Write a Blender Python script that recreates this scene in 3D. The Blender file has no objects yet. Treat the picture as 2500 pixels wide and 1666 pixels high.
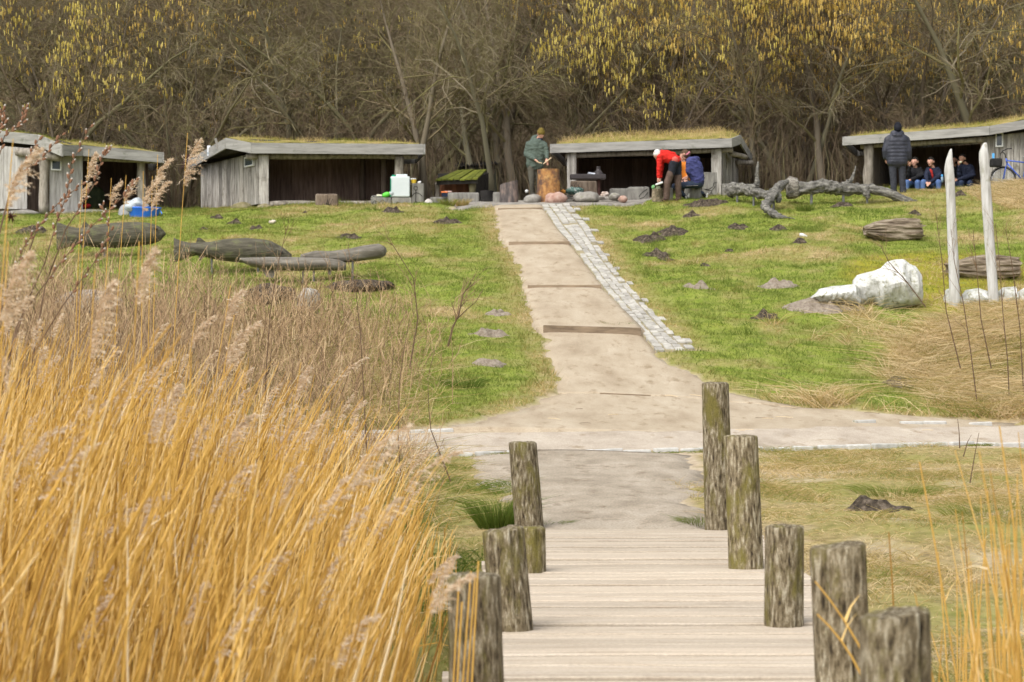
import bpy, bmesh, math, random
import numpy as np
from mathutils import Vector, Matrix, noise

random.seed(7)
RNG = np.random.default_rng(7)
SC = bpy.context.scene
COL = SC.collection

# ------------------------------------------------------------------ camera, sky, sun, exposure
F, CX, HZ, CAMZ = 5556.0, 1250.0, 850.0, 1.45
cam = bpy.data.cameras.new('camera')
cam_o = bpy.data.objects.new('camera', cam)
COL.objects.link(cam_o)
cam.sensor_width = 36.0
cam.lens = F / 2500 * 36
cam.shift_y = (HZ - 833) / 2500
cam.clip_start, cam.clip_end = 0.1, 3000
cam_o.location = (0, 0, CAMZ)
cam_o.rotation_euler = (math.radians(90), 0, 0)
cam.dof.use_dof = True
cam.dof.focus_distance = 24.0
cam.dof.aperture_fstop = 6.0
SC.camera = cam_o

SUN_EL, SUN_AZ = math.radians(52), math.radians(215)     # azimuth clockwise from +Y
world = bpy.data.worlds.new('World')
SC.world = world
world.use_nodes = True
wn = world.node_tree.nodes
wl = world.node_tree.links
wn.clear()
sky_n = wn.new('ShaderNodeTexSky')
sky_n.sky_type = 'NISHITA'
sky_n.sun_disc = False
sky_n.sun_elevation = SUN_EL
sky_n.sun_rotation = SUN_AZ
sky_n.dust_density = 4.0
sky_n.air_density = 1.0
sky_n.ozone_density = 1.0
hs = wn.new('ShaderNodeHueSaturation')
hs.inputs['Saturation'].default_value = 0.22          # grey, clouded sky
bg = wn.new('ShaderNodeBackground')
bg.inputs['Strength'].default_value = 0.15
wo = wn.new('ShaderNodeOutputWorld')
wl.new(sky_n.outputs[0], hs.inputs['Color'])
wl.new(hs.outputs[0], bg.inputs[0])
wl.new(bg.outputs[0], wo.inputs[0])
sun = bpy.data.lights.new('sun', 'SUN')
sun.energy = 0.9
sun.angle = math.radians(45)
sun.color = (1.0, 0.96, 0.90)
sun_o = bpy.data.objects.new('sun', sun)
COL.objects.link(sun_o)
sd = Vector((math.sin(SUN_AZ) * math.cos(SUN_EL), math.cos(SUN_AZ) * math.cos(SUN_EL), math.sin(SUN_EL)))
sun_o.rotation_euler = sd.to_track_quat('Z', 'Y').to_euler()
sun_o.location = (0, -10, 40)
SC.view_settings.view_transform = 'Standard'
SC.view_settings.look = 'None'
SC.view_settings.exposure = 0.90
SC.view_settings.gamma = 1.0
SC.view_settings.use_curve_mapping = False
SC.render.engine = 'CYCLES'
SC.cycles.use_denoising = True
SC.cycles.denoising_prefilter = 'ACCURATE'
SC.cycles.max_bounces = 5
SC.cycles.diffuse_bounces = 3
SC.cycles.transparent_max_bounces = 4

# ------------------------------------------------------------------ ground heights
PROF = np.array([(-80, -.5), (0, -.42), (13, -.36), (16, -.22), (18.3, -.035), (22, .0), (25, .03), (28.3, .1),
                 (31.2, .3), (33, .45), (36, .8), (40, 1.52), (44, 2.28), (48, 3.05), (52, 3.83), (56, 4.62), (59, 5.18),
                 (62, 5.42), (66, 5.68), (72, 6.05), (80, 6.8), (86, 9), (100, 18), (120, 31), (150, 44), (220, 55), (900, 55)])
_py = np.arange(-80, 900, .1)
_pz = np.interp(_py, PROF[:, 0], PROF[:, 1])
_k = np.exp(-.5 * (np.arange(-25, 26) / 8.0) ** 2)
_k /= _k.sum()
_pz = np.convolve(np.pad(_pz, 25, mode='edge'), _k, mode='valid')
CRX = np.array([(-60, -.7), (-13, -.34), (-8.7, -.22), (-3, -.03), (0, 0), (3, .04), (6, .2), (9, .3), (13, .42), (60, .8)])


def sst(a, b, x):
    t = np.clip((np.asarray(x, float) - a) / (b - a), 0, 1)
    return t * t * (3 - 2 * t)


def gzn(x, y):
    x = np.asarray(x, float)
    y = np.asarray(y, float)
    w = .41 * sst(19, 27, y) * (1 - sst(33, 47, y))
    xs = np.clip(x, -14, 14)
    z = np.interp(y - w * xs, _py, _pz)
    z = z + np.interp(x, CRX[:, 0], CRX[:, 1]) * sst(38, 58, y)
    side = sst(2.1, 3.6, np.abs(x - .8)) * (1 - sst(26, 30, y))
    lump = .05 * np.sin(x * 1.3 + 1.1 * np.sin(y * .7)) * np.sin(y * .9 + .8 * np.sin(x * .6)) + .02 * np.sin(x * 3.1 + y * 2.3) * np.sin(y * 2.9 - x)
    off = sst(1.6, 2.6, np.abs(x - (.1 + .02 * y)))
    z = z + lump * off * (1 - .7 * sst(25, 27, y) * (1 - sst(33, 35, y)))
    z = z - .06 * side * (1 - sst(17, 19, y))
    return z


def gz(x, y):
    return float(gzn(x, y))


def W(u, v, Y):
    return Vector(((u - CX) / F * Y, Y, CAMZ + (HZ - v) / F * Y))


def G(u, v):
    Y = np.arange(6, 64, .04)
    x = (u - CX) / F * Y
    z = CAMZ + (HZ - v) / F * Y
    hit = np.nonzero(z <= gzn(x, Y))[0]
    i = hit[0] if len(hit) else len(Y) - 1
    return Vector((x[i], Y[i], gz(x[i], Y[i])))


def onG(u, Y):
    x = (u - CX) / F * Y
    return Vector((x, Y, gz(x, Y)))


# ------------------------------------------------------------------ materials
MATS = {}


def mat(name, cols, scale=6.0, stretch=(1, 1, 1), rough=.85, bump=.25, bscale=None, rnd=0.0, coord='Object', spec=.2,
        spot=None, spot_scale=3.0, spot_at=.58, spot_stretch=None, metal=0.0, wide=(.3, .7), transl=0.0, bdist=.02, speck=None):
    if name in MATS:
        return MATS[name]
    m = bpy.data.materials.new(name)
    m.use_nodes = True
    n, l = m.node_tree.nodes, m.node_tree.links
    n.clear()
    out = n.new('ShaderNodeOutputMaterial')
    p = n.new('ShaderNodeBsdfPrincipled')
    p.inputs['Roughness'].default_value = rough
    p.inputs['Specular IOR Level'].default_value = spec
    p.inputs['Metallic'].default_value = metal
    l.new(p.outputs[0], out.inputs[0])
    tc = n.new('ShaderNodeTexCoord')
    mp = n.new('ShaderNodeMapping')
    mp.inputs['Scale'].default_value = [scale * s for s in stretch]
    l.new(tc.outputs[coord], mp.inputs[0])
    oi = None
    if rnd:
        oi = n.new('ShaderNodeObjectInfo')
        mul = n.new('ShaderNodeVectorMath')
        mul.operation = 'SCALE'
        mul.inputs['Scale'].default_value = 37.0
        cmb = n.new('ShaderNodeCombineXYZ')
        for k in range(3):
            l.new(oi.outputs['Random'], cmb.inputs[k])
        l.new(cmb.outputs[0], mul.inputs[0])
        l.new(mul.outputs[0], mp.inputs['Location'])
    nz = n.new('ShaderNodeTexNoise')
    nz.inputs['Scale'].default_value = 1.0
    nz.inputs['Detail'].default_value = 7.0
    nz.inputs['Roughness'].default_value = .62
    l.new(mp.outputs[0], nz.inputs['Vector'])
    cr = n.new('ShaderNodeValToRGB')
    e = cr.color_ramp.elements
    k = len(cols)
    e[0].position, e[1].position = wide[0], wide[1]
    e[0].color, e[1].color = (*cols[0], 1), (*cols[-1], 1)
    for i in range(1, k - 1):
        x = e.new(wide[0] + (wide[1] - wide[0]) * i / (k - 1))
        x.color = (*cols[i], 1)
    l.new(nz.outputs['Fac'], cr.inputs[0])
    c = cr.outputs[0]
    if spot:
        mp2 = n.new('ShaderNodeMapping')
        ss = spot_stretch or (1, 1, 1)
        mp2.inputs['Scale'].default_value = [spot_scale * s for s in ss]
        l.new(tc.outputs[coord], mp2.inputs[0])
        if rnd:
            l.new(mul.outputs[0], mp2.inputs['Location'])
        n2 = n.new('ShaderNodeTexNoise')
        n2.inputs['Scale'].default_value = 1.0
        n2.inputs['Detail'].default_value = 6.0
        n2.inputs['Roughness'].default_value = .65
        l.new(mp2.outputs[0], n2.inputs['Vector'])
        r2 = n.new('ShaderNodeValToRGB')
        r2.color_ramp.elements[0].position = spot_at - .05
        r2.color_ramp.elements[1].position = spot_at + .09
        l.new(n2.outputs['Fac'], r2.inputs[0])
        mx = n.new('ShaderNodeMix')
        mx.data_type = 'RGBA'
        mx.inputs['B'].default_value = (*spot, 1)
        l.new(r2.outputs[0], mx.inputs['Factor'])
        l.new(c, mx.inputs['A'])
        c = mx.outputs['Result']
    if speck:
        n3 = n.new('ShaderNodeTexNoise')
        n3.inputs['Scale'].default_value = speck[0]
        n3.inputs['Detail'].default_value = 3.0
        n3.inputs['Roughness'].default_value = .7
        l.new(tc.outputs[coord], n3.inputs['Vector'])
        r3 = n.new('ShaderNodeMapRange')
        r3.inputs['From Min'].default_value = .3
        r3.inputs['From Max'].default_value = .7
        r3.inputs['To Min'].default_value = 1 - speck[1]
        r3.inputs['To Max'].default_value = 1 + speck[1]
        l.new(n3.outputs['Fac'], r3.inputs['Value'])
        h3 = n.new('ShaderNodeHueSaturation')
        l.new(r3.outputs[0], h3.inputs['Value'])
        l.new(c, h3.inputs['Color'])
        c = h3.outputs[0]
    if rnd:
        hsv = n.new('ShaderNodeHueSaturation')
        mr = n.new('ShaderNodeMapRange')
        mr.inputs['To Min'].default_value = 1 - rnd
        mr.inputs['To Max'].default_value = 1 + rnd
        l.new(oi.outputs['Random'], mr.inputs['Value'])
        l.new(mr.outputs[0], hsv.inputs['Value'])
        l.new(c, hsv.inputs['Color'])
        c = hsv.outputs[0]
    l.new(c, p.inputs['Base Color'])
    if bump:
        bn = nz
        if bscale:
            bn = n.new('ShaderNodeTexNoise')
            bn.inputs['Scale'].default_value = bscale
            bn.inputs['Detail'].default_value = 5.0
            l.new(tc.outputs[coord], bn.inputs['Vector'])
        b = n.new('ShaderNodeBump')
        b.inputs['Strength'].default_value = bump
        b.inputs['Distance'].default_value = bdist
        l.new(bn.outputs['Fac'], b.inputs['Height'])
        l.new(b.outputs[0], p.inputs['Normal'])
    if transl:
        t = n.new('ShaderNodeBsdfTranslucent')
        l.new(c, t.inputs[0])
        ms = n.new('ShaderNodeMixShader')
        ms.inputs[0].default_value = transl
        l.new(p.outputs[0], ms.inputs[1])
        l.new(t.outputs[0], ms.inputs[2])
        l.new(ms.outputs[0], out.inputs[0])
    MATS[name] = m
    return m


def tmat(name, stops, rough=.75, transl=.25, spec=.15):
    """material coloured by the per-stalk 'tint' attribute"""
    m = bpy.data.materials.new(name)
    m.use_nodes = True
    n, l = m.node_tree.nodes, m.node_tree.links
    n.clear()
    out = n.new('ShaderNodeOutputMaterial')
    p = n.new('ShaderNodeBsdfPrincipled')
    p.inputs['Roughness'].default_value = rough
    p.inputs['Specular IOR Level'].default_value = spec
    at = n.new('ShaderNodeAttribute')
    at.attribute_name = 'tint'
    cr = n.new('ShaderNodeValToRGB')
    e = cr.color_ramp.elements
    e[0].position, e[0].color = stops[0][0], (*stops[0][1], 1)
    e[1].position, e[1].color = stops[-1][0], (*stops[-1][1], 1)
    for pos, c in stops[1:-1]:
        x = e.new(pos)
        x.color = (*c, 1)
    l.new(at.outputs['Fac'], cr.inputs[0])
    l.new(cr.outputs[0], p.inputs['Base Color'])
    t = n.new('ShaderNodeBsdfTranslucent')
    l.new(cr.outputs[0], t.inputs[0])
    ms = n.new('ShaderNodeMixShader')
    ms.inputs[0].default_value = transl
    l.new(p.outputs[0], ms.inputs[1])
    l.new(t.outputs[0], ms.inputs[2])
    l.new(ms.outputs[0], out.inputs[0])
    MATS[name] = m
    return m


# ------------------------------------------------------------------ object helpers
def tag(o, label=None, cat=None, group=None, kind=None):
    if label:
        o['label'] = label
    if cat:
        o['category'] = cat
    if group:
        o['group'] = group
    if kind:
        o['kind'] = kind
    return o


def thing(name, loc, label, cat, group=None):
    o = bpy.data.objects.new(name, None)
    COL.objects.link(o)
    o.location = loc
    o.empty_display_size = .1
    return tag(o, label, cat, group)


def origin_of(p):
    v = Vector((0, 0, 0))
    while p is not None:
        v += p.location
        p = p.parent
    return v


def obj(name, me, m, parent=None, loc=None):
    o = bpy.data.objects.new(name, me)
    COL.objects.link(o)
    if m is not None and not me.materials:
        me.materials.append(m)
    if parent is not None:
        o.parent = parent
    if loc is not None:
        o.location = loc
    return o


class MB:
    """collects shapes in world coordinates; build() makes ONE mesh object, local to its parent"""

    def __init__(s):
        s.v, s.f = [], []

    def add(s, vs, fs):
        k = len(s.v)
        s.v += [Vector(a) for a in vs]
        s.f += [tuple(i + k for i in f) for f in fs]
        return s

    def box8(s, p):   # 4 bottom (ccw), 4 top
        return s.add(p, [(3, 2, 1, 0), (4, 5, 6, 7), (0, 1, 5, 4), (1, 2, 6, 5), (2, 3, 7, 6), (3, 0, 4, 7)])

    def box(s, c, size, rz=0.0, rot=None):
        a, b, d = size[0] / 2, size[1] / 2, size[2] / 2
        M = rot if rot is not None else Matrix.Rotation(rz, 3, 'Z')
        c = Vector(c)
        p = [c + M @ Vector(q) for q in ((-a, -b, -d), (a, -b, -d), (a, b, -d), (-a, b, -d), (-a, -b, d), (a, -b, d), (a, b, d), (-a, b, d))]
        return s.box8(p)

    def bbox(s, c, size, rz=0.0, bev=.02, seg=2, rot=None, jitter=0.0):
        bm = bmesh.new()
        bmesh.ops.create_cube(bm, size=1.0)
        for v in bm.verts:
            v.co = Vector((v.co.x * size[0], v.co.y * size[1], v.co.z * size[2]))
        bmesh.ops.bevel(bm, geom=bm.edges[:], offset=bev, segments=seg, affect='EDGES', profile=.6)
        M = rot if rot is not None else Matrix.Rotation(rz, 3, 'Z')
        c = Vector(c)
        bm.verts.index_update()
        vs = [c + M @ (v.co + (noise.noise_vector(v.co * 3 + c) * jitter if jitter else Vector((0, 0, 0)))) for v in bm.verts]
        fs = [[v.index for v in f.verts] for f in bm.faces]
        bm.free()
        return s.add(vs, fs)

    def tube(s, pts, rad, n=8, cap=True, flat=1.0, rough=0.0, seed=0.0, groove=0.0):
        pts = [Vector(p) for p in pts]
        if not hasattr(rad, '__len__'):
            rad = [rad] * len(pts)
        base = len(s.v)
        up = Vector((0, 0, 1))
        for i, p in enumerate(pts):
            t = (pts[min(i + 1, len(pts) - 1)] - pts[max(i - 1, 0)]).normalized()
            ref = up if abs(t.dot(up)) < .95 else Vector((1, 0, 0))
            a = t.cross(ref).normalized()
            b = a.cross(t).normalized()
            for k in range(n):
                th = 2 * math.pi * k / n
                r = rad[i]
                if rough:
                    r *= 1 + rough * noise.noise(Vector((math.cos(th) * 1.6 + seed, math.sin(th) * 1.6, i * .45 + seed)))
                if groove:
                    r *= 1 - groove * abs(noise.noise(Vector((math.cos(th) * 4 + seed, math.sin(th) * 4, i * .16 + seed)))) * 2 + groove * .4 * noise.noise(Vector((math.cos(th) * 9, math.sin(th) * 9, i * .5 + seed)))
                s.v.append(p + a * math.cos(th) * r + b * math.sin(th) * r * flat)
        for i in range(len(pts) - 1):
            for k in range(n):
                q = base + i * n
                s.f.append((q + k, q + (k + 1) % n, q + n + (k + 1) % n, q + n + k))
        if cap:
            s.f.append(tuple(base + k for k in range(n))[::-1])
            q = base + (len(pts) - 1) * n
            s.f.append(tuple(q + k for k in range(n)))
        return s

    def lathe(s, c, prof, n=16, ax=1.0):
        c = Vector(c)
        base = len(s.v)
        for r, z in prof:
            for k in range(n):
                th = 2 * math.pi * k / n
                s.v.append(c + Vector((math.cos(th) * r, math.sin(th) * r * ax, z)))
        for i in range(len(prof) - 1):
            for k in range(n):
                q = base + i * n
                s.f.append((q + k, q + (k + 1) % n, q + n + (k + 1) % n, q + n + k))
        s.f.append(tuple(base + k for k in range(n))[::-1])
        q = base + (len(prof) - 1) * n
        s.f.append(tuple(q + k for k in range(n)))
        return s

    def ball(s, c, r, sub=2, amp=0.0, freq=2.0, seed=0.0, rz=0.0):
        bm = bmesh.new()
        bmesh.ops.create_icosphere(bm, subdivisions=sub, radius=1.0)
        if not hasattr(r, '__len__'):
            r = (r, r, r)
        M = Matrix.Rotation(rz, 3, 'Z')
        c = Vector(c)
        bm.verts.index_update()
        vs = []
        for v in bm.verts:
            d = 1 + amp * (noise.fractal(v.co * freq + Vector((seed, seed * 1.7, 0)), 1.0, 2.0, 4))
            q = v.co * d
            vs.append(c + M @ Vector((q.x * r[0], q.y * r[1], q.z * r[2])))
        fs = [[v.index for v in f.verts] for f in bm.faces]
        bm.free()
        return s.add(vs, fs)

    def build(s, name, m, parent=None, smooth=False, loc=None):
        o = origin_of(parent) if parent is not None else (Vector(loc) if loc is not None else Vector((0, 0, 0)))
        me = bpy.data.meshes.new(name)
        me.from_pydata([v - o for v in s.v], [], s.f)
        if smooth:
            me.polygons.foreach_set('use_smooth', np.ones(len(me.polygons), bool))
        me.update()
        return obj(name, me, m, parent, loc if parent is None else None)


def np_mesh(name, V, Fc, tint=None, smooth=False):
    V = np.ascontiguousarray(V, np.float32).reshape(-1, 3)
    Fc = np.ascontiguousarray(Fc, np.int32)
    me = bpy.data.meshes.new(name)
    nf, k = Fc.shape
    me.vertices.add(len(V))
    me.vertices.foreach_set('co', V.ravel())
    me.loops.add(nf * k)
    me.loops.foreach_set('vertex_index', Fc.ravel())
    me.polygons.add(nf)
    me.polygons.foreach_set('loop_start', np.arange(0, nf * k, k, dtype=np.int32))
    if tint is not None:
        a = me.attributes.new('tint', 'FLOAT', 'POINT')
        a.data.foreach_set('value', np.ascontiguousarray(tint, np.float32))
    me.update(calc_edges=True)
    me.polygons.foreach_set('use_smooth', np.full(nf, smooth))
    return me


def ribbons(P, width, tint):
    """P (N,K,3) centre lines -> flat blades, width (N,) at base tapering to a point"""
    N, K, _ = P.shape
    d = P[:, -1] - P[:, 0]
    a = RNG.uniform(0, 2 * np.pi, N)
    r = np.stack([np.cos(a), np.sin(a), np.zeros(N)], 1)
    side = np.cross(d, r)
    side /= np.linalg.norm(side, axis=1, keepdims=True) + 1e-9
    ks = np.linspace(1, 0.08, K)
    w = width[:, None, None] * ks[None, :, None] * .5
    L = P - side[:, None] * w
    R = P + side[:, None] * w
    if K == 2:
        V = np.stack([L[:, 0], R[:, 0], P[:, 1]], 1)
        Fc = np.arange(N * 3).reshape(N, 3)
        return V.reshape(-1, 3), Fc, np.repeat(tint, 3)
    V = np.concatenate([L, R], 1)
    i = np.arange(K - 1)
    q = np.stack([i, i + K, i + K + 1, i + 1], 1)
    Fc = (np.arange(N)[:, None, None] * 2 * K + q[None]).reshape(-1, 4)
    return V.reshape(-1, 3), Fc, np.repeat(tint, 2 * K)


def prisms(P, R, tint, sides=3):
    """P (N,K,3), R (N,K) -> thin closed-less tubes"""
    N, K, _ = P.shape
    T = np.empty_like(P)
    T[:, 1:-1] = P[:, 2:] - P[:, :-2]
    T[:, 0] = P[:, 1] - P[:, 0]
    T[:, -1] = P[:, -1] - P[:, -2]
    T /= np.linalg.norm(T, axis=2, keepdims=True) + 1e-9
    ref = np.zeros_like(T)
    m = np.abs(T[..., 2]) < .9
    ref[..., 2] = m
    ref[..., 0] = ~m
    A = np.cross(T, ref)
    A /= np.linalg.norm(A, axis=2, keepdims=True) + 1e-9
    B = np.cross(A, T)
    th = np.arange(sides) * 2 * np.pi / sides
    V = P[:, :, None] + R[:, :, None, None] * (A[:, :, None] * np.cos(th)[None, None, :, None] + B[:, :, None] * np.sin(th)[None, None, :, None])
    k = np.arange(sides)
    i = np.arange(K - 1)[:, None]
    q = np.stack([i * sides + k, i * sides + (k + 1) % sides, (i + 1) * sides + (k + 1) % sides, (i + 1) * sides + k], -1).reshape(-1, 4)
    Fc = (np.arange(N)[:, None, None] * K * sides + q[None]).reshape(-1, 4)
    return V.reshape(-1, 3), Fc, np.repeat(tint, K * sides)


def join(parts):
    V, Fc, T, k = [], [], [], 0
    for v, f, t in parts:
        if f.shape[1] == 3:
            f = np.concatenate([f, f[:, 2:3]], 1)[:, :3]
        V.append(v)
        Fc.append(f + k)
        T.append(t)
        k += len(v)
    return np.concatenate(V), np.concatenate(Fc), np.concatenate(T)


def vnoise(x, y, s, seed=0.0):
    """cheap smooth pseudo noise in 0..1 (vectorised)"""
    x = np.asarray(x, float) * s + seed * 13.7
    y = np.asarray(y, float) * s + seed * 7.1
    xi, yi = np.floor(x), np.floor(y)
    fx, fy = x - xi, y - yi
    fx, fy = fx * fx * (3 - 2 * fx), fy * fy * (3 - 2 * fy)

    def h(a, b):
        t = np.sin(a * 127.1 + b * 311.7) * 43758.5453
        return t - np.floor(t)
    return (h(xi, yi) * (1 - fx) + h(xi + 1, yi) * fx) * (1 - fy) + (h(xi, yi + 1) * (1 - fx) + h(xi + 1, yi + 1) * fx) * fy


def fbm(x, y, s, seed=0.0):
    return .5 * vnoise(x, y, s, seed) + .3 * vnoise(x, y, s * 2.1, seed + 3) + .2 * vnoise(x, y, s * 4.3, seed + 5)


# shared materials
M_old = mat('weathered_wood', [(.10, .09, .078), (.29, .27, .24), (.47, .45, .41)], scale=5, stretch=(3, 3, .35), rnd=.34, bump=.35, spot=(.10, .085, .06), spot_scale=2.2, spot_at=.62)
M_fascia = mat('fascia_wood', [(.17, .165, .15), (.27, .26, .24), (.34, .33, .305)], scale=3, stretch=(.5, .5, 4), rnd=.1, bump=.2, spot=(.10, .11, .07), spot_scale=2.6, spot_at=.66)
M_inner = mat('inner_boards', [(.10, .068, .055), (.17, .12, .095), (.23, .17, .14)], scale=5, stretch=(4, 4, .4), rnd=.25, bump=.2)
M_log = mat('log_wood', [(.12, .10, .08), (.26, .23, .19), (.40, .36, .31)], scale=5, stretch=(2.5, 2.5, .6), rnd=.2, bump=.4)
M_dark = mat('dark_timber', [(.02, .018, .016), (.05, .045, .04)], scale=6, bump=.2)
M_stone = mat('field_stone', [(.12, .11, .095), (.22, .205, .18), (.32, .30, .27)], scale=5, rnd=.18, bump=.4, spot=(.12, .13, .05), spot_scale=3, spot_at=.62)
M_pink = mat('pink_granite', [(.24, .13, .10), (.36, .23, .18), (.44, .33, .28)], scale=7, bump=.4)
M_mossrock = mat('mossy_boulder', [(.11, .10, .05), (.20, .17, .09), (.28, .25, .18)], scale=5, bump=.4)
M_block = mat('grey_wood_block', [(.10, .095, .085), (.19, .18, .16), (.27, .26, .23)], scale=5, stretch=(2, 2, .5), rnd=.15, bump=.3)
M_brownblock = mat('brown_wood_block', [(.08, .06, .043), (.16, .12, .088), (.24, .195, .15)], scale=5, stretch=(3, 3, .5), rnd=.1, bump=.3)
M_metal = mat('dark_metal', [(.03, .025, .025), (.06, .05, .05)], scale=9, rough=.5, bump=.05, metal=.3, spec=.4)
M_rod = mat('steel_rod', [(.10, .10, .10), (.2, .2, .2)], scale=9, rough=.5, bump=.05, metal=.4, spec=.4)
M_soil = mat('dark_soil', [(.022, .016, .011), (.07, .053, .036), (.17, .135, .10)], scale=16, wide=(.36, .66), bump=1.0, bscale=45, bdist=.04)
M_carve = mat('carved_groove', [(.012, .011, .01), (.03, .028, .025)], scale=9, bump=0)

# ================================================================== SETTING
# ---- edges of the uphill path, taken where they lie on the ground
LE = [(1205, 506), (1212, 560), (1232, 600), (1268, 660), (1283, 740), (1308, 800), (1330, 850), (1366, 925), (1345, 962), (1270, 992), (1160, 1022), (960, 1052)]
RE = [(1324, 506), (1360, 560), (1397, 600), (1470, 700), (1560, 805), (1608, 866), (1660, 895), (1720, 925), (1800, 960), (1950, 992), (2250, 1018), (2480, 1024)]
CE = [(1393, 506), (1440, 560), (1472, 620), (1500, 660), (1560, 730), (1625, 800), (1700, 858)]
_l = sorted([(G(*p).y, G(*p).x) for p in LE])
_r = sorted([(G(*p).y, G(*p).x) for p in RE])
_c = sorted([(G(*p).y, G(*p).x) for p in CE])
LY, LX = np.array(_l).T
RY, RX = np.array(_r).T
CY, CXX = np.array(_c).T
PY0 = float(CY[0])


def xl(y):
    return np.interp(y, LY, LX)


def xr(y):
    return np.interp(y, RY, RX)


def xc(y):
    return np.where(np.asarray(y) >= PY0, np.interp(y, CY, CXX), xr(y))


def cross_s(x, y):
    return y - .41 * np.clip(x, -14, 14)


def on_path(x, y, pad=0.0):
    """>0 inside any bare path"""
    x = np.asarray(x, float)
    y = np.asarray(y, float)
    s = cross_s(x, y)
    jag = .22 * (fbm(x, y, 1.7, 2) - .5) + .12 * (vnoise(x, y, 6, 4) - .5)
    a = (y > 30.5) & (y < 59.2) & (x > xl(y) + jag - pad) & (x < xc(y) + jag * .6 + pad)
    b = (s > 28.3 - pad) & (s < 31.3 + jag * 1.4 + pad)
    c = (y > 17.8) & (s <= 28.4) & (np.abs(x - .87 - .01 * (y - 18)) < .82 + jag * 1.6 + .12 * (y - 18) * (y > 24) * .5 + pad)
    f = (y >= 58.6) & (y < 63.5) & (x > -1.6 + jag) & (x < 3.4 + (y - 59) * .4 + jag)
    return a | b | c | f


def dry(x, y):
    """0 green .. 1 straw, where the turf has gone dry"""
    x = np.asarray(x, float)
    y = np.asarray(y, float)
    s = cross_s(x, y)
    d = .10 + .45 * sst(.5, .72, fbm(x, y, .55, 9)) + .35 * sst(.58, .7, fbm(x, y, 1.6, 19))
    d = np.maximum(d, .75 * (1 - sst(.2, 1.3, np.abs(s - 32.0))) * (.4 + fbm(x, y, 1.2, 3)))
    xb = np.interp(y, [33, 35, 37, 40, 43, 46, 48, 49], [7.8, 6.7, 6.1, 6.4, 7.8, 10.5, 13, 30])
    d = np.maximum(d, sst(-.7, .8, x - xb + 1.6 * (fbm(x, y, .8, 6) - .5)) * (s > 31.5))
    d = np.where(s < 28.3, np.where(x > 1.5, .60, .50) + .7 * (fbm(x, y, .8, 12) - .35), d)
    e = np.minimum(np.abs(x - xl(y)), np.abs(x - xc(y)))
    d = np.where((y > 33) & (y < 60), np.maximum(d, .8 * (1 - sst(.1, .8, e)) * (.3 + fbm(x, y, 1.3, 15))), d)
    d = np.where((y > 56) & (x > 5.0), np.maximum(d, .5 * sst(.4, .6, fbm(x, y, .9, 17))), d)
    return np.clip(d, 0, 1)


# ---- ground sheet
def axis(lo, hi, step, far_lo, far_hi, g=1.22):
    a = list(np.arange(lo, hi + 1e-6, step))
    d, x = step, hi
    while x < far_hi:
        d *= g
        x = min(x + d, far_hi)
        a.append(x)
    d, x = step, lo
    while x > far_lo:
        d *= g
        x = max(x - d, far_lo)
        a.insert(0, x)
    return np.array(a)


gx = axis(-16, 16, .16, -700, 700)
gy = axis(5, 66, .16, -120, 899)
XX, YY = np.meshgrid(gx, gy)
ZZ = gzn(XX, YY)
pth = on_path(XX, YY, -.05)
ZZ = ZZ - np.where(pth & (YY > 31) & (YY < 63), .05, 0) - np.where((np.abs(XX - .1 - .02 * YY - .45) < 1.3) & (YY < 18.1), .25, 0)
wild = (fbm(XX, YY, 1.1, 21) - .5) * .12 + (vnoise(XX, YY, 4, 22) - .5) * .03
ZZ = ZZ + wild * np.where(pth, 0, 1) * (np.abs(XX) < 17) * (YY > 17) * (YY < 64)
nx, ny = len(gx), len(gy)
ii, jj = np.meshgrid(np.arange(nx - 1), np.arange(ny - 1))
q0 = (jj * nx + ii).ravel()
me = np_mesh('ground', np.stack([XX, YY, ZZ], -1), np.stack([q0, q0 + 1, q0 + nx + 1, q0 + nx], 1), smooth=True)
for nm, val in (('dry', dry(XX, YY)), ('bare', np.maximum(pth * 1.0, .55 * sst(.60, .70, fbm(XX, YY, .9, 77)) * (cross_s(XX, YY) < 28.2) * (XX > 1.4))),
                ('forest', np.clip(sst(62.5, 64.5, YY + 1.5 * (fbm(XX, YY, .5, 2) - .5)), 0, 1)),
                ('moss', np.clip((1 - sst(.5, 1, ((XX - 8.9) / 2.4) ** 2 + ((YY - 46.5) / 3.6) ** 2)) * 1.0, 0, 1)),
                ('marsh', np.clip((1 - sst(17.5, 20, YY)) * sst(-.2, -.9, -XX * 0 + XX), 0, 1))):
    a = me.attributes.new(nm, 'FLOAT', 'POINT')
    a.data.foreach_set('value', np.ascontiguousarray(val, np.float32).ravel())


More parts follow.
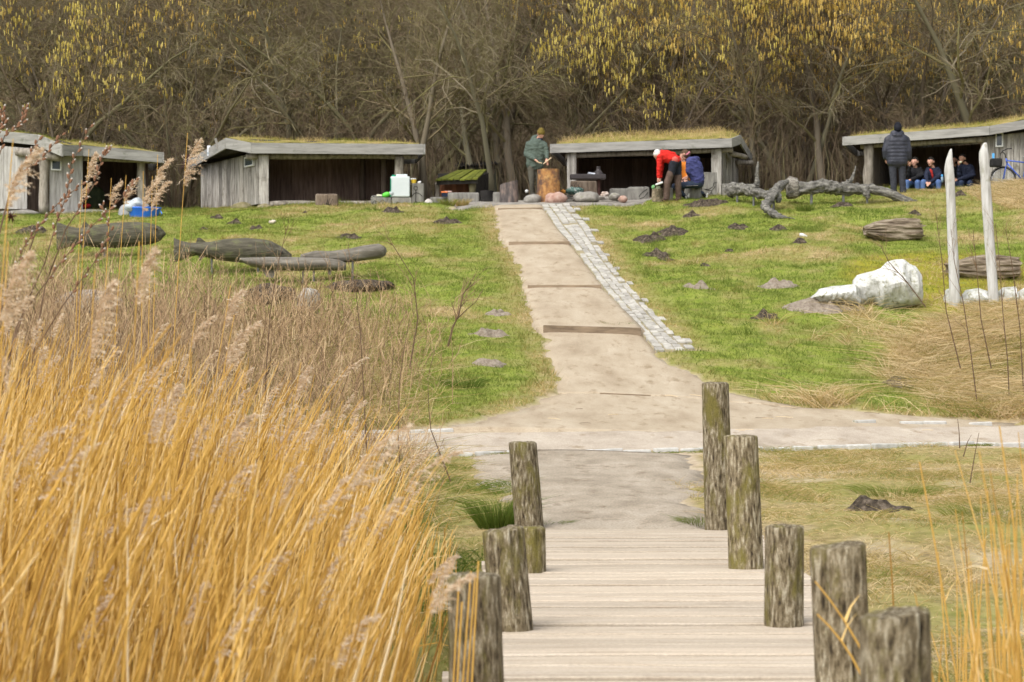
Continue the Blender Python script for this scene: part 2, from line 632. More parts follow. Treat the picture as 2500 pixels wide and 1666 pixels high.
def ground_mat():
    m = bpy.data.materials.new('ground')
    m.use_nodes = True
    n, l = m.node_tree.nodes, m.node_tree.links
    p = n['Principled BSDF']
    p.inputs['Roughness'].default_value = .95
    p.inputs['Specular IOR Level'].default_value = .05
    tc = n.new('ShaderNodeTexCoord')

    def nz(scale, detail=6):
        k = n.new('ShaderNodeTexNoise')
        k.inputs['Scale'].default_value = scale
        k.inputs['Detail'].default_value = detail
        k.inputs['Roughness'].default_value = .65
        l.new(tc.outputs['Object'], k.inputs['Vector'])
        return k.outputs['Fac']

    def ramp(f, stops):
        r = n.new('ShaderNodeValToRGB')
        e = r.color_ramp.elements
        e[0].position, e[0].color = stops[0][0], (*stops[0][1], 1)
        e[1].position, e[1].color = stops[-1][0], (*stops[-1][1], 1)
        for a, c in stops[1:-1]:
            x = e.new(a)
            x.color = (*c, 1)
        l.new(f, r.inputs[0])
        return r.outputs[0]

    def mix(f, a, b):
        x = n.new('ShaderNodeMix')
        x.data_type = 'RGBA'
        l.new(f, x.inputs['Factor'])
        l.new(a, x.inputs['A'])
        l.new(b, x.inputs['B'])
        return x.outputs['Result']

    def attr(nm, amp=.5, sc=5.0):
        a = n.new('ShaderNodeAttribute')
        a.attribute_name = nm
        k = nz(sc)
        s = n.new('ShaderNodeMath')
        s.operation = 'MULTIPLY_ADD'
        l.new(k, s.inputs[0])
        s.inputs[1].default_value = amp
        s.inputs[2].default_value = -amp * .5
        t = n.new('ShaderNodeMath')
        t.operation = 'ADD'
        t.use_clamp = True
        l.new(a.outputs['Fac'], t.inputs[0])
        l.new(s.outputs[0], t.inputs[1])
        return t.outputs[0]
    green = ramp(nz(3.0), [(.3, (.10, .14, .02)), (.5, (.17, .22, .032)), (.7, (.24, .27, .06))])
    straw = ramp(nz(9.0), [(.3, (.14, .10, .05)), (.5, (.30, .22, .11)), (.72, (.42, .33, .18))])
    bare = ramp(nz(11.0), [(.3, (.30, .23, .15)), (.5, (.42, .34, .24)), (.72, (.52, .44, .33))])
    leaf = ramp(nz(4.0), [(.3, (.045, .033, .021)), (.5, (.085, .064, .041)), (.7, (.13, .10, .066))])
    moss = ramp(nz(5.0), [(.3, (.14, .14, .02)), (.5, (.26, .24, .025)), (.7, (.20, .22, .05))])
    c = mix(attr('dry', .7), green, straw)
    c = mix(attr('moss', .9, 2.0), c, moss)
    c = mix(attr('bare', .3), c, bare)
    c = mix(attr('forest', .3), c, leaf)
    l.new(c, p.inputs['Base Color'])
    b = n.new('ShaderNodeBump')
    b.inputs['Strength'].default_value = .6
    b.inputs['Distance'].default_value = .04
    l.new(nz(22.0, 8), b.inputs['Height'])
    l.new(b.outputs[0], p.inputs['Normal'])
    return m


ground = obj('ground', me, ground_mat())
tag(ground, kind='structure')

# ---- sand and gravel surfaces
M_sand = mat('trodden_sand', [(.28, .22, .15), (.36, .295, .21), (.42, .355, .265)], scale=2.2, stretch=(1, .35, 1), bump=.5, bscale=60, bdist=.012, wide=(.28, .72), spot=(.25, .19, .12), spot_scale=5, spot_stretch=(1, .4, 1), spot_at=.60, speck=(70, .22))
M_gravel = mat('fine_gravel', [(.30, .25, .19), (.40, .34, .27), (.47, .41, .33)], scale=2.0, stretch=(1, .4, 1), bump=.6, bscale=70, bdist=.012, spot=(.26, .20, .13), spot_scale=3.5, spot_stretch=(1, .4, 1), spot_at=.62, speck=(60, .32))
M_land = mat('trodden_gravel', [(.23, .19, .14), (.32, .27, .205), (.39, .335, .265)], scale=2.6, stretch=(1, .4, 1), bump=.7, bscale=60, bdist=.015, spot=(.20, .155, .105), spot_scale=4, spot_stretch=(1, .4, 1), spot_at=.60, speck=(55, .38))
M_ash = mat('ashy_ground', [(.13, .12, .105), (.24, .22, .19), (.34, .31, .27)], scale=4, bump=.6, bscale=40, bdist=.02, spot=(.05, .045, .04), spot_scale=6, spot_at=.64)


def sheet(name, rows, m, thick=.22, lift=.012):
    """rows: list of lists of (x, y, dz); real sheet with a skirt"""
    V, Fc = [], []
    k = len(rows[0])
    for r in rows:
        for (x, y, dz) in r:
            V.append((x, y, gz(x, y) + lift + dz))
    n0 = len(V)
    for i in range(len(rows) - 1):
        for j in range(k - 1):
            a = i * k + j
            Fc.append((a, a + 1, a + k + 1, a + k))
    ring = [j for j in range(k)] + [i * k + k - 1 for i in range(1, len(rows))] + [(len(rows) - 1) * k + j for j in range(k - 2, -1, -1)] + [i * k for i in range(len(rows) - 2, 0, -1)]
    for a in ring:
        x, y, z = V[a]
        V.append((x, y, z - thick))
    for t in range(len(ring)):
        t2 = (t + 1) % len(ring)
        Fc.append((ring[t], n0 + t, n0 + t2, ring[t2]))
    me = bpy.data.meshes.new(name)
    me.from_pydata(V, [], Fc)
    me.polygons.foreach_set('use_smooth', np.ones(len(me.polygons), bool))
    me.update()
    o = obj(name, me, m)
    tag(o, kind='structure')
    return o


RIS = [float(G(1440, 904 + 58).y), float(G(1440, 815).y), float(G(1370, 703).y), float(G(1300, 598).y), float(G(1270, 512).y)]
RIS_H = [.010, .11, .04, .055, .025]


def step_dz(y):
    dz = 0.0
    for i, r in enumerate(RIS):
        nxt = RIS[i + 1] if i + 1 < len(RIS) else r + 3
        if r <= y < nxt:
            dz = RIS_H[i] * (1 - (y - r) / (nxt - r))
    return dz


def jag(x, y, a=.25):
    return a * (float(fbm(x, y, 1.7, 2)) - .5) * 2 + a * .5 * (float(vnoise(x, y, 6, 4)) - .5)


bounds = [31.0 + .41 * 0] + RIS + [59.3]
ys = sorted(set(list(np.arange(31.6, 59.2, .22)) + [r - .002 for r in RIS] + [r + .002 for r in RIS]))
rows = []
for y in ys:
    a, b = float(xl(y)), float(xr(y))
    a += jag(a, y, .16)
    b = b + (.03 if y > PY0 else jag(b, y, .16))
    rows.append([(a + (b - a) * t, y, step_dz(y) - .05 * (2 * t - 1) ** 6) for t in np.linspace(0, 1, 15)])
path = sheet('uphill_path', rows, M_sand)

rows = []
for x in np.arange(-26, 26.01, .4):
    x = float(x)
    lo, hi = 28.42, 31.35 + jag(x, 5.0, .3)
    rows.append([(x, s + .41 * max(-14, min(14, x)), .004 - .05 * abs(2 * t - 1) ** 8) for t, s in zip(np.linspace(0, 1, 9), np.linspace(lo, hi, 9))])
cross = sheet('gravel_track', rows, M_gravel)
rows = []
for y in np.arange(17.9, 28.9, .25):
    y = float(y)
    w = .80 + .05 * (y - 18) * (1 if y > 22 else .5)
    a, b = .80 - w + jag(0, y, .2), .92 + w + jag(3, y, .25)
    rows.append([(a + (b - a) * t, y, 0.035 + .010 * math.sin(9 * t + y) - .05 * (2 * t - 1) ** 6) for t in np.linspace(0, 1, 11)])
foot = sheet('gravel_landing', rows, M_land)
rows = []
for y in np.arange(58.9, 63.6, .25):
    y = float(y)
    a, b = -1.5 + jag(-1, y, .2), 3.3 + (y - 59) * .45 + jag(3, y, .3)
    rows.append([(a + (b - a) * t, y, .02 + .02 * math.sin(5 * t + 2 * y) - .06 * (2 * t - 1) ** 6) for t in np.linspace(0, 1, 15)])
ash = sheet('ash_ground', rows, M_ash)

# ---- timber risers in the path (parts of the path)
M_riser = mat('riser_board', [(.13, .095, .065), (.22, .165, .11), (.29, .22, .15)], scale=5, stretch=(.5, 3, 3), rnd=.15, bump=.3)
for i, r in enumerate(RIS):
    a, b = float(xl(r)) + .10, float(xr(r)) - .04
    if i == 0:
        a, b = float(xl(r)) + .75, float(xl(r)) + 1.55
    mb = MB()
    za, zb = gz(a, r), gz(b, r)
    h = RIS_H[i] + .012
    mb.box8([(a, r - .045, za - .15), (b, r - .045, zb - .15), (b, r - .003, zb - .15), (a, r - .003, za - .15),
             (a, r - .045, za + h), (b, r - .045, zb + h), (b, r - .003, zb + h + .004), (a, r - .003, za + h + .004)])
    mb.build('riser', M_riser, path)

# ---- strip of granite setts beside the path
M_sett = mat('granite_sett', [(.24, .225, .195), (.36, .34, .30), (.44, .42, .38)], scale=6, rnd=.16, bump=.3, spot=(.22, .21, .13), spot_scale=3, spot_at=.63)
sett_me = []
for k in range(5):
    mb = MB()
    mb.bbox((0, 0, 0), (.155, .245, .12), bev=.018, seg=2, jitter=.012)
    bm_me = bpy.data.meshes.new('sett')
    bm_me.from_pydata([v + noise.noise_vector(v * 9 + Vector((k * 3, 0, 0))) * .006 for v in mb.v], [], mb.f)
    bm_me.materials.append(M_sett)
    sett_me.append(bm_me)
strip = thing('sett_strip', (0, 0, 0), None, None)
rows = []
for y in np.arange(PY0, 59.0, .25):
    y = float(y)
    a, b = float(xr(y)) + .0, float(xc(y)) - .02
    rows.append([(a + (b - a) * t, y, .0) for t in np.linspace(0, 1, 5)])
bed = sheet('sett_paving', rows, mat('sett_joint', [(.16, .15, .06), (.27, .23, .14), (.34, .29, .2)], scale=9, bump=.5, bscale=50))
bpy.data.objects.remove(strip)
y = PY0 + .12
row = 0
while y < 58.9:
    a, b = float(xr(y)), float(xc(y))
    n = 4
    for j in range(n + (1 if row % 7 == 3 else 0)):
        if random.random() < .02 or (j == n - 1 and random.random() < .16):
            continue
        x = a + (b - a) * (j + .5) / n + random.uniform(-.012, .012)
        o = bpy.data.objects.new('sett', random.choice(sett_me))
        COL.objects.link(o)
        o.parent = bed
        yy = y + random.uniform(-.02, .02) + (.13 if j % 2 else 0)
        sl = math.atan2(gz(x, yy + .2) - gz(x, yy - .2), .4)
        o.location = (x, yy, gz(x, yy) - .028 + random.uniform(-.008, .012))
        hd = math.atan2(float(xr(y + .5)) - float(xr(y - .5)), 1.0)
        o.rotation_euler = (sl + random.uniform(-.05, .05), random.uniform(-.05, .05), -hd + random.uniform(-.06, .06))
        wd = (b - a) / n / .165
        o.scale = (wd * random.uniform(.92, 1.0), random.uniform(.95, 1.08), 1)
    y += .268
    row += 1

# ---- white edging stones of the gravel track
kerb_me = []
for k in range(3):
    mb = MB()
    mb.bbox((0, 0, 0), (.36, .09, .15), bev=.016, jitter=.012)
    m_ = bpy.data.meshes.new('edging_stone')
    m_.from_pydata([v + noise.noise_vector(v * 7 + Vector((k * 5, 1, 0))) * .008 for v in mb.v], [], mb.f)
    m_.materials.append(mat('edging_granite', [(.36, .35, .32), (.48, .47, .44), (.58, .57, .54)], scale=7, rnd=.12, bump=.3, spot=(.25, .24, .16), spot_scale=4, spot_at=.62))
    kerb_me.append(m_)


def edging(s0, x0, x1, skip):
    x = x0
    while x < x1:
        y = s0 + .41 * x
        if random.random() > skip:
            o = bpy.data.objects.new('edging_stone', random.choice(kerb_me))
            COL.objects.link(o)
            o.parent = cross
            o.location = (x, y, gz(x, y) - .035 + random.uniform(-.008, .012))
            o.rotation_euler = (0, random.uniform(-.03, .03), math.atan(.41) + random.uniform(-.03, .03))
            o.scale = (random.uniform(.9, 1.05), 1, 1)
        x += .375


edging(28.36, -7.4, 7.6, .04)
edging(31.30, -3.6, -.9, .1)
edging(31.45, 5.2, 8.2, .35)

# ================================================================== BOARDWALK
M_plank = mat('boardwalk_plank', [(.35, .285, .215), (.42, .355, .275), (.48, .415, .335)], scale=4, stretch=(.45, 6, 2), speck=(50, .14), rnd=.12, bump=.45, spot=(.27, .215, .16), spot_scale=2.2, spot_stretch=(.6, 9, 1), spot_at=.64, rough=.9)
M_bearer = mat('boardwalk_bearer', [(.10, .085, .06), (.2, .17, .13)], scale=4, stretch=(3, .4, 3), bump=.3)
walk = thing('boardwalk', (.5, 10, 0), 'pale weathered plank boardwalk leading between the round wooden posts', 'boardwalk')
deckrot = -.02


def deck_c(y):
    return .553 + .0198 * y


y = 2.0
i = 0
while y < 18.25:
    wid = random.choice([.15, .165, .18, .195])
    if y + wid > 18.32:
        break
    L = 2.06 + random.uniform(-.03, .05)
    mb = MB()
    c = Vector((deck_c(y) + random.uniform(-.015, .015), y + wid / 2, -.022 + random.choice([-.007, -.004, -.001, .002, .005, .008]) + random.uniform(-.002, .002)))
    rot = Matrix.Rotation(.012 + random.uniform(-.004, .004), 3, 'Z') @ Matrix.Rotation(random.uniform(-.012, .012), 3, 'X')
    nseg = 10
    for sx in range(nseg + 1):
        t = sx / nseg - .5
        wob = .004 * noise.noise(Vector((t * 4, y, 0)))
        for (dy, dz) in ((-wid / 2, -.02), (-wid / 2, .014), (-wid / 2 + .008, .02), (wid / 2 - .008, .02), (wid / 2, .014), (wid / 2, -.02)):
            e = .003 * noise.noise(Vector((t * 9, y * 3, dy * 8)))
            mb.v.append(c + rot @ Vector((t * L, dy + wob + (e if abs(dy) > wid / 2 - .001 else 0), dz + .004 * noise.noise(Vector((t * 2.5, y * 2, 5))))))
    for sx in range(nseg):
        for k in range(6):
            a0 = sx * 6
            mb.f.append((a0 + k, a0 + 6 + k, a0 + 6 + (k + 1) % 6, a0 + (k + 1) % 6))
    mb.f.append(tuple(range(6)))
    mb.f.append(tuple(nseg * 6 + k for k in range(6))[::-1])
    mb.build('plank', M_plank, walk)
    y += wid + random.choice([.008, .010, .012, .016, .024])
    i += 1
for dx in (-.85, 0, .85):
    mb = MB()
    mb.box8([(deck_c(2) + dx - .06, 2, -.22), (deck_c(2) + dx + .06, 2, -.22), (deck_c(18.2) + dx + .06, 18.2, -.22), (deck_c(18.2) + dx - .06, 18.2, -.22),
             (deck_c(2) + dx - .06, 2, -.045), (deck_c(2) + dx + .06, 2, -.045), (deck_c(18.2) + dx + .06, 18.2, -.045), (deck_c(18.2) + dx - .06, 18.2, -.045)])
    mb.build('bearer', M_bearer, walk)

M_post = mat('mooring_post', [(.035, .026, .016), (.14, .108, .062), (.25, .205, .13), (.44, .39, .285)], scale=10, stretch=(5.0, 5.0, 1.15), rnd=.12, bump=1.0, bdist=.03,
             spot=(.17, .145, .04), spot_scale=5, spot_stretch=(1.4, 1.4, .6), spot_at=.55, wide=(.33, .64), speck=(110, .25))


def post(label, u_top, v_top, u_base, Y, rad, ztop_px=True, lean_y=0.0, cracks=(), slant=0.0):
    xb = (u_base - CX) / F * Y
    xt = (u_top - CX) / F * Y
    zt = CAMZ + (HZ - v_top) / F * Y
    zb = gz(xb, Y) - .3
    mb = MB()
    n, rws = 40, 26
    sd_ = random.uniform(0, 90)
    for i in range(rws + 4):
        if i <= rws:
            t = i / rws
            z = zb + (zt - zb) * t
            rr = 1.0
        else:
            k = i - rws
            z = zt + (.006, .012, .014)[min(k, 3) - 1]
            rr = (.96, .80, .35)[min(k, 3) - 1]
            t = 1
        tt = max(0, (z - 0) / max(zt, .1))
        cx, cy = xb + (xt - xb) * tt, Y + lean_y * tt
        for k in range(n):
            th = 2 * math.pi * k / n
            r = rad * (1.06 - .06 * t) * rr
            r *= 1 + .05 * noise.noise(Vector((math.cos(th) * 1.2 + sd_, math.sin(th) * 1.2, z * 1.2))) + .03 * noise.noise(Vector((math.cos(th) * 6 + sd_, math.sin(th) * 6, z * 1.5)))
            for (ca, cd, z0) in cracks:
                d = abs((th - ca - .12 * math.sin(z * 5 + ca) + math.pi) % (2 * math.pi) - math.pi)
                if z > z0 and d < .085:
                    r *= 1 - cd * (1 - d / .085) * min(1, (z - z0) * 6)
            if i > rws - 2:
                r *= 1 + .02 * noise.noise(Vector((th * 3, sd_, i)))
            zz = z + (slant * math.cos(th) * rad if i >= rws else slant * math.cos(th) * rad * max(0, t - .7) / .3)
            if i >= rws:
                zz += .008 * noise.noise(Vector((math.cos(th) * 5, math.sin(th) * 5, sd_)))
            mb.v.append(Vector((cx + math.cos(th) * r, cy + math.sin(th) * r, zz)))
    for i in range(rws + 3):
        for k in range(n):
            q = i * n
            mb.f.append((q + k, q + (k + 1) % n, q + n + (k + 1) % n, q + n + k))
    q = (rws + 3) * n
    mb.f.append(tuple(q + k for k in range(n)))
    o = mb.build('wooden_post', M_post, None, smooth=True, loc=(xb, Y, zb))
    return tag(o, label, 'post', 'posts along the boardwalk')


A_ = -math.pi / 2
post('tallest wooden post, at the far right end of the boardwalk', 1746, 938, 1756, 18.15, .108, cracks=((A_ + .7, .12, .3),))
post('second tallest wooden post, in front of the tallest one on the right', 1809, 1068, 1822, 14.97, .112, cracks=((A_ - .5, .08, .4),))
post('short upright wooden post, third from the far end on the right side', 1914, 1289, 1913, 11.95, .103, cracks=((A_ + .75, .3, -.2), (A_ - .2, .12, .35)))
post('split wooden post with lichen, second nearest on the right side', 2046, 1338, 2066, 8.5, .105, cracks=((A_ + .3, .28, 0), (A_ - .7, .2, .1)), slant=.1)
post('blurred thick wooden post nearest the camera on the right side', 2182, 1504, 2195, 6.7, .104, cracks=((A_ + .65, .25, 0),), slant=.12)
post('left wooden post at the far end of the boardwalk, standing on gravel', 1276, 1083, 1292, 18.4, .112, cracks=((A_ + .15, .15, .0),))
post('low dark wooden post half hidden behind a leaning one, left side', 1296, 1291, 1297, 14.75, .094, cracks=((A_ + .45, .3, -.2),))
post('leaning wooden post with a long crack, left side of the boardwalk', 1228, 1296, 1251, 11.75, .106, cracks=((A_ + .35, .25, -.1), (A_ + .8, .15, .2)), slant=.12)
post('lichened wooden post behind reed stalks, nearest on the left side', 1158, 1409, 1166, 8.7, .104, cracks=((A_ - .6, .12, .2),))

# ================================================================== SHELTERS
def lerp(a, b, t):
    return Vector(a) * (1 - t) + Vector(b) * t


def boards(parent, b0, b1, t0, t1, n, m=None, thick=.03, proud=.018, ragged=0.0):
    """single upright boards side by side from b0..b1 (bottom) to t0..t1 (top)"""
    b0, b1, t0, t1 = map(Vector, (b0, b1, t0, t1))
    d = (b1 - b0)
    d.z = 0
    nrm = Vector((d.y, -d.x, 0)).normalized()
    if nrm.y > 0:
        nrm = -nrm
    cuts = [0]
    for k in range(n):
        cuts.append(cuts[-1] + random.uniform(.75, 1.3))
    cuts = [c / cuts[-1] for c in cuts]
    g = (.006 if m is None else -.006) / max(d.length, .1)
    for k in range(n):
        a, c = cuts[k] + g, cuts[k + 1] - g
        off = nrm * (random.uniform(0, proud) if k % 2 else proud * 1.3)
        rg = Vector((0, 0, random.uniform(-ragged, ragged)))
        p = [lerp(b0, b1, a) + rg, lerp(b0, b1, c) + rg, lerp(t0, t1, c), lerp(t0, t1, a)]
        fr = [q + off for q in p]
        bk = [q + off - nrm * thick for q in p]
        MB().box8([fr[0], fr[1], bk[1], bk[0], fr[3], fr[2], bk[2], bk[3]]).build('board', m or M_old, parent)


def log_(parent, a, b, r, name='log', m=None, n=12, rough=.25, ends=1.0):
    a, b = Vector(a), Vector(b)
    k = 9
    pts = [lerp(a, b, i / (k - 1)) + noise.noise_vector(lerp(a, b, i / (k - 1)) * .9) * r * .25 for i in range(k)]
    rad = [r * (1 + .08 * math.sin(i * 1.3 + a.x)) for i in range(k)]
    rad[0] *= ends
    rad[-1] *= ends
    return MB().tube(pts, rad, n=n, rough=rough, seed=a.x).build(name, m or M_log, parent, smooth=True)


def fascia_board(parent, a, b, h, thick=.05):
    a, b = Vector(a), Vector(b)
    d = b - a
    nrm = Vector((d.y, -d.x, 0)).normalized()
    if nrm.y > 0:
        nrm = -nrm
    ins = d.normalized() * .004
    a, b = a + ins, b - ins
    lo = Vector((0, 0, -h))
    o = nrm * thick
    MB().box8([a + lo, b + lo, b + lo - o, a + lo - o, a, b, b - o, a - o]).build('fascia_board', M_fascia, parent)


M_turf = mat('turf', [(.14, .12, .03), (.23, .20, .05), (.36, .26, .12)], scale=3, bump=.8, bscale=25, bdist=.05)
M_turfblade = tmat('turf_blade', [(0, (.14, .17, .025)), (.35, (.24, .23, .04)), (.65, (.42, .31, .13)), (1, (.55, .42, .22))])
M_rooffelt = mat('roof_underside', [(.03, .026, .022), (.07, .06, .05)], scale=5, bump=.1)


def roof(parent, pts, h, hump=.16, blades=2600, tall=.13, tintc=.5):
    """pts: outline at the fascia top; a slab below it, a turf mound and its grass on top"""
    pts = [Vector(p) for p in pts]
    c = sum(pts, Vector()) / len(pts)
    ins = [lerp(p, c, .025) for p in pts]
    mb = MB()
    n = len(ins)
    mb.v = [p + Vector((0, 0, -.01)) for p in ins] + [p + Vector((0, 0, -.12)) for p in ins]
    mb.f = [tuple(range(n)), tuple(range(2 * n - 1, n - 1, -1))] + [(i, i + n, (i + 1) % n + n, (i + 1) % n) for i in range(n)]
    mb.build('roof_slab', M_rooffelt, parent)
    ring = []
    for i in range(n):
        a, b = ins[i], ins[(i + 1) % n]
        k = max(2, int((b - a).length / .25))
        ring += [lerp(a, b, j / k) for j in range(k)]
    m = len(ring)
    mb = MB()
    tv = [1.0, .97, .9, .78, .6, .4, .2]

    def pt(p, t):
        q = lerp(c, p, t)
        q.z += hump * (1 - t ** 5) * (1 + .35 * noise.noise(Vector((q.x * .9, q.y * .9, 3)))) + .03 * noise.noise(q * 3) + .005
        return q
    for t in tv:
        for p in ring:
            mb.v.append(pt(p, t))
    for i in range(len(tv) - 1):
        for k in range(m):
            mb.f.append((i * m + k, i * m + (k + 1) % m, (i + 1) * m + (k + 1) % m, (i + 1) * m + k))
    mb.v.append(pt(c, .0))
    e = (len(tv) - 1) * m
    for k in range(m):
        mb.f.append((e + k, e + (k + 1) % m, len(mb.v) - 1))
    tf = mb.build('turf', M_turf, parent, smooth=True)
    rp = np.array([tuple(p) for p in ring])
    P0 = []
    for k in range(blades):
        t = math.sqrt(random.random()) * .995
        j = random.random() * m
        a = lerp(ring[int(j) % m], ring[(int(j) + 1) % m], j % 1)
        P0.append(pt(a, t))
    P0 = np.array([tuple(p) for p in P0])
    N = len(P0)
    cl = fbm(P0[:, 0], P0[:, 1], 1.1, 3)
    L = tall * RNG.uniform(.4, 1.2, N) * (.5 + cl)
    d = np.stack([RNG.normal(0, .35, N), RNG.normal(0, .35, N), np.ones(N)], 1)
    mid = P0 + d * (L * .55)[:, None]
    tip = mid + (d * np.array([1.6, 1.6, .5]) + RNG.normal(0, .25, (N, 3))) * (L * .5)[:, None]
    V, Fc, T = ribbons(np.stack([P0 - [0, 0, .02], mid, tip], 1), np.full(N, .011), np.clip(tintc + (cl - .5) * 1.3 + RNG.normal(0, .16, N), 0, 1))
    o = np.array(origin_of(parent))
    g = obj('turf_grass', np_mesh('turf_grass', V - o, Fc, T), M_turfblade, tf)
    g['kind'] = 'stuff'


M_white = mat('white_paint', [(.6, .6, .58), (.72, .72, .70)], scale=6, bump=.05)
M_glass = mat('window_pane', [(.02, .03, .035), (.05, .07, .08)], scale=2, rough=.12, bump=0, spec=.6)


def window(parent, a, b, z0, z1):
    """small framed window lying on the wall line a..b"""
    a, b = Vector(a), Vector(b)
    d = (b - a)
    d.z = 0
    nrm = Vector((d.y, -d.x, 0)).normalized()
    if nrm.y > 0:
        nrm = -nrm
    fw = .035
    mb = MB()

    def quad(p, q, lo, hi, o0, o1):
        f = [Vector((p.x, p.y, lo)), Vector((q.x, q.y, lo)), Vector((q.x, q.y, hi)), Vector((p.x, p.y, hi))]
        A = [x + nrm * o1 for x in f]
        B = [x + nrm * o0 for x in f]
        return [A[0], A[1], B[1], B[0], A[3], A[2], B[2], B[3]]
    u = d.normalized()
    mb.box8(quad(a, b, z0, z0 + fw, .0, .075))
    mb.box8(quad(a, b, z1 - fw, z1, .0, .075))
    mb.box8(quad(a, a + u * fw, z0 + fw, z1 - fw, .0, .074))
    mb.box8(quad(b - u * fw, b, z0 + fw, z1 - fw, .0, .074))
    w = mb.build('window', M_white, parent)
    MB().box8(quad(a + u * fw, b - u * fw, z0 + fw, z1 - fw, .0, .055)).build('pane', M_glass, w)


def rock(parent, u, v0, v1, w_px, Y, m, sd_=0.0, label=None, cat='stone', name='stone', depth=.9, group=None, amp=.22, sink=.2):
    c = W(u, (v0 + v1) / 2, Y)
    r = (w_px / F * Y / 2, w_px / F * Y / 2 * depth, (v1 - v0) / F * Y / 2)
    mb = MB()
    mb.ball(c - Vector((0, 0, r[2] * sink)), (r[0], r[1], r[2] * (1 + sink)), sub=3, amp=amp, freq=1.3, seed=sd_, rz=sd_)
    o = mb.build(name, m, parent, smooth=True, loc=None if parent else c)
    if label:
        tag(o, label, cat, group)
    return o


# ---- shelter with the plank side wall, left of the path
Y2 = 62.0
S2 = thing('timber_shelter', onG(760, 62.5), 'turf-roofed timber shelter with plank side wall, left of the path behind the water canister', 'shelter', 'turf-roofed shelters')
FR, FL, CHL = W(1034, 352, 62.3), W(613, 349, 61.7), W(551, 337, 62.3)
BL, BR = W(457, 392, 67.0), W(1012, 376, 67.2)
fh = .285
for a, b in ((FL, FR), (CHL, FL), (BL, CHL), (FR, BR), (BR, BL)):
    fascia_board(S2, a, b, fh)
roof(S2, [FL, FR, BR, BL, CHL], fh, hump=.13, tall=.12, tintc=.42, blades=3000)
z0 = gz(FL.x, 62) + .12
lowl, lowr = W(633, 498, 62.0), W(985, 490, 62.6)
zf = lowl.z
log_(S2, W(600, 382, 62.1), W(1020, 381, 62.7), .085, 'beam', M_log)
log_(S2, W(655, 499, 62.05), W(955, 497, 62.6), .075, 'sill_log')
MB().bbox((W(644, 440, 62.0).x, 62.0, (W(0, 380, 62).z + zf) / 2), (.27, .10, W(0, 380, 62).z - zf + .04), bev=.012, jitter=.01).build('corner_post', M_old, S2)
log_(S2, W(975, 505, 62.6), W(975, 383, 62.6), .13, 'post', M_log)
wl0, wl1 = W(631, 499, 62.1), W(492, 514, 66.2)
boards(S2, wl1, wl0, Vector((wl1.x, wl1.y, W(0, 405, 66.2).z)), Vector((wl0.x, wl0.y, W(0, 372, 62.1).z)), 15, ragged=.015)
window(S2, lerp(wl1, wl0, .80), lerp(wl1, wl0, .945), W(0, 407, 62.6).z, W(0, 383, 62.6).z)
bk0, bk1 = W(612, 497, 64.9), W(985, 497, 65.1)
zt = W(0, 383, 65).z
M_inner_lit = mat('lit_brown_back_boards', [(.13, .085, .068), (.23, .16, .13), (.31, .23, .19)], scale=5, stretch=(4, 4, .4), rnd=.22, bump=.2)  # inner board colour lightened to stand for light reaching this back wall
boards(S2, bk0, bk1, Vector((bk0.x, bk0.y, zt)), Vector((bk1.x, bk1.y, zt)), 15, M_inner_lit)
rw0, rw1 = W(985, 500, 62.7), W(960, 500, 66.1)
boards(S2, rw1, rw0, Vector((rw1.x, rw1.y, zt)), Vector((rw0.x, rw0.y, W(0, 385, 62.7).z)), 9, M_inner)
log_(S2, W(885, 492, 64.6), W(885, 385, 64.6), .085, 'inner_post', mat('inner_post', [(.10, .075, .06), (.17, .13, .105)], scale=5, bump=.2, stretch=(2, 2, .4)))
log_(S2, W(938, 492, 63.6), W(938, 383, 63.6), .085, 'inner_post', MATS['inner_post'])
MB().box8([W(640, 496, 62.2), W(985, 494, 62.7), W(985, 505, 66), W(600, 505, 66),
           W(640, 492, 62.2), W(985, 490, 62.7), W(985, 501, 66), W(600, 501, 66)]).build('floor', M_inner, S2)
rock(S2, 590, 494, 522, 54, 62.0, M_mossrock, 1.2, name='footing_stone')
rock(S2, 645, 498, 518, 42, 61.7, M_mossrock, 2.2, name='footing_stone')
rock(S2, 543, 512, 524, 38, 63.2, M_stone, 3.2, name='footing_stone')
rock(S2, 497, 516, 528, 40, 64.8, M_stone, 4.2, name='footing_stone')
rock(S2, 846, 503, 513, 9, 62.0, M_white, 4.2, name='footing_stone')
rock(S2, 975, 492, 512, 30, 62.4, M_stone, 5.2, name='footing_stone')
sg = MB().box(W(511, 369, 64.4) - Vector((0, .10, 0)), (.16, .012, .29), rz=-.9).build('notice', mat('notice_paper', [(.55, .57, .62), (.66, .68, .72)], scale=5, bump=0), S2)
MB().box(W(511, 375, 64.4) - Vector((.01, .12, 0)), (.11, .008, .03), rz=-.9).build('notice_line', mat('notice_ink', [(.18, .26, .30), (.25, .33, .36)], scale=5, bump=0), sg)
MB().box(W(531, 352, 63.3) - Vector((0, .06, 0)), (.07, .05, .32), rot=Matrix.Rotation(-.35, 3, 'Y')).build('brace', M_old, S2)
MB().box8([W(440, 415, 67.5), W(462, 400, 67.5), W(462, 400, 68.3), W(440, 415, 68.3), W(452, 377, 67.5), W(470, 377, 67.5), W(470, 377, 68.3), W(452, 377, 68.3)]).build('rear_panel', mat('dark_red_board', [(.06, .03, .028), (.10, .05, .045)], scale=5, bump=.1), S2)

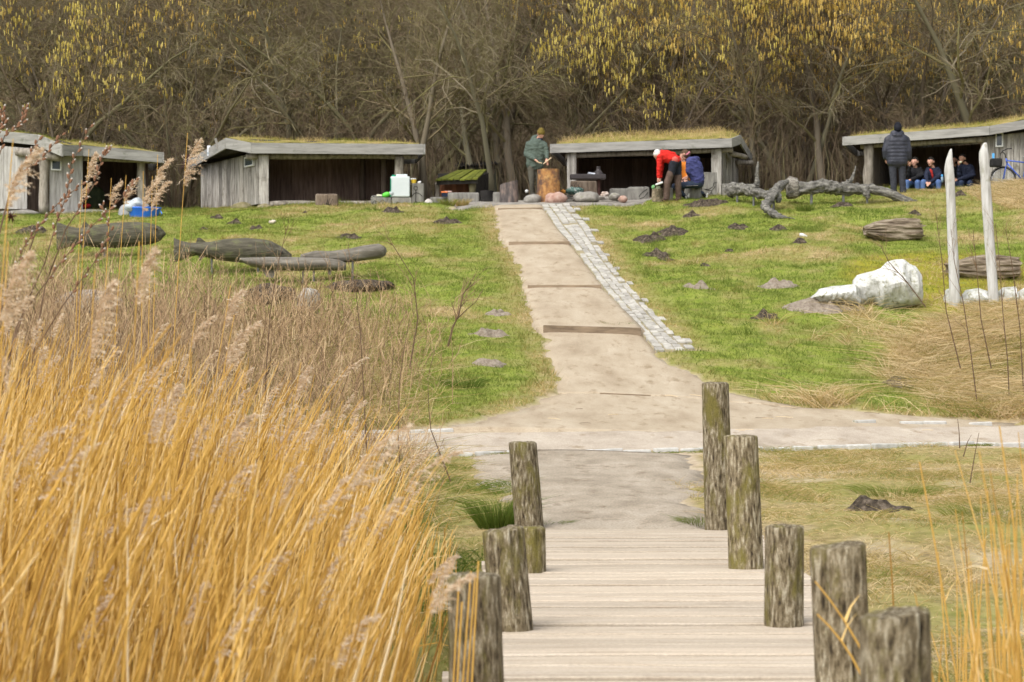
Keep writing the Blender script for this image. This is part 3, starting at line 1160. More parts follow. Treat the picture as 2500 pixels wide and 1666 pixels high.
# ---- shelter at the left edge of the picture
S1 = thing('timber_shelter', onG(150, 62), 'long turf-roofed timber shelter at the left edge, behind the willow twigs and blue tub', 'shelter', 'turf-roofed shelters')
q = [W(-190, 300, 62.6), W(92, 329, 61.4), W(151, 354, 60.6), W(202, 355, 61.6), W(396, 372, 62.6), W(372, 392, 67), W(-150, 330, 67.5)]
for i in range(len(q)):
    fascia_board(S1, q[i], q[(i + 1) % len(q)], .29 if i != 1 else .31)
roof(S1, q, .28, hump=.07, tall=.09, tintc=.3, blades=2800)
b0, b1 = W(-190, 508, 62.4), W(66, 511, 61.6)
M_sunlit = mat('sunlit_boards', [(.20, .185, .165), (.36, .345, .32), (.48, .46, .43)], scale=5, stretch=(3, 3, .35), rnd=.15, bump=.3)  # paler copy of the weathered boards, sunlight on the front put into the colour
boards(S1, b0, b1, Vector((b0.x, b0.y, W(0, 340, 62.4).z)), Vector((b1.x, b1.y, W(0, 362, 61.6).z)), 9, M_sunlit, ragged=.01)
b0, b1 = W(66, 512, 63.2), W(100, 512, 62.6)
boards(S1, b0, b1, Vector((b0.x, b0.y, W(0, 366, 63).z)), Vector((b1.x, b1.y, W(0, 370, 62.6).z)), 3, M_inner)
log_(S1, W(108, 522, 61.4), W(108, 362, 61.4), .13, 'post', M_log)
b0, b1 = W(121, 517, 61.5), W(201, 516, 61.9)
boards(S1, b0, b1, Vector((b0.x, b0.y, W(0, 375, 61.5).z)), Vector((b1.x, b1.y, W(0, 375, 61.9).z)), 6, M_sunlit, ragged=.01)
window(S1, lerp(b0, b1, .02), lerp(b0, b1, .34), W(0, 417, 61.6).z, W(0, 377, 61.6).z)
log_(S1, W(40, 372, 61.6), W(150, 384, 61.2), .12, 'beam', M_log)
log_(S1, W(205, 386, 62.0), W(380, 394, 62.9), .07, 'beam', M_log)
b0, b1 = W(200, 516, 65.2), W(360, 516, 66.0)
boards(S1, b0, b1, Vector((b0.x, b0.y, W(0, 392, 65.4).z)), Vector((b1.x, b1.y, W(0, 396, 66).z)), 9, M_inner)
b0, b1 = W(352, 514, 62.9), W(340, 514, 66)
boards(S1, b1, b0, Vector((b1.x, b1.y, W(0, 394, 66).z)), Vector((b0.x, b0.y, W(0, 392, 62.9).z)), 6, M_inner)
log_(S1, W(345, 518, 62.9), W(345, 388, 62.9), .12, 'post', M_log)
for (u, a, b, c, yy, s) in ((55, 513, 532, 90, 61.3, 1), (165, 516, 530, 90, 61.3, 2), (228, 512, 526, 92, 61.5, 3), (10, 515, 535, 40, 61.2, 4)):
    rock(S1, u, a, b, c, yy, M_stone, s * 2.3, name='footing_stone')
MB().box8([W(203, 516, 62.2), W(352, 515, 63), W(352, 518, 66), W(203, 518, 65.2), W(203, 512, 62.2), W(352, 511, 63), W(352, 514, 66), W(203, 514, 65.2)]).build('floor', M_inner, S1)

# ---- shelter right of the path, behind the fire place
S3 = thing('timber_shelter', onG(1580, 63), 'turf-roofed timber shelter with tall dry roof grass, right of the path behind the barbecue', 'shelter', 'turf-roofed shelters')
q = [W(1347, 352, 62.4), W(1787, 338, 62.0), W(1809, 330, 62.6), W(1837, 378, 67.2), W(1380, 385, 67.4)]
for i in range(len(q)):
    fascia_board(S3, q[i], q[(i + 1) % len(q)], .245)
roof(S3, q, .24, hump=.24, tall=.21, tintc=.72, blades=4600)
log_(S3, W(1380, 381, 62.7), W(1790, 366, 62.3), .075, 'beam', M_log)
MB().bbox(lerp(W(1396, 470, 62.6), W(1396, 376, 62.6), .5), (.25, .2, W(0, 376, 62.6).z - W(0, 482, 62.6).z), bev=.03, jitter=.01).build('corner_post', M_old, S3)
MB().bbox(lerp(W(1749, 482, 62.3), W(1749, 366, 62.3), .5), (.27, .1, W(0, 366, 62.3).z - W(0, 486, 62.3).z), bev=.012, jitter=.01).build('corner_post', M_old, S3)
b0, b1 = W(1763, 482, 62.4), W(1801, 480, 66)
boards(S3, b0, b1, Vector((b0.x, b0.y, W(0, 363, 62.4).z)), Vector((b1.x, b1.y, W(0, 395, 66).z)), 8, ragged=.01)
b0, b1 = W(1410, 484, 66.2), W(1790, 478, 66.2)
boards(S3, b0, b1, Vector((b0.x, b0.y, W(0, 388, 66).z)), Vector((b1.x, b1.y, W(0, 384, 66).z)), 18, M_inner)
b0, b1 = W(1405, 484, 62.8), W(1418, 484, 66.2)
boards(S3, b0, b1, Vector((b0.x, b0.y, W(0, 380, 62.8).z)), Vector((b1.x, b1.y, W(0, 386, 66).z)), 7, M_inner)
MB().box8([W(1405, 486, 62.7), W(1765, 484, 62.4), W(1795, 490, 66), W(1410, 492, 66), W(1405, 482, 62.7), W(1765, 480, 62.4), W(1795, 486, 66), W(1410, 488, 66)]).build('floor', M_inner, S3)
log_(S3, W(1786, 376, 62.9), W(1822, 384, 64.0), .07, 'purlin', M_log)
log_(S3, W(1800, 396, 65.2), W(1836, 398, 66.0), .07, 'purlin', M_log)
MB().box8([W(1345, 350, 67.2), W(1350, 350, 67.2), W(1350, 350, 67.3), W(1345, 350, 67.3), W(1345, 349, 67.2), W(1350, 349, 67.2), W(1350, 349, 67.3), W(1345, 349, 67.3)]) if False else None

# ---- shelter at the right edge with the seated people
S4 = thing('timber_shelter', onG(2330, 62), 'turf-roofed timber shelter at the right edge with people sitting inside', 'shelter', 'turf-roofed shelters')
q = [W(2061, 334, 62.6), W(2416, 308, 61.4), W(2640, 268, 60.6), W(2640, 300, 67), W(2092, 362, 67.6)]
for i in range(len(q)):
    fascia_board(S4, q[i], q[(i + 1) % len(q)], .24)
roof(S4, q, .24, hump=.09, tall=.12, tintc=.42, blades=3400)
log_(S4, W(2100, 358, 62.9), W(2400, 340, 61.8), .075, 'beam', M_log)
log_(S4, W(2120, 480, 62.7), W(2120, 352, 62.7), .135, 'post', M_log)
b0, b1 = W(2130, 472, 62.8), W(2178, 470, 65.8)
boards(S4, b0, b1, Vector((b0.x, b0.y, W(0, 356, 62.8).z)), Vector((b1.x, b1.y, W(0, 372, 65.8).z)), 7, mat('side_boards', [(.11, .09, .075), (.18, .155, .13)], scale=5, stretch=(3, 3, .4), rnd=.2, bump=.2))
b0, b1 = W(2170, 470, 65.6), W(2420, 466, 65.2)
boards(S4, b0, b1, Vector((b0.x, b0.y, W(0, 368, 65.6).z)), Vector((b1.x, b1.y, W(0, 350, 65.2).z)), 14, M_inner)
b0, b1 = W(2396, 472, 61.9), W(2650, 476, 61.0)
boards(S4, b0, b1, Vector((b0.x, b0.y, W(0, 336, 61.9).z)), Vector((b1.x, b1.y, W(0, 305, 61.0).z)), 15, ragged=.01)
window(S4, lerp(b0, b1, .14), lerp(b0, b1, .215), W(0, 360, 61.8).z, W(0, 325, 61.8).z)
b2 = W(2402, 470, 65.3)
boards(S4, b2, b0, Vector((b2.x, b2.y, W(0, 352, 65.2).z)), Vector((b0.x, b0.y, W(0, 338, 61.9).z)), 6, M_inner)
SEAT4 = W(0, 462, 62.6).z
MB().box8([W(2135, 474, 62.6), W(2396, 470, 62.1), W(2402, 474, 65), W(2178, 478, 65.4), W(2135, 462, 62.6), W(2396, 458, 62.1), W(2402, 468, 65), W(2178, 470, 65.4)]).build('sleeping_platform', mat('platform_boards', [(.16, .13, .105), (.26, .22, .18)], scale=4, stretch=(.5, 3, 3), bump=.2), S4)

# ---- small woodshed with the mossy plank roof, and the dark shed behind it
WS = thing('woodshed', onG(1120, 64), 'small woodshed with bright mossy plank roof between the two middle shelters', 'shed')
M_mossroof = mat('mossy_plank', [(.05, .06, .01), (.12, .135, .016), (.18, .185, .03)], scale=5, rnd=.2, bump=.8, bscale=18, bdist=.03, spot=(.05, .045, .02), spot_scale=5, spot_at=.62)
e0, e1, r0, r1 = W(1062, 439, 63.4), W(1167, 435, 63.0), W(1116, 416, 66.0), W(1189, 413, 65.6)
n = 7
for k in range(n):
    a, b = k / n + .006, (k + 1) / n - .012
    p0, p1, p2, p3 = lerp(e0, e1, a), lerp(e0, e1, b), lerp(r0, r1, b), lerp(r0, r1, a)
    j = Vector((0, 0, random.uniform(-.015, .015)))
    dn = Vector((0, 0, -.04))
    MB().box8([p0 + j + dn, p1 + j + dn, p2 + j + dn, p3 + j + dn, p0 + j, p1 + j, p2 + j, p3 + j]).build('roof_plank', M_mossroof, WS)
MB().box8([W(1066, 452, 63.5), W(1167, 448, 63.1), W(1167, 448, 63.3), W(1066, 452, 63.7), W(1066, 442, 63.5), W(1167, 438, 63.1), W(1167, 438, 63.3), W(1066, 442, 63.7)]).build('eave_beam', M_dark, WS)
b0, b1 = W(1072, 500, 64.2), W(1146, 500, 64.0)
boards(WS, b0, b1, Vector((b0.x, b0.y, W(0, 447, 64.2).z)), Vector((b1.x, b1.y, W(0, 447, 64).z)), 9, mat('red_boards', [(.13, .055, .03), (.20, .09, .05)], scale=5, rnd=.3, bump=.2, stretch=(3, 3, .4)))
log_(WS, W(1152, 506, 63.4), W(1152, 445, 63.4), .09, 'post', mat('olive_post', [(.10, .09, .05), (.18, .16, .09)], scale=5, bump=.3))
log_(WS, W(1068, 506, 63.7), W(1068, 447, 63.7), .07, 'post', M_log)
b0, b1 = W(1160, 504, 63.6), W(1192, 504, 66)
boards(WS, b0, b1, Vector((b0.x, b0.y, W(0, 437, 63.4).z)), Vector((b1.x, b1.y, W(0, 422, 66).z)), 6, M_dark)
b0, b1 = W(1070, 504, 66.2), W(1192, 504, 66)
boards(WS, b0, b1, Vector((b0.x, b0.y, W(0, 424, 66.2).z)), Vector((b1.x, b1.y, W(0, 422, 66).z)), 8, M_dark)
WB = thing('shed', onG(1160, 68), 'dark shed with corrugated roof just behind the mossy woodshed', 'shed')
cr_ = MB()
nn = 44
for k in range(nn + 1):
    t = k / nn
    a = lerp(W(1110, 406, 67.4), W(1216, 398, 67.2), t)
    b = lerp(W(1116, 398, 70), W(1216, 392, 70), t)
    dz = Vector((0, 0, .035 * math.sin(k * math.pi / 2)))
    cr_.v += [a + dz, b + dz, a + dz - Vector((0, 0, .02)), b + dz - Vector((0, 0, .02))]
for k in range(nn):
    i = k * 4
    cr_.f += [(i, i + 4, i + 5, i + 1), (i + 2, i + 3, i + 7, i + 6), (i, i + 2, i + 6, i + 4)]
cr_.build('corrugated_roof', M_dark, WB)
b0, b1 = W(1116, 505, 67.6), W(1212, 505, 67.5)
boards(WB, b0, b1, Vector((b0.x, b0.y, W(0, 407, 67.6).z)), Vector((b1.x, b1.y, W(0, 402, 67.5).z)), 12, mat('old_green_boards', [(.035, .035, .022), (.07, .066, .045)], scale=5, rnd=.2, bump=.2, stretch=(3, 3, .4)))

# ================================================================== THINGS ON THE PLATEAU
def block(label, u0, u1, v0, Y, depth=.38, rz=0.0, m=None, name='wooden_block', cat='block', bev=.025, base=None, group=None, jitter=.012):
    a, b = W(u0, v0, Y), W(u1, v0, Y)
    zb = (gz((a.x + b.x) / 2, Y) - .05) if base is None else base
    c = Vector(((a.x + b.x) / 2, Y + depth / 2, (a.z + zb) / 2))
    o = thing(name, (c.x, c.y, zb), label, cat, group)
    MB().bbox(c, (b.x - a.x, depth, a.z - zb), rz=rz, bev=bev, jitter=jitter).build('body', m or M_block, o)
    return o, Y


def carve(parent, polys, Y, r=.009):
    """shallow dark grooves on the front face"""
    for pl in polys:
        MB().tube([W(u, v, Y - .002) for (u, v) in pl], r, n=6).build('carved_line', M_carve, parent)


def circ(u, v, r, n=14):
    return [(u + r * math.cos(2 * math.pi * k / n), v + r * math.sin(2 * math.pi * k / n)) for k in range(n + 1)]


GB = 'carved wooden seat blocks'
YB = 60.2
o, yb = block('low carved block under the plate and green bottle, beside the canister', 905, 955, 482, YB, group=GB)
carve(o, [[(908, 510), (909, 497), (915, 490), (922, 493), (928, 503)], [(916, 492), (921, 511)], [(920, 511), (925, 496), (935, 488), (942, 496), (944, 509)]], YB)
o, yb = block('low carved block directly under the white water canister', 956, 1005, 482, YB, group=GB)
carve(o, [[(959, 509), (966, 502), (968, 496)], [(966, 499), (971, 493), (974, 496)]], YB)
o, yb = block('tall block with a carved stick figure, right of the water canister', 1006, 1035, 448, YB, depth=.32, group=GB)
carve(o, [circ(1015, 460, 4.6), [(1015, 465), (1015, 492)], [(1004.5, 480), (1010, 474), (1015, 470.5)], [(1015, 470.5), (1024, 473), (1031, 480)], [(1015, 492), (1009, 499), (1007, 507)], [(1015, 492), (1022, 498), (1025, 507)]], YB)
block('brown upright block standing before the left middle shelter', 770, 824, 473, 60.4, depth=.4, m=M_brownblock, bev=.05, group=GB)
carve(tag(thing('carving', (0, 0, 0), None, None), None), [], 60) if False else None
o = [x for x in bpy.data.objects if x.get('label', '').startswith('brown upright block')][0]
carve(o, [[(800, 487), (797, 500), (803, 512)], [(806, 484), (801, 497), (808, 510)], [(795, 497), (812, 503)], [(812, 486), (806, 500), (810, 508)]], 60.4)
block('low grey wooden bench block, left part, in front of the mossy woodshed', 1049, 1094, 481, 60.9, depth=.45, bev=.05, group=GB)
block('longer grey wooden bench block with a small box on it, before the woodshed', 1093, 1170, 470, 60.6, depth=.45, bev=.05, group=GB)
block('small grey block leaning beside the charred stump', 1203, 1226, 469, 60.9, depth=.4, bev=.05, group=GB)
block('low grey stone-like bench block right of the barbecue', 1489, 1542, 460, 61.4, depth=.4, bev=.05, group=GB)
o, yb = block('tapered grey bench block with carved loop, right of the barbecue', 1532, 1586, 456, 60.8, depth=.45, bev=.06, group=GB)
carve(o, [[(1580, 462), (1568, 470), (1560, 480), (1562, 486), (1572, 482), (1582, 470)]], 60.8)
o, yb = block('brown block with carved chevrons under the barbecue tray', 1393, 1458, 442, 61.5, depth=.4, bev=.04, m=M_brownblock, group=GB)
carve(o, [[(1400, 447), (1396, 453), (1400, 460)], [(1408, 446), (1402, 453), (1407, 460)], [(1417, 446), (1411, 453), (1416, 461)]], 61.5)
o, yb = block('tall carved block behind the seated person in blue', 1716, 1751, 421, 61.0, depth=.3, bev=.015, group=GB)
carve(o, [[(1718, 462), (1730, 463), (1741, 456), (1743, 447), (1750, 446)], [(1722, 464), (1738, 466), (1746, 455)], [(1738, 468), (1733, 474), (1732, 486)], [(1737, 471), (1743, 483)]], 61.0)
block('wide grey block half hidden behind the driftwood log', 1763, 1845, 449, 60.9, depth=.4, bev=.015, group=GB)
block('narrow dark board block between the legs of the person in red', 1632, 1643, 459, 59.3, depth=.3, bev=.015, group=GB)


def stump(label, u0, u1, v0, Y, m, sl=0.0, rough=.18, name='tree_stump', top=None, n=20, ax=.9):
    a, b = W(u0, v0, Y), W(u1, v0, Y)
    r = (b.x - a.x) / 2
    zb = gz((a.x + b.x) / 2, Y) - .05
    c = Vector(((a.x + b.x) / 2, Y, zb))
    o = thing(name, c, label, 'stump')
    mb = MB()
    h = a.z - zb
    sdd = random.uniform(0, 50)
    rows_ = 9
    for i in range(rows_ + 1):
        t = i / rows_
        for k in range(n):
            th = 2 * math.pi * k / n
            rr = r * (1.05 - .08 * t) * (1 + rough * noise.noise(Vector((math.cos(th) * 1.3 + sdd, math.sin(th) * 1.3, t * 1.5))) + .05 * noise.noise(Vector((math.cos(th) * 5 + sdd, math.sin(th) * 5, t * 3))))
            mb.v.append(c + Vector((math.cos(th) * rr, math.sin(th) * rr * ax, h * t + sl * math.cos(th) * r * t)))
    for i in range(rows_):
        for k in range(n):
            mb.f.append((i * n + k, i * n + (k + 1) % n, (i + 1) * n + (k + 1) % n, (i + 1) * n + k))
    mb.build('bark', m, o, smooth=True)
    MB().add([mb.v[rows_ * n + k] for k in range(n)], [tuple(range(n))]).build('cut_face', top or mat('cut_face', [(.26, .17, .09), (.42, .30, .17)], scale=6, bump=.3), o)
    return o


stump('big orange-brown chopping stump in front of the person in green', 1312, 1368, 414, 59.7,
      mat('orange_bark', [(.14, .07, .04), (.34, .17, .06), (.46, .28, .11)], scale=7, stretch=(1.5, 1.5, .8), bump=.7, spot=(.10, .06, .045), spot_scale=3.2, spot_at=.50))
stump('charred slanting stump left of the person in green', 1220, 1264, 446, 59.8,
      mat('charred_bark', [(.04, .035, .035), (.10, .085, .08), (.30, .22, .18)], scale=5, stretch=(1.5, 1.5, .4), bump=.6), sl=.28, rough=.1)
stump('small speckled stump under the cutting board of the person in red', 1592, 1619, 460, 59.2, mat('speckled_bark', [(.09, .07, .05), (.17, .14, .09), (.36, .28, .2)], scale=14, bump=.6))
stump('grey stump that the person in the blue jacket sits on', 1672, 1713, 454, 59.9, M_block)
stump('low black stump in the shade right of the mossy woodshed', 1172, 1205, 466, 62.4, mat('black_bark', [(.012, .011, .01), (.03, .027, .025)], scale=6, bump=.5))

# ---- stones around the fire
for (u, a, b, w, yy, m, s, lab) in ((1301, 475, 499, 48, 59.5, M_stone, 1.1, 'flat grey boulder left of the pink fire-ring stone'),
                                    (1357, 470, 502, 58, 59.3, M_pink, 2.3, 'large pink boulder in front of the chopping stump'),
                                    (1432, 468, 495, 66, 59.4, M_stone, 3.4, 'wide grey boulder below the barbecue at the path top'),
                                    (1500, 471, 487, 32, 59.6, M_stone, 4.7, 'small grey boulder left of the bench blocks'),
                                    (1521, 478, 493, 24, 59.3, M_pink, 5.1, 'small pinkish boulder before the bench blocks'),
                                    (1045, 487, 512, 24, 59.9, mat('pale_rock', [(.36, .32, .28), (.55, .52, .48)], scale=7, bump=.4), 6.3, 'pale pinkish-white rock beside the stick figure block')):
    rock(None, u, a, b, w, yy, m, s, lab, 'boulder', 'boulder', group='stones round the fire place')
hp = MB()
cpt = onG(1440, 60.6)
hp.ball(cpt - Vector((0, 0, .02)), (.95, .7, .2), sub=4, amp=.25, freq=2.5, seed=4)
tag(hp.build('ash_heap', M_ash, None, smooth=True, loc=cpt), 'low grey heap of ash and charcoal between the fire stones', 'ash heap')

# ---- barbecue
bq = thing('barbecue', onG(1440, 60.9), 'dark metal barbecue tray on a post with a short chimney', 'barbecue')
YQ = 60.7
a, b = W(1392, 427, YQ), W(1478, 427, YQ)
MB().bbox(((a.x + b.x) / 2, YQ, a.z - .06), (b.x - a.x, .5, .12), bev=.01, rz=.02).build('tray', M_metal, bq)
MB().box(lerp(W(1462, 428, YQ + .1), W(1462, 478, YQ + .1), .5), (.075, .075, .58)).build('post', mat('rusty_metal', [(.06, .03, .025), (.11, .055, .045)], scale=9, bump=.2), bq)
p = W(1461, 427, YQ - .08)
MB().lathe(p, [(.13, 0), (.12, .06), (.075, .10), (.055, .14), (.055, .20), (.065, .205), (.06, .215)], n=16).build('chimney', M_metal, bq)
fo = MB()
fo.bbox(W(1443, 423.5, YQ - .1) + Vector((0, 0, -.015)), (.20, .18, .075), bev=.03, jitter=.04)
tag(fo.build('foil_parcel', mat('foil', [(.25, .28, .34), (.6, .62, .66)], scale=14, rough=.35, metal=.6, bump=.5), None, loc=W(1443, 427, YQ - .1)), 'small silver foil parcel lying on the barbecue tray', 'foil parcel')

# ---- water canister and food on the blocks
cn = thing('water_canister', W(978, 482, 60.3), 'white plastic water canister with green cap standing on a low block', 'canister')
p0, p1 = W(954, 482, 60.35), W(1001, 432, 60.35)
c = (p0 + p1) / 2
M_plastic = mat('milky_plastic', [(.62, .68, .68), (.74, .79, .79)], scale=2, rough=.4, bump=0, spec=.4, transl=.25)
mb = MB().bbox(c, (p1.x - p0.x, .34, p1.z - p0.z), bev=.035, seg=4)
mb.build('tank', M_plastic, cn, smooth=False)
MB().bbox(W(981, 430, 60.35), (.30, .12, .085), bev=.02).build('handle', M_plastic, cn)
MB().lathe(W(962, 432.5, 60.35), [(.06, -.02), (.06, .045), (.055, .05)], n=16).build('cap', mat('green_plastic', [(.01, .22, .12), (.015, .28, .16)], scale=3, rough=.45, bump=0), cn)
MB().box8([W(953, 481, 60.17), W(955, 481, 60.17), W(955, 481, 60.5), W(953, 481, 60.5), W(953, 436, 60.17), W(955, 436, 60.17), W(955, 436, 60.5), W(953, 436, 60.5)]).build('edge_strip', MATS['green_plastic'], cn)
pl = thing('plate', W(920, 481, 60.3), 'white plate with light food on the low carved block', 'plate')
MB().lathe(W(921, 482, 60.36), [(.10, 0), (.17, .02), (.165, .025), (.10, .012)], n=20).build('dish', M_white, pl)
MB().bbox(W(926, 477.5, 60.36), (.14, .14, .05), bev=.015, jitter=.01).build('bread', mat('bread', [(.5, .47, .33), (.62, .6, .45)], scale=8, bump=.2), pl)
bt = thing('squeeze_bottle', W(945, 481, 60.2), 'bright green and clear bottle lying beside the canister', 'bottle')
q0 = W(934, 479, 60.22)
MB().tube([q0, q0 + Vector((.05, 0, .02)), q0 + Vector((.13, 0, .045)), q0 + Vector((.19, 0, .06))], [.035, .065, .07, .05], n=12).build('label_band', mat('lime_green', [(.10, .52, .05), (.14, .6, .08)], scale=5, rough=.5, bump=0), bt, smooth=True)
MB().tube([q0 + Vector((.19, 0, .06)), q0 + Vector((.24, 0, .07)), q0 + Vector((.30, 0, .06))], [.055, .075, .045], n=12).build('clear_end', mat('clear_plastic', [(.55, .6, .62), (.7, .74, .76)], scale=9, rough=.25, bump=.1, transl=.4), bt, smooth=True)
tb = thing('food_tub', W(1010, 448, 60.3), 'small yellow food tub with pale lid on the stick figure block', 'tub')
MB().lathe(W(1010, 448, 60.36), [(.055, 0), (.075, .10)], n=14).build('cup', mat('yellow_card', [(.62, .42, .03), (.72, .5, .06)], scale=14, bump=0, spot=(.12, .1, .03), spot_scale=16, spot_at=.62), tb)
MB().lathe(W(1009, 438.5, 60.36), [(.082, 0), (.082, .022), (.07, .028)], n=14).build('lid', M_white, tb)
tag(MB().ball(W(1024, 445.5, 60.36), (.05, .05, .035), sub=2, amp=.5, freq=2).build('paper_scrap', M_white, None, loc=W(1024, 448, 60.36)), 'crumpled white paper beside the yellow tub', 'paper')
mx = thing('small_box', W(1085, 481, 60.8), 'tiny dark blue and orange box on the low bench block', 'box')
MB().bbox(W(1085.5, 476, 60.8), (.155, .09, .10), bev=.006).build('carton', mat('navy_card', [(.01, .014, .03), (.02, .03, .06)], scale=5, bump=0), mx)
MB().bbox(W(1085, 469.5, 60.8), (.165, .1, .04), bev=.006).build('orange_lid', mat('orange_card', [(.6, .16, .05), (.7, .22, .08)], scale=5, bump=0), mx)
tag(MB().bbox(W(1094, 468.5, 60.85), (.19, .12, .03), bev=.01, jitter=.02).build('wrapper', mat('pink_paper', [(.55, .28, .24), (.68, .5, .45)], scale=14, bump=.2), None, loc=W(1094, 470, 60.85)), 'small pinkish wrapper on the longer bench block', 'wrapper')
bgm = MB().ball(W(1402, 467, 60.2), (.24, .18, .10), sub=3, amp=.45, freq=2.2, seed=8)
tag(bgm.build('charcoal_bag', mat('printed_bag', [(.02, .06, .045), (.06, .12, .10), (.5, .5, .48)], scale=16, bump=.4, rough=.5), None, smooth=True, loc=W(1402, 472, 60.2)), 'crumpled dark green and white bag lying by the grey boulder', 'bag')
tag(MB().ball(W(1375, 468, 60.1), (.07, .06, .05), sub=2, amp=.5, freq=2, seed=3).build('orange_peel', mat('orange_scrap', [(.45, .18, .03), (.55, .26, .06)], scale=8, bump=.3), None, smooth=True, loc=W(1375, 472, 60.1)), 'small orange scrap beside the chopping stump', 'scrap')
tag(MB().ball(W(1286, 467.5, 60.4), (.05, .05, .045), sub=2, amp=.3, freq=2, seed=3).build('paper_scrap', M_white, None, loc=W(1286, 472, 60.4)), 'white paper scrap at the feet of the person in green', 'paper')
tag(MB().ball(W(1476, 474, 60.0), (.10, .05, .06), sub=2, amp=.6, freq=2, seed=6).build('wood_scrap', mat('scrap', [(.3, .2, .14), (.62, .55, .5)], scale=12, bump=.3), None, loc=W(1476, 478, 60.0)), 'split pale wood scrap right of the barbecue post', 'scrap')

# ---- blue tub with plastic bag
tu = thing('blue_tub', onG(352, 58.6), 'bright blue plastic tub on the grass before the left shelter', 'tub')
t0 = W(352, 538, 58.6)
M_blue = mat('blue_plastic', [(.015, .12, .62), (.03, .19, .75)], scale=3, rough=.35, bump=.05, spec=.5)
MB().lathe(t0, [(.32, 0), (.36, .06), (.415, .27), (.45, .30), (.45, .325), (.42, .325), (.40, .29), (.33, .04), (.1, .03)], n=28, ax=.85).build('bowl', M_blue, tu, smooth=True)
MB().tube([W(392, 515, 58.5), W(395, 522, 58.4), W(391, 530, 58.5)], .012, n=6).build('handle', M_blue, tu)
pbm = MB().ball(W(330, 502, 58.5), (.28, .2, .16), sub=3, amp=.55, freq=1.8, seed=5)
tag(pbm.build('plastic_bag', MATS['clear_plastic'], None, smooth=True, loc=W(330, 508, 58.5)), 'crumpled translucent plastic bag heaped on the blue tub', 'bag')
gbm = MB().ball(W(318, 525, 59.3), (.30, .22, .30), sub=3, amp=.3, freq=1.6, seed=7)
tag(gbm.build('refuse_sack', mat('grey_plastic', [(.22, .22, .22), (.36, .36, .36)], scale=5, rough=.4, bump=.4), None, smooth=True, loc=onG(318, 59.3)), 'grey translucent sack standing behind the blue tub', 'sack')
tag(MB().ball(W(212, 503, 63.2), (.11, .1, .07), sub=2, amp=.4, freq=2).build('red_cloth', mat('red_cloth', [(.45, .02, .02), (.6, .04, .03)], scale=6, bump=.3), None, smooth=True, loc=W(212, 510, 63.2)), 'small red cloth bundle inside the left shelter', 'cloth')
tag(MB().ball(W(232, 482, 64.2), (.28, .2, .30), sub=3, amp=.3, freq=2).build('rucksack', mat('dark_green_cloth', [(.03, .045, .03), (.10, .12, .05)], scale=4, bump=.3), None, smooth=True, loc=W(232, 510, 64.2)), 'dark green rucksack heap inside the left shelter', 'rucksack')

# ================================================================== SCULPTURES AND LOGS ON THE GRASS
M_fish = mat('carved_fish_wood', [(.035, .03, .02), (.085, .077, .055), (.155, .14, .105)], scale=5, stretch=(.35, 2.5, 2.5), bump=.9, bdist=.05, spot=(.12, .125, .06), spot_scale=5, spot_at=.58)
M_fishtop = mat('sunbleached_fish', [(.08, .07, .055), (.15, .135, .11), (.25, .23, .195)], scale=4, stretch=(.35, 2, 2.5), bump=.4)


def fish(label, prof, Y, thick, rods, fins, m, eye=None, dv=0):
    us = [p[0] for p in prof]
    c = onG((us[0] + us[-1]) / 2, Y)
    o = thing('carved_fish', c, label, 'sculpture', 'carved wooden fish')
    mb = MB()
    n = 16
    ti = np.linspace(0, len(prof) - 1, 34)
    arr = np.array(prof, float)
    idx = np.arange(len(prof))
    for k, t in enumerate(ti):
        u = np.interp(t, idx, arr[:, 0])
        a = np.interp(t, idx, arr[:, 1])
        b = np.interp(t, idx, arr[:, 2])
        w = np.interp(t, idx, arr[:, 3]) * thick
        p0, p1 = W(u, a, Y), W(u, b, Y)
        ce, hz = (p0 + p1) / 2, (p0.z - p1.z) / 2
        for j in range(n):
            th = 2 * math.pi * j / n
            mb.v.append(Vector((ce.x, Y + math.cos(th) * w * (1 + .06 * noise.noise(Vector((u * .1, j, 0)))), ce.z + math.sin(th) * hz)))
    for k in range(len(ti) - 1):
        for j in range(n):
            mb.f.append((k * n + j, k * n + (j + 1) % n, (k + 1) * n + (j + 1) % n, (k + 1) * n + j))
    mb.f.append(tuple(range(n))[::-1])
    mb.f.append(tuple((len(ti) - 1) * n + j for j in range(n)))
    mb.build('body', m, o, smooth=True)
    for pts in fins:
        f = MB()
        k = len(pts)
        f.v = [W(u, v, Y - .035) for u, v in pts] + [W(u, v, Y + .035) for u, v in pts]
        f.f = [tuple(range(k)), tuple(range(2 * k - 1, k - 1, -1))] + [(i, (i + 1) % k, (i + 1) % k + k, i + k) for i in range(k)]
        f.build('fin', m, o)
    for (u, v) in rods:
        p = W(u, v, Y)
        MB().tube([(p.x, p.y, p.z), (p.x, p.y, gz(p.x, p.y) - .1)], .022, n=8).build('support_rod', M_rod, o)
    if eye:
        MB().ball(W(eye[0], eye[1], Y) - Vector((0, thick * .72, 0)), .03, sub=2).build('eye', M_dark, o, smooth=True)
    return o


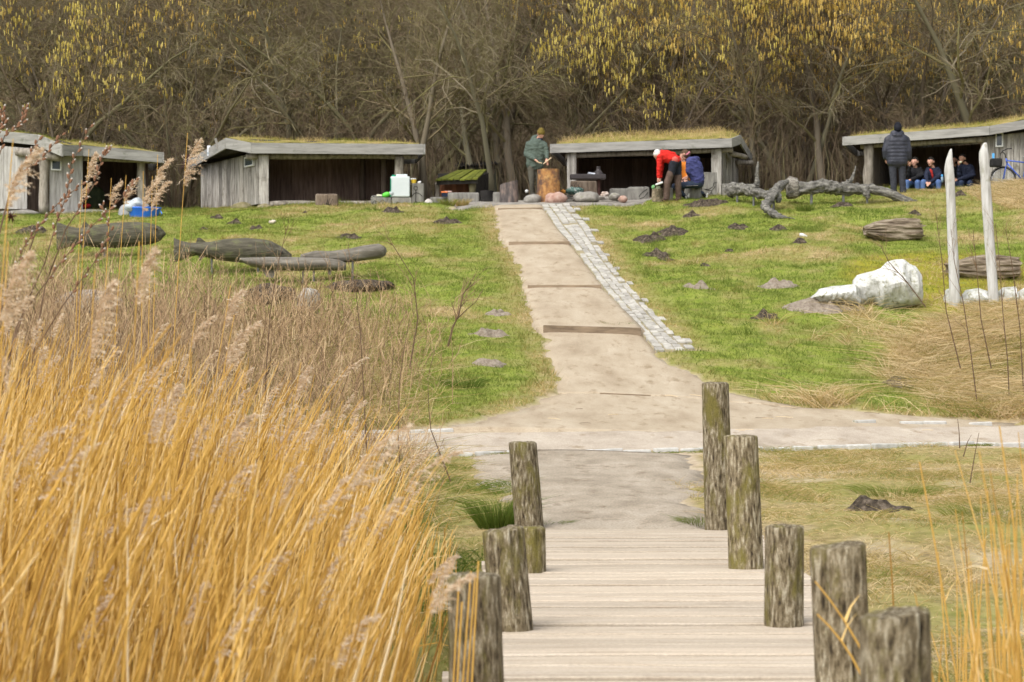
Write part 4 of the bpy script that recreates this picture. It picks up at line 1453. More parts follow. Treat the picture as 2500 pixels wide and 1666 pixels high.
fish('dark carved wooden fish farthest left on the grass', [(139, 543, 611, .25), (150, 546, 609, .3), (165, 552, 604, .4), (190, 557, 597, .55), (208, 556, 600, .65), (227, 550, 604, .8), (281, 544, 606, 1), (334, 542, 601, 1), (370, 545, 597, .85), (391, 554, 589, .55), (404, 568, 574, .15)],
     G(270, 628).y, .26, [(255, 600), (345, 596)], [[(199, 560), (203, 543), (208, 541), (222, 553)], [(240, 600), (250, 619), (262, 612), (268, 602)], [(195, 595), (200, 608), (214, 600)]], M_fish, eye=(385, 560))
fish('dark carved wooden fish with fanned tail, beside the flat fish sculpture', [(425, 581, 641, .25), (441, 588, 637, .35), (463, 593, 627, .5), (481, 593, 624, .6), (513, 591, 631, .8), (549, 584, 638, 1), (602, 581, 643, 1), (656, 586, 642, .9), (691, 604, 637, .5), (712, 621, 631, .15)],
     G(560, 668).y, .27, [(517, 630), (630, 640)], [[(478, 595), (482, 581), (488, 580), (505, 593)], [(484, 622), (487, 637), (500, 628)]], M_fish, eye=(690, 618))
Y3 = G(760, 690).y
o3 = fish('grey flattened carved fish on thin metal legs, nearest the dry shrubs', [(586, 630, 638, .5), (610, 629, 650, .8), (650, 628, 659, 1), (720, 628, 662, 1), (790, 630, 660, .9), (825, 634, 662, .6), (845, 642, 660, .2)],
          Y3, .25, [(740, 660), (766, 660)], [[(800, 655), (812, 655), (806, 672), (800, 670)], [(640, 655), (675, 658), (668, 680), (648, 676)]], M_fishtop)
mb = MB()
pts = [W(735, 628, Y3 + .3), W(770, 626, Y3 + .25), W(810, 628, Y3 + .2), W(850, 624, Y3 + .15), W(890, 618, Y3 + .1), W(925, 613, Y3 + .05), W(937, 613, Y3)]
mb.tube(pts, [.06, .13, .15, .17, .18, .18, .12], n=30, flat=.85, rough=.2, groove=.12)
mb.build('tail_log', M_fishtop, o3, smooth=True)
p = W(861, 632, Y3 + .1)
MB().tube([p, (p.x, p.y, gz(p.x, p.y) - .1)], .022, n=8).build('support_rod', M_rod, o3)

# ---- driftwood
M_drift = mat('driftwood', [(.03, .028, .025), (.085, .08, .07), (.17, .16, .14), (.27, .26, .23)], scale=5, stretch=(.8, 3, 3), bump=.9, bdist=.04, spot=(.26, .25, .20), spot_scale=14, spot_at=.60)


def limb(parent, pts, rads, Y, name='limb', n=14, rough=.5, sub=8):
    P = [W(u, v, Y + dy) for (u, v, dy) in pts]
    pp, rr = [], []
    for i in range(len(P) - 1):
        p0, p1, p2, p3 = P[max(i - 1, 0)], P[i], P[i + 1], P[min(i + 2, len(P) - 1)]
        for k in range(sub):
            t = k / sub
            pp.append(.5 * ((2 * p1) + (p2 - p0) * t + (2 * p0 - 5 * p1 + 4 * p2 - p3) * t * t + (-p0 + 3 * p1 - 3 * p2 + p3) * t ** 3))
            rr.append(rads[i] + (rads[i + 1] - rads[i]) * t)
    pp.append(P[-1])
    rr.append(rads[-1])
    return MB().tube(pp, rr, n=30, rough=rough, seed=P[0].x, groove=.22).build(name, M_drift, parent, smooth=True)


YD = G(2080, 497).y
dl = thing('driftwood_log', onG(2080, YD), 'long twisted grey driftwood trunk held up on metal posts', 'driftwood')
limb(dl, [(1923, 459, 0), (1942, 461, 0), (1975, 460, 0), (2005, 455, 0), (2030, 458, 0), (2060, 462, 0), (2090, 462, 0), (2118, 464, 0)], [.25, .21, .17, .20, .18, .17, .15, .12], YD, 'trunk', rough=.35)
MB().tube([W(1921, 460, YD), W(1926, 460, YD), W(1944, 461, YD), W(1948, 461, YD)], [.20, .27, .265, .2], n=20, rough=.3).build('bark_collar', mat('crazed_bark', [(.06, .05, .04), (.20, .18, .15), (.42, .40, .35)], scale=12, stretch=(1, 1, 2), bump=1.0), dl, smooth=True)
limb(dl, [(2105, 460, -.05), (2130, 463, -.1), (2170, 472, -.15), (2205, 488, -.2), (2225, 494, -.2), (2241, 491, -.2)], [.10, .13, .12, .12, .10, .02], YD, 'trunk_end', rough=.35)
limb(dl, [(2100, 458, -.05), (2112, 466, -.15), (2118, 478, -.2), (2117, 486, -.2)], [.10, .12, .09, .04], YD, 'knot')
limb(dl, [(2060, 455, 0), (2072, 446, 0), (2080, 435, .05), (2086, 420, .1), (2089, 406, .1)], [.12, .07, .045, .03, .012], YD, 'broken_branch')
for u, v, w in ((1981, 466, .035), (2059, 466, .035), (2117, 480, .03)):
    p = W(u, v, YD)
    MB().tube([p, (p.x, p.y, gz(p.x, p.y) - .15)], w, n=8).build('metal_post', M_rod, dl)
dr = thing('driftwood_root', onG(1850, G(1912, 533).y), 'forked grey driftwood root arching to the ground left of the long trunk', 'driftwood')
YR = G(1912, 533).y
limb(dr, [(1778, 470, 3.0), (1790, 463, 2.9), (1815, 464, 2.7), (1845, 470, 2.3), (1872, 477, 1.7), (1888, 478, 1.3)], [.19, .18, .15, .14, .12, .10], YR, 'trunk', rough=.4)
limb(dr, [(1923, 444, 2.0), (1908, 451, 1.7), (1893, 466, 1.3), (1880, 487, .9), (1868, 503, .5), (1882, 518, .2), (1902, 529, 0), (1918, 532, -.1)], [.05, .10, .13, .13, .12, .10, .08, .05], YR, 'arched_root', rough=.35)
limb(dr, [(1893, 470, 1.3), (1900, 485, 1.2), (1897, 494, 1.1)], [.13, .10, .03], YR, 'knot')
limb(dr, [(1842, 466, 2.35), (1848, 450, 2.35), (1848, 435, 2.35), (1849, 415, 2.35), (1851, 396, 2.4)], [.14, .08, .055, .045, .025], YR, 'upright_branch', rough=.3)
limb(dr, [(1915, 531, -.2), (1928, 532, -.25), (1941, 535, -.3)], [.025, .015, .006], YR, 'root_tip')
for u, v, dy in ((1840, 474, 2.35), (1889, 482, 1.3), (1800, 468, 2.8)):
    p = W(u, v, YR + dy)
    MB().tube([p, (p.x, p.y, gz(p.x, p.y) - .15)], .028, n=8).build('metal_post', M_rod, dr)

# ---- weathered log blocks
M_oldlog = mat('rotten_log', [(.05, .035, .025), (.15, .115, .08), (.27, .22, .16), (.36, .31, .24)], scale=4, stretch=(.5, 5, 5), bump=1.0, bdist=.05)


def rotten(label, u0, u1, v0, v1, Y, tilt, sd_):
    a, b = W(u0, v1, Y), W(u1, v0, Y)
    c = (a + b) / 2
    L, H = b.x - a.x, b.z - a.z
    mb = MB()
    n, k = 40, 22
    for i in range(k + 1):
        t = i / k - .5
        e = 1.05 - .38 * (abs(2 * t - .25) ** 2.5)
        for j in range(n):
            th = 2 * math.pi * j / n
            y_, z_ = math.cos(th), math.sin(th)
            r = (abs(y_) ** 4 + abs(z_) ** 4) ** -.25 * .93
            g = 1 + .10 * noise.noise(Vector((y_ * 4 + sd_, z_ * 7, t * 1.2))) - .30 * abs(noise.noise(Vector((y_ * 2, z_ * 9 + sd_, t * 1.6)))) + .12 * noise.noise(Vector((t * 2.5 + sd_, z_ * 1.5, 3))) + .05 * noise.noise(Vector((t * 9 + sd_, y_ * 9, z_ * 9)))
            end = L * .13 * noise.noise(Vector((y_ * 3, z_ * 5, sd_ + (9 if t > 0 else 0)))) if abs(t) > .45 else 0
            mb.v.append(c + Vector((t * L + end, y_ * r * g * H * .55, z_ * r * g * H * .5 * e + tilt * t * L - (.0 if z_ > 0 else 0))))
    for i in range(k):
        for j in range(n):
            mb.f.append((i * n + j, i * n + (j + 1) % n, (i + 1) * n + (j + 1) % n, (i + 1) * n + j))
    mb.f.append(tuple(range(n))[::-1])
    mb.f.append(tuple(k * n + j for j in range(n)))
    zb = gz(c.x, Y)
    return tag(mb.build('weathered_log', M_oldlog, None, loc=(c.x, Y, zb)), label, 'log', 'weathered log blocks on the grass')


rotten('deeply grooved weathered log lying on the grass above the white rock', 2112, 2246, 533, 592, G(2180, 592).y + .25, .02, 1.0)
rotten('weathered reddish log lying behind the two white stakes', 2318, 2484, 622, 685, G(2400, 684).y + .3, .02, 5.0)

# ---- white stones and stakes
M_chalk = mat('white_rock', [(.30, .30, .255), (.52, .52, .49), (.66, .66, .64)], scale=3.0, bump=.8, bdist=.06, spot=(.25, .245, .17), spot_scale=9, spot_at=.57, speck=(30, .12))


def loft_rock(label, prof, Y, depth, m, name='white_rock', sd_=0.0, cat='rock', group=None, back=.0):
    """outline given as (u, v_top, v_bottom, depth factor); faceted rock with real depth"""
    n, K = 40, 60
    arr = np.array(prof, float)
    idx = np.arange(len(prof))
    mb = MB()
    for t in np.linspace(0, len(prof) - 1, K):
        u, a, b, w = [np.interp(t, idx, arr[:, k]) for k in range(4)]
        p0, p1 = W(u, a, Y), W(u, b, Y)
        ce, hz = (p0 + p1) / 2, (p0.z - p1.z) / 2
        for j in range(n):
            th = 2 * math.pi * j / n
            g = 1 + .16 * noise.noise(Vector((u * .02 + sd_, math.cos(th) * 1.6, math.sin(th) * 1.6))) - .38 * abs(noise.noise(Vector((u * .035 + sd_ + .35 * math.sin(th), sd_ * 1.3, 0)))) - .12 * abs(noise.noise(Vector((u * .09 + sd_ - .3 * math.sin(th), 2.2, math.sin(th) * .8)))) - .05 * abs(noise.noise(Vector((u * .2, math.cos(th) * 5, math.sin(th) * 5))))
            mb.v.append(Vector((ce.x + .03 * noise.noise(Vector((th, u * .05, sd_))), Y + back + math.cos(th) * w * depth * g, ce.z + math.sin(th) * hz * (1 if math.sin(th) > 0 else 1.08))))
    for k in range(K - 1):
        for j in range(n):
            mb.f.append((k * n + j, k * n + (j + 1) % n, (k + 1) * n + (j + 1) % n, (k + 1) * n + j))
    mb.f.append(tuple(range(n))[::-1])
    mb.f.append(tuple((K - 1) * n + j for j in range(n)))
    ce = W(np.mean(arr[:, 0]), 700, Y)
    return tag(mb.build(name, m, None, loc=(ce.x, Y, gz(ce.x, Y))), label, cat, group)


YW = G(2150, 752).y + .25
loft_rock('big white painted-looking boulder with folds on the right grass slope', [(2082, 685, 748, .35), (2090, 672, 750, .5), (2105, 668, 745, .6), (2130, 662, 735, .8), (2150, 655, 752, 1), (2165, 640, 753, 1.1), (2185, 634, 750, 1.05), (2205, 633, 746, 1), (2218, 644, 745, .9), (2235, 650, 742, .8), (2247, 668, 740, .6), (2251, 700, 738, .3)], YW, .55, M_chalk, sd_=2.0)
loft_rock('low flat white slab-like rock left of the big white boulder', [(1984, 722, 728, .5), (2000, 706, 738, .8), (2030, 699, 743, 1), (2060, 697, 742, 1), (2085, 694, 748, .8), (2096, 700, 750, .4)], YW - .15, .5, M_chalk, sd_=6.0)
YK = G(2380, 748).y
for i, (pr, lab) in enumerate(([[(2304, 735, 748, .5), (2312, 706, 750, 1), (2335, 702, 752, 1), (2345, 730, 752, .5)], 'small white stone at the foot of the shorter white stake'],
                               [[(2340, 728, 750, .5), (2360, 708, 752, 1), (2390, 704, 752, 1), (2412, 712, 752, .8), (2415, 735, 750, .4)], 'rounded white stone between the two white stakes'],
                               [[(2438, 712, 750, .5), (2450, 702, 750, 1), (2478, 700, 750, 1), (2486, 720, 750, .5)], 'white stone right of the taller white stake'],
                               [[(2482, 716, 750, .5), (2500, 702, 752, 1), (2535, 704, 752, 1), (2545, 730, 752, .4)], 'white stone at the right edge of the picture'])):
    loft_rock(lab, pr, YK + .3, .3, M_chalk, sd_=9.0 + i, cat='stone', group='white stones on the slope')
M_stake = mat('whitewashed_stake', [(.30, .29, .26), (.46, .45, .42), (.56, .56, .54)], scale=6, stretch=(3, 3, .35), bump=.5, spot=(.20, .19, .11), spot_scale=6, spot_stretch=(1, 1, .4), spot_at=.66)


def stake(label, prof, Y):
    mb = MB()
    n = 16
    arr = np.array(prof, float)
    idx = np.arange(len(prof))
    for t in np.linspace(0, len(prof) - 1, 30):
        v, a, b = [np.interp(t, idx, arr[:, k]) for k in range(3)]
        p0, p1 = W(a, v, Y), W(b, v, Y)
        ce, hx = (p0 + p1) / 2, max((p1.x - p0.x) / 2, .004)
        for j in range(n):
            th = 2 * math.pi * j / n
            mb.v.append(Vector((ce.x + math.cos(th) * hx * (1 + .05 * noise.noise(Vector((th, v * .02, a)))), Y + math.sin(th) * min(hx, .16) * .8, ce.z)))
    for k in range(29):
        for j in range(n):
            mb.f.append((k * n + j, k * n + (j + 1) % n, (k + 1) * n + (j + 1) % n, (k + 1) * n + j))
    mb.f.append(tuple(range(n))[::-1])
    mb.f.append(tuple(29 * n + j for j in range(n)))
    p = W((prof[-1][1] + prof[-1][2]) / 2, 750, Y)
    return tag(mb.build('white_stake', M_stake, None, smooth=True, loc=(p.x, Y, gz(p.x, Y))), label, 'stake', 'white stakes')


stake('shorter whitewashed pointed wooden stake, left of the pair', [(364, 2320, 2324), (372, 2316, 2325), (392, 2309, 2326), (415, 2305, 2329), (440, 2307, 2331), (480, 2310, 2332), (560, 2312, 2336), (640, 2315, 2341), (700, 2317, 2343), (770, 2319, 2345)], YK)
stake('taller whitewashed pointed wooden stake, right of the pair', [(349, 2402, 2409), (356, 2397, 2411), (372, 2390, 2413), (390, 2390, 2415), (440, 2394, 2418), (520, 2398, 2424), (600, 2404, 2429), (680, 2410, 2435), (770, 2416, 2441)], YK)

# ---- stones and lumps among the shrubs
rock(None, 215, 705, 790, 180, G(215, 775).y, mat('grey_boulder', [(.17, .15, .13), (.28, .26, .23), (.36, .34, .31)], scale=4, bump=.4), 3.3, 'large dull grey boulder half hidden in the dry shrubs', 'boulder', 'boulder', depth=.7)
rock(None, 755, 700, 760, 62, G(755, 755).y, mat('pale_boulder', [(.32, .30, .27), (.46, .44, .40)], scale=5, bump=.4), 4.4, 'small pale boulder among the dry shrubs below the flat fish', 'boulder', 'boulder')
rock(None, 660, 694, 744, 130, G(660, 738).y, M_soil, 5.5, 'dark earthy root mound under the flat fish sculpture', 'mound', 'earth_mound', amp=.35)
rock(None, 880, 684, 716, 170, G(880, 706).y, M_soil, 6.5, 'long dark earth mound right of the flat fish legs', 'mound', 'earth_mound', amp=.35)

# ---- molehills
mole = [(320, 577, 60, 'dark molehill between the two dark fish, near the lawn'), (70, 566, 90, 'wide dark molehill left of the first carved fish'), (625, 562, 50, 'flat molehill on the left lawn below the brown block'),
        (575, 545, 44, 'small dark molehill left of centre on the upper left lawn'), (498, 560, 26, 'little molehill right of the second fish tail top'), (530, 532, 34, 'faint molehill in front of the plank-walled shelter'),
        (850, 582, 80, 'wide molehill above the grey flat fish'), (745, 520, 20, 'tiny molehill at the foot of the brown block'), (958, 518, 66, 'long molehill just below the carved canister blocks'),
        (1090, 545, 80, 'thin molehill on the left lawn near the path top'), (1640, 568, 86, 'twin molehill, upper one right of the sett strip'), (1590, 583, 80, 'twin molehill, lower one right of the sett strip'),
        (1605, 622, 70, 'broad molehill below the twin molehills'), (1625, 632, 46, 'narrow molehill touching the broad one'), (1720, 652, 34, 'small brown molehill in mid right lawn'),
        (1700, 705, 90, 'large pale molehill mound on the right lawn'), (1720, 500, 100, 'dark molehill near the shoes of the person in blue'), (1690, 527, 46, 'small molehill below the seat stumps'),
        (1902, 559, 54, 'dark molehill below the forked driftwood root'), (1800, 557, 66, 'faint molehill left of the forked driftwood root'), (1953, 593, 42, 'molehill beside the small white litter'),
        (1780, 615, 30, 'tiny molehill in the right lawn'), (2060, 503, 60, 'molehill under the long driftwood trunk'), (2235, 525, 40, 'molehill pair right of the driftwood trunk end'),
        (2345, 478, 50, 'molehill near the shorter white stake top'), (1905, 700, 110, 'broad sandy molehill left of the white slab rock'), (2015, 752, 200, 'pale sandy bare patch at the foot of the white rocks'), (1870, 775, 70, 'small earthy molehill on the lower right slope'),
        (2210, 940, 120, 'dark molehill at the foot of the dry bank'), (1215, 770, 80, 'grey molehill left of the path'), (1200, 822, 110, 'long grey molehill left of the path by the dry shrub'), (1195, 890, 90, 'lowest grey molehill left of the path'),
        (2140, 1245, 190, 'dark bare mound in the rough grass right of the posts')]
for i, (u, v, w, lab) in enumerate(mole):
    p = G(u, v)
    r = w / F * p.y / 2
    mb = MB()
    na, nr = 26, 8
    hh = .045 + .14 * r
    mb.v.append(p + Vector((0, 0, hh)))
    for k in range(1, nr + 1):
        t = k / nr
        for j in range(na):
            th = 2 * math.pi * j / na
            ed = 1 + .45 * noise.noise(Vector((math.cos(th) * 1.4 + i * 3, math.sin(th) * 1.4, i)))
            xx, yy_ = p.x + math.cos(th) * r * t * ed * 1.1, p.y + math.sin(th) * r * t * ed * .9
            zz = gz(xx, yy_) + hh * max(0, 1 - t * t) ** 1.2 * (1 + 1.5 * noise.noise(Vector((xx * 7, yy_ * 7, i)))) - (.09 if k == nr else .03 * t) + .012 * noise.noise(Vector((xx * 25, yy_ * 25, 1)))
            mb.v.append(Vector((xx, yy_, zz)))
    for j in range(na):
        mb.f.append((0, 1 + j, 1 + (j + 1) % na))
        for k in range(nr - 1):
            q_ = 1 + k * na
            mb.f.append((q_ + j, q_ + na + j, q_ + na + (j + 1) % na, q_ + (j + 1) % na))
    mo = M_soil if i not in (15, 25, 26, 29, 30, 31) else mat('pale_soil', [(.15, .12, .085), (.27, .22, .17), (.34, .30, .24)], scale=14, bump=1.0, bscale=45, bdist=.04)
    tag(mb.build('molehill', mo, None, smooth=True, loc=p), lab, 'molehill', 'molehills on the grass')
p = G(1962, 580)
tag(MB().tube([p + Vector((-.09, 0, .06)), p + Vector((-.03, 0, .05)), p + Vector((.10, 0, .0))], [.035, .045, .02], n=8).build('litter', M_white, None, smooth=True, loc=p), 'small white litter lying on the right lawn', 'litter')
p = G(665, 548)  # small crumpled ball standing for a pale plume seed head
tag(MB().ball(p + Vector((0, 0, .06)), (.09, .06, .045), sub=2, amp=.6, freq=2).build('litter', mat('pale_seed', [(.45, .38, .3), (.66, .6, .52)], scale=8, bump=.3), None, loc=p), 'pale plume seed head on the upper left lawn', 'litter')

# ================================================================== PEOPLE
def cap_mesh(p0, r0, p1, r1, n=10):
    p0, p1 = Vector(p0), Vector(p1)
    d = p1 - p0
    L = d.length
    t = d / L if L > 1e-6 else Vector((0, 0, 1))
    ref = Vector((0, 0, 1)) if abs(t.z) < .9 else Vector((1, 0, 0))
    a = t.cross(ref).normalized()
    b = a.cross(t)
    V, Fc = [p0 - t * r0], []
    prof = [(-.8, .6), (-.35, .94), (0, 1.0)]
    rings = [(p0 + t * r0 * z, r0 * q) for z, q in prof] + [(p1 + t * r1 * -z, r1 * q) for z, q in reversed(prof)]
    for c, r in rings:
        for k in range(n):
            th = 2 * math.pi * k / n
            V.append(c + a * math.cos(th) * r + b * math.sin(th) * r)
    V.append(p1 + t * r1)
    for k in range(n):
        Fc.append((0, 1 + (k + 1) % n, 1 + k))
    for i in range(len(rings) - 1):
        for k in range(n):
            q = 1 + i * n
            Fc.append((q + k, q + (k + 1) % n, q + n + (k + 1) % n, q + n + k))
    e = 1 + (len(rings) - 1) * n
    for k in range(n):
        Fc.append((e + k, e + (k + 1) % n, len(V) - 1))
    return V, Fc


def blend(name, caps, mats, parent, voxel=.013, smooth_it=6, wrinkle=0.0):
    """one continuous surface grown from tapered limbs; each face takes the material of the limb it lies on"""
    mb = MB()
    for c in caps:
        mb.add(*cap_mesh(*c[1:5]))
    o = origin_of(parent)
    me = bpy.data.meshes.new('tmp')
    me.from_pydata([v - o for v in mb.v], [], mb.f)
    tmp = bpy.data.objects.new('tmp', me)
    COL.objects.link(tmp)
    rm = tmp.modifiers.new('r', 'REMESH')
    rm.mode = 'VOXEL'
    rm.voxel_size = voxel
    sm = tmp.modifiers.new('s', 'SMOOTH')
    sm.iterations = smooth_it
    sm.factor = .5
    dg = bpy.context.evaluated_depsgraph_get()
    res = bpy.data.meshes.new_from_object(tmp.evaluated_get(dg))
    bpy.data.objects.remove(tmp)
    bpy.data.meshes.remove(me)
    res.name = name
    if wrinkle:
        co = np.empty(len(res.vertices) * 3, np.float32)
        nr = np.empty(len(res.vertices) * 3, np.float32)
        res.vertices.foreach_get('co', co)
        res.vertices.foreach_get('normal', nr)
        co, nr = co.reshape(-1, 3), nr.reshape(-1, 3)
        am = np.array([abs(noise.noise(Vector((c[0] * 7 + c[2] * 4, c[1] * 7, c[2] * 15)))) * 2 - .5 + .5 * noise.noise(Vector((c[0] * 22, c[1] * 22, c[2] * 30))) for c in co.tolist()], np.float32)
        co += nr * (am * wrinkle)[:, None]
        res.vertices.foreach_set('co', co.ravel())
        res.update()
    N = len(res.polygons)
    tags = list(dict.fromkeys(c[0] for c in caps))
    res.materials.clear()
    for t in tags:
        res.materials.append(mats[t])
    ct = np.empty(N * 3, np.float32)
    res.polygons.foreach_get('center', ct)
    ct = ct.reshape(-1, 3)
    best = np.full(N, 1e9)
    idx = np.zeros(N, np.int32)
    for c in caps:
        a = np.array(Vector(c[1]) - o)
        b = np.array(Vector(c[3]) - o)
        d = b - a
        t = np.clip(((ct - a) @ d) / max(d @ d, 1e-9), 0, 1)
        ds = np.linalg.norm(ct - (a + t[:, None] * d), axis=1) - (c[2] + (c[4] - c[2]) * t)
        m = ds < best
        best[m] = ds[m]
        idx[m] = tags.index(c[0])
    res.polygons.foreach_set('material_index', idx)
    res.polygons.foreach_set('use_smooth', np.ones(N, bool))
    res.update()
    ob = bpy.data.objects.new(name, res)
    COL.objects.link(ob)
    ob.parent = parent
    return ob


def cloth(name, c, b=.5):
    k = tuple(x * .72 for x in c)
    h = tuple(min(1, x * 1.2 + .004) for x in c)
    return mat(name, [k, c, h], scale=7, bump=b, bscale=14, bdist=.03, rough=.8)


M_skin = mat('skin', [(.42, .22, .16), (.54, .31, .23)], scale=9, bump=.05, rough=.6)
M_skind = mat('skin_tan', [(.30, .16, .11), (.42, .24, .17)], scale=9, bump=.05, rough=.6)
M_eye = mat('eye_dark', [(.02, .015, .012), (.03, .02, .02)], scale=5, bump=0)
M_hairb = mat('brown_hair', [(.05, .03, .018), (.12, .075, .045)], scale=20, stretch=(3, 3, .5), bump=.6)
M_hairk = mat('dark_hair', [(.008, .007, .006), (.02, .016, .013)], scale=20, bump=.4)
M_hairw = mat('grey_hair', [(.5, .48, .45), (.66, .65, .62)], scale=20, bump=.5)
M_sole = mat('white_rubber', [(.55, .54, .5), (.68, .67, .64)], scale=5, bump=0)


def V3(*a):
    return Vector(a)


def head_caps(c, f, neck, sk='skin'):
    """c: head centre, f: unit facing vector (may look down); neck: base point"""
    f = Vector(f).normalized()
    up = V3(0, 0, 1)
    rt = f.cross(up).normalized()
    up = rt.cross(f).normalized()
    c = Vector(c)
    P = [(sk, c + up * .03 - f * .015, .094, c + up * .015 + f * .012, .09),
         (sk, c + f * .02, .078, c - up * .075 + f * .048, .045),
         (sk, c - up * .05 + f * .05, .045, c - up * .085 + f * .062, .03),
         (sk, c + f * .092 + up * .01, .010, c + f * .118 - up * .025, .015),
         ('lip', c - up * .056 + f * .090 - rt * .014, .008, c - up * .056 + f * .090 + rt * .014, .008),
         (sk, c - f * .01 - up * .03, .05, Vector(neck), .058)]
    for s in (-1, 1):
        P.append(('eye', c + f * .085 + rt * .034 * s + up * .012, .011, c + f * .086 + rt * .036 * s + up * .012, .011))
        P.append((sk, c + rt * .092 * s - f * .012 + up * .02, .017, c + rt * .095 * s - f * .018 - up * .03, .013))
    return P, f, up, rt


def hand_caps(w, d, sk='skin', curl=V3(0, 0, -1), side=None):
    w, d = Vector(w), Vector(d).normalized()
    curl = Vector(curl)
    s = d.cross(curl).normalized() if side is None else Vector(side).normalized()
    P = [(sk, w, .028, w + d * .05, .033), (sk, w + d * .035 + s * .016, .024, w + d * .07 + s * .018, .02), (sk, w + d * .035 - s * .016, .024, w + d * .07 - s * .018, .02)]
    for k, L in zip((-1.5, -.5, .5, 1.5), (.034, .044, .046, .038)):
        a = w + d * .075 + s * .017 * k
        b = a + d * L + curl * .012
        P += [(sk, a, .0095, b, .009), (sk, b, .009, b + d * L * .35 + curl * L * .6, .0078)]
    a = w + d * .02 + s * .03
    P += [(sk, a, .014, a + d * .03 + s * .022 + curl * .01, .011), (sk, a + d * .03 + s * .022 + curl * .01, .011, a + d * .062 + s * .018 + curl * .02, .009)]
    return P


def person(label, Y, u, vfoot, group=None):
    p = W(u, vfoot, Y)
    return thing('person', p, label, 'person', group)


def fn(Y):
    return lambda u, v, dy=0.0: W(u, v, Y + dy)


MM = {'skin': M_skin, 'lip': mat('lips', [(.36, .14, .12), (.42, .18, .15)], scale=5, bump=0), 'eye': M_eye}

# ---- standing person in green, carving a stick
Y = 60.2
Q = fn(Y)
p = person('standing person in green jacket and olive beanie carving a stick', Y, 1305, 478)
mats = dict(MM, trousers=cloth('olive_trousers', (.085, .08, .062)), shoes=cloth('dark_boots', (.03, .026, .022)))
cap, f, up, rt = head_caps(Q(1320, 328.5, -.05), (.55, -.62, -.52), Q(1312, 343, 0))
wl_, wr_ = Q(1307, 391, -.25), Q(1335, 389, -.28)
cap += [('trousers', Q(1300, 408), .13, Q(1309, 408), .13), ('trousers', Q(1297, 412), .105, Q(1298, 446, -.03), .072), ('trousers', Q(1298, 446, -.03), .074, Q(1300, 473, .02), .062),
        ('trousers', Q(1312, 412, .05), .105, Q(1315, 446, .04), .072), ('trousers', Q(1315, 446, .04), .074, Q(1314, 473, .08), .062),
        ('shoes', Q(1299, 476, .02), .05, Q(1306, 477.5, -.16), .042), ('shoes', Q(1314, 476, .08), .05, Q(1323, 477.5, -.08), .042),
        ('skin', Q(1296, 352), .05, Q(1308, 345), .06),
        ('skin', Q(1300, 387, -.2), .03, wl_, .028), ('skin', Q(1334, 382, -.22), .03, wr_, .028)]
cap += hand_caps(wl_, (.55, -.1, -.35)) + hand_caps(wr_, (.12, -.1, -.6), side=(-1, 0, 0))
blend('body', cap, mats, p, wrinkle=.006)
M_gj = cloth('green_jacket', (.075, .098, .08))
jk = [('j', Q(1298, 352, .02), .125, Q(1322, 353, -.02), .12), ('j', Q(1299, 358, .02), .15, Q(1297, 402, .02), .145), ('j', Q(1320, 358, -.03), .145, Q(1315, 404, -.03), .14), ('j', Q(1309, 356, -.03), .16, Q(1307, 403, -.03), .15),
      ('j', Q(1291, 352, .03), .092, Q(1284.5, 377, .02), .078), ('j', Q(1284.5, 377, .02), .079, Q(1304, 389, -.22), .055),
      ('j', Q(1329, 354, -.05), .088, Q(1335, 375, -.12), .072), ('j', Q(1335, 375, -.12), .072, Q(1335, 386, -.26), .052),
      ('j', Q(1304, 339, .08), .085, Q(1311, 335, .10), .08), ('j', Q(1310, 344, -.06), .08, Q(1318, 345, -.09), .06)]
blend('jacket', jk, {'j': M_gj}, p, .018, wrinkle=.016)
MB().tube([Q(1312, 337.5, .05), Q(1317, 341, -.04), Q(1323, 342, -.08)], [.05, .06, .04], n=10).build('collar', cloth('navy_collar', (.02, .025, .05)), p, smooth=True)
hc = Q(1320, 328.5, -.05)
blend('beanie', [('h', hc + up * .055 - f * .02, .108, hc + up * .085 - f * .03, .095), ('h', hc + up * .045 - f * .02, .11, hc + up * .05 - f * .01, .11)], {'h': cloth('olive_beanie', (.13, .095, .018), .8)}, p, .015, 3)
st = MB().tube([wl_ + V3(.03, -.06, -.05), wl_ + V3(.17, -.06, -.09)], .012, n=8)
tag(st.build('carving_knife', mat('pale_wood', [(.55, .42, .26), (.66, .53, .36)], scale=9, bump=.1), None, loc=wl_), 'pale wooden-handled knife in the left hand of the person in green', 'knife')
st = MB().tube([Q(1326, 401, -.34), Q(1346, 385.5, -.34)], [.011, .014], n=8)
tag(st.build('whittled_stick', MATS['pale_wood'], None, loc=Q(1336, 393, -.34)), 'thin pale stick being whittled by the person in green', 'stick')

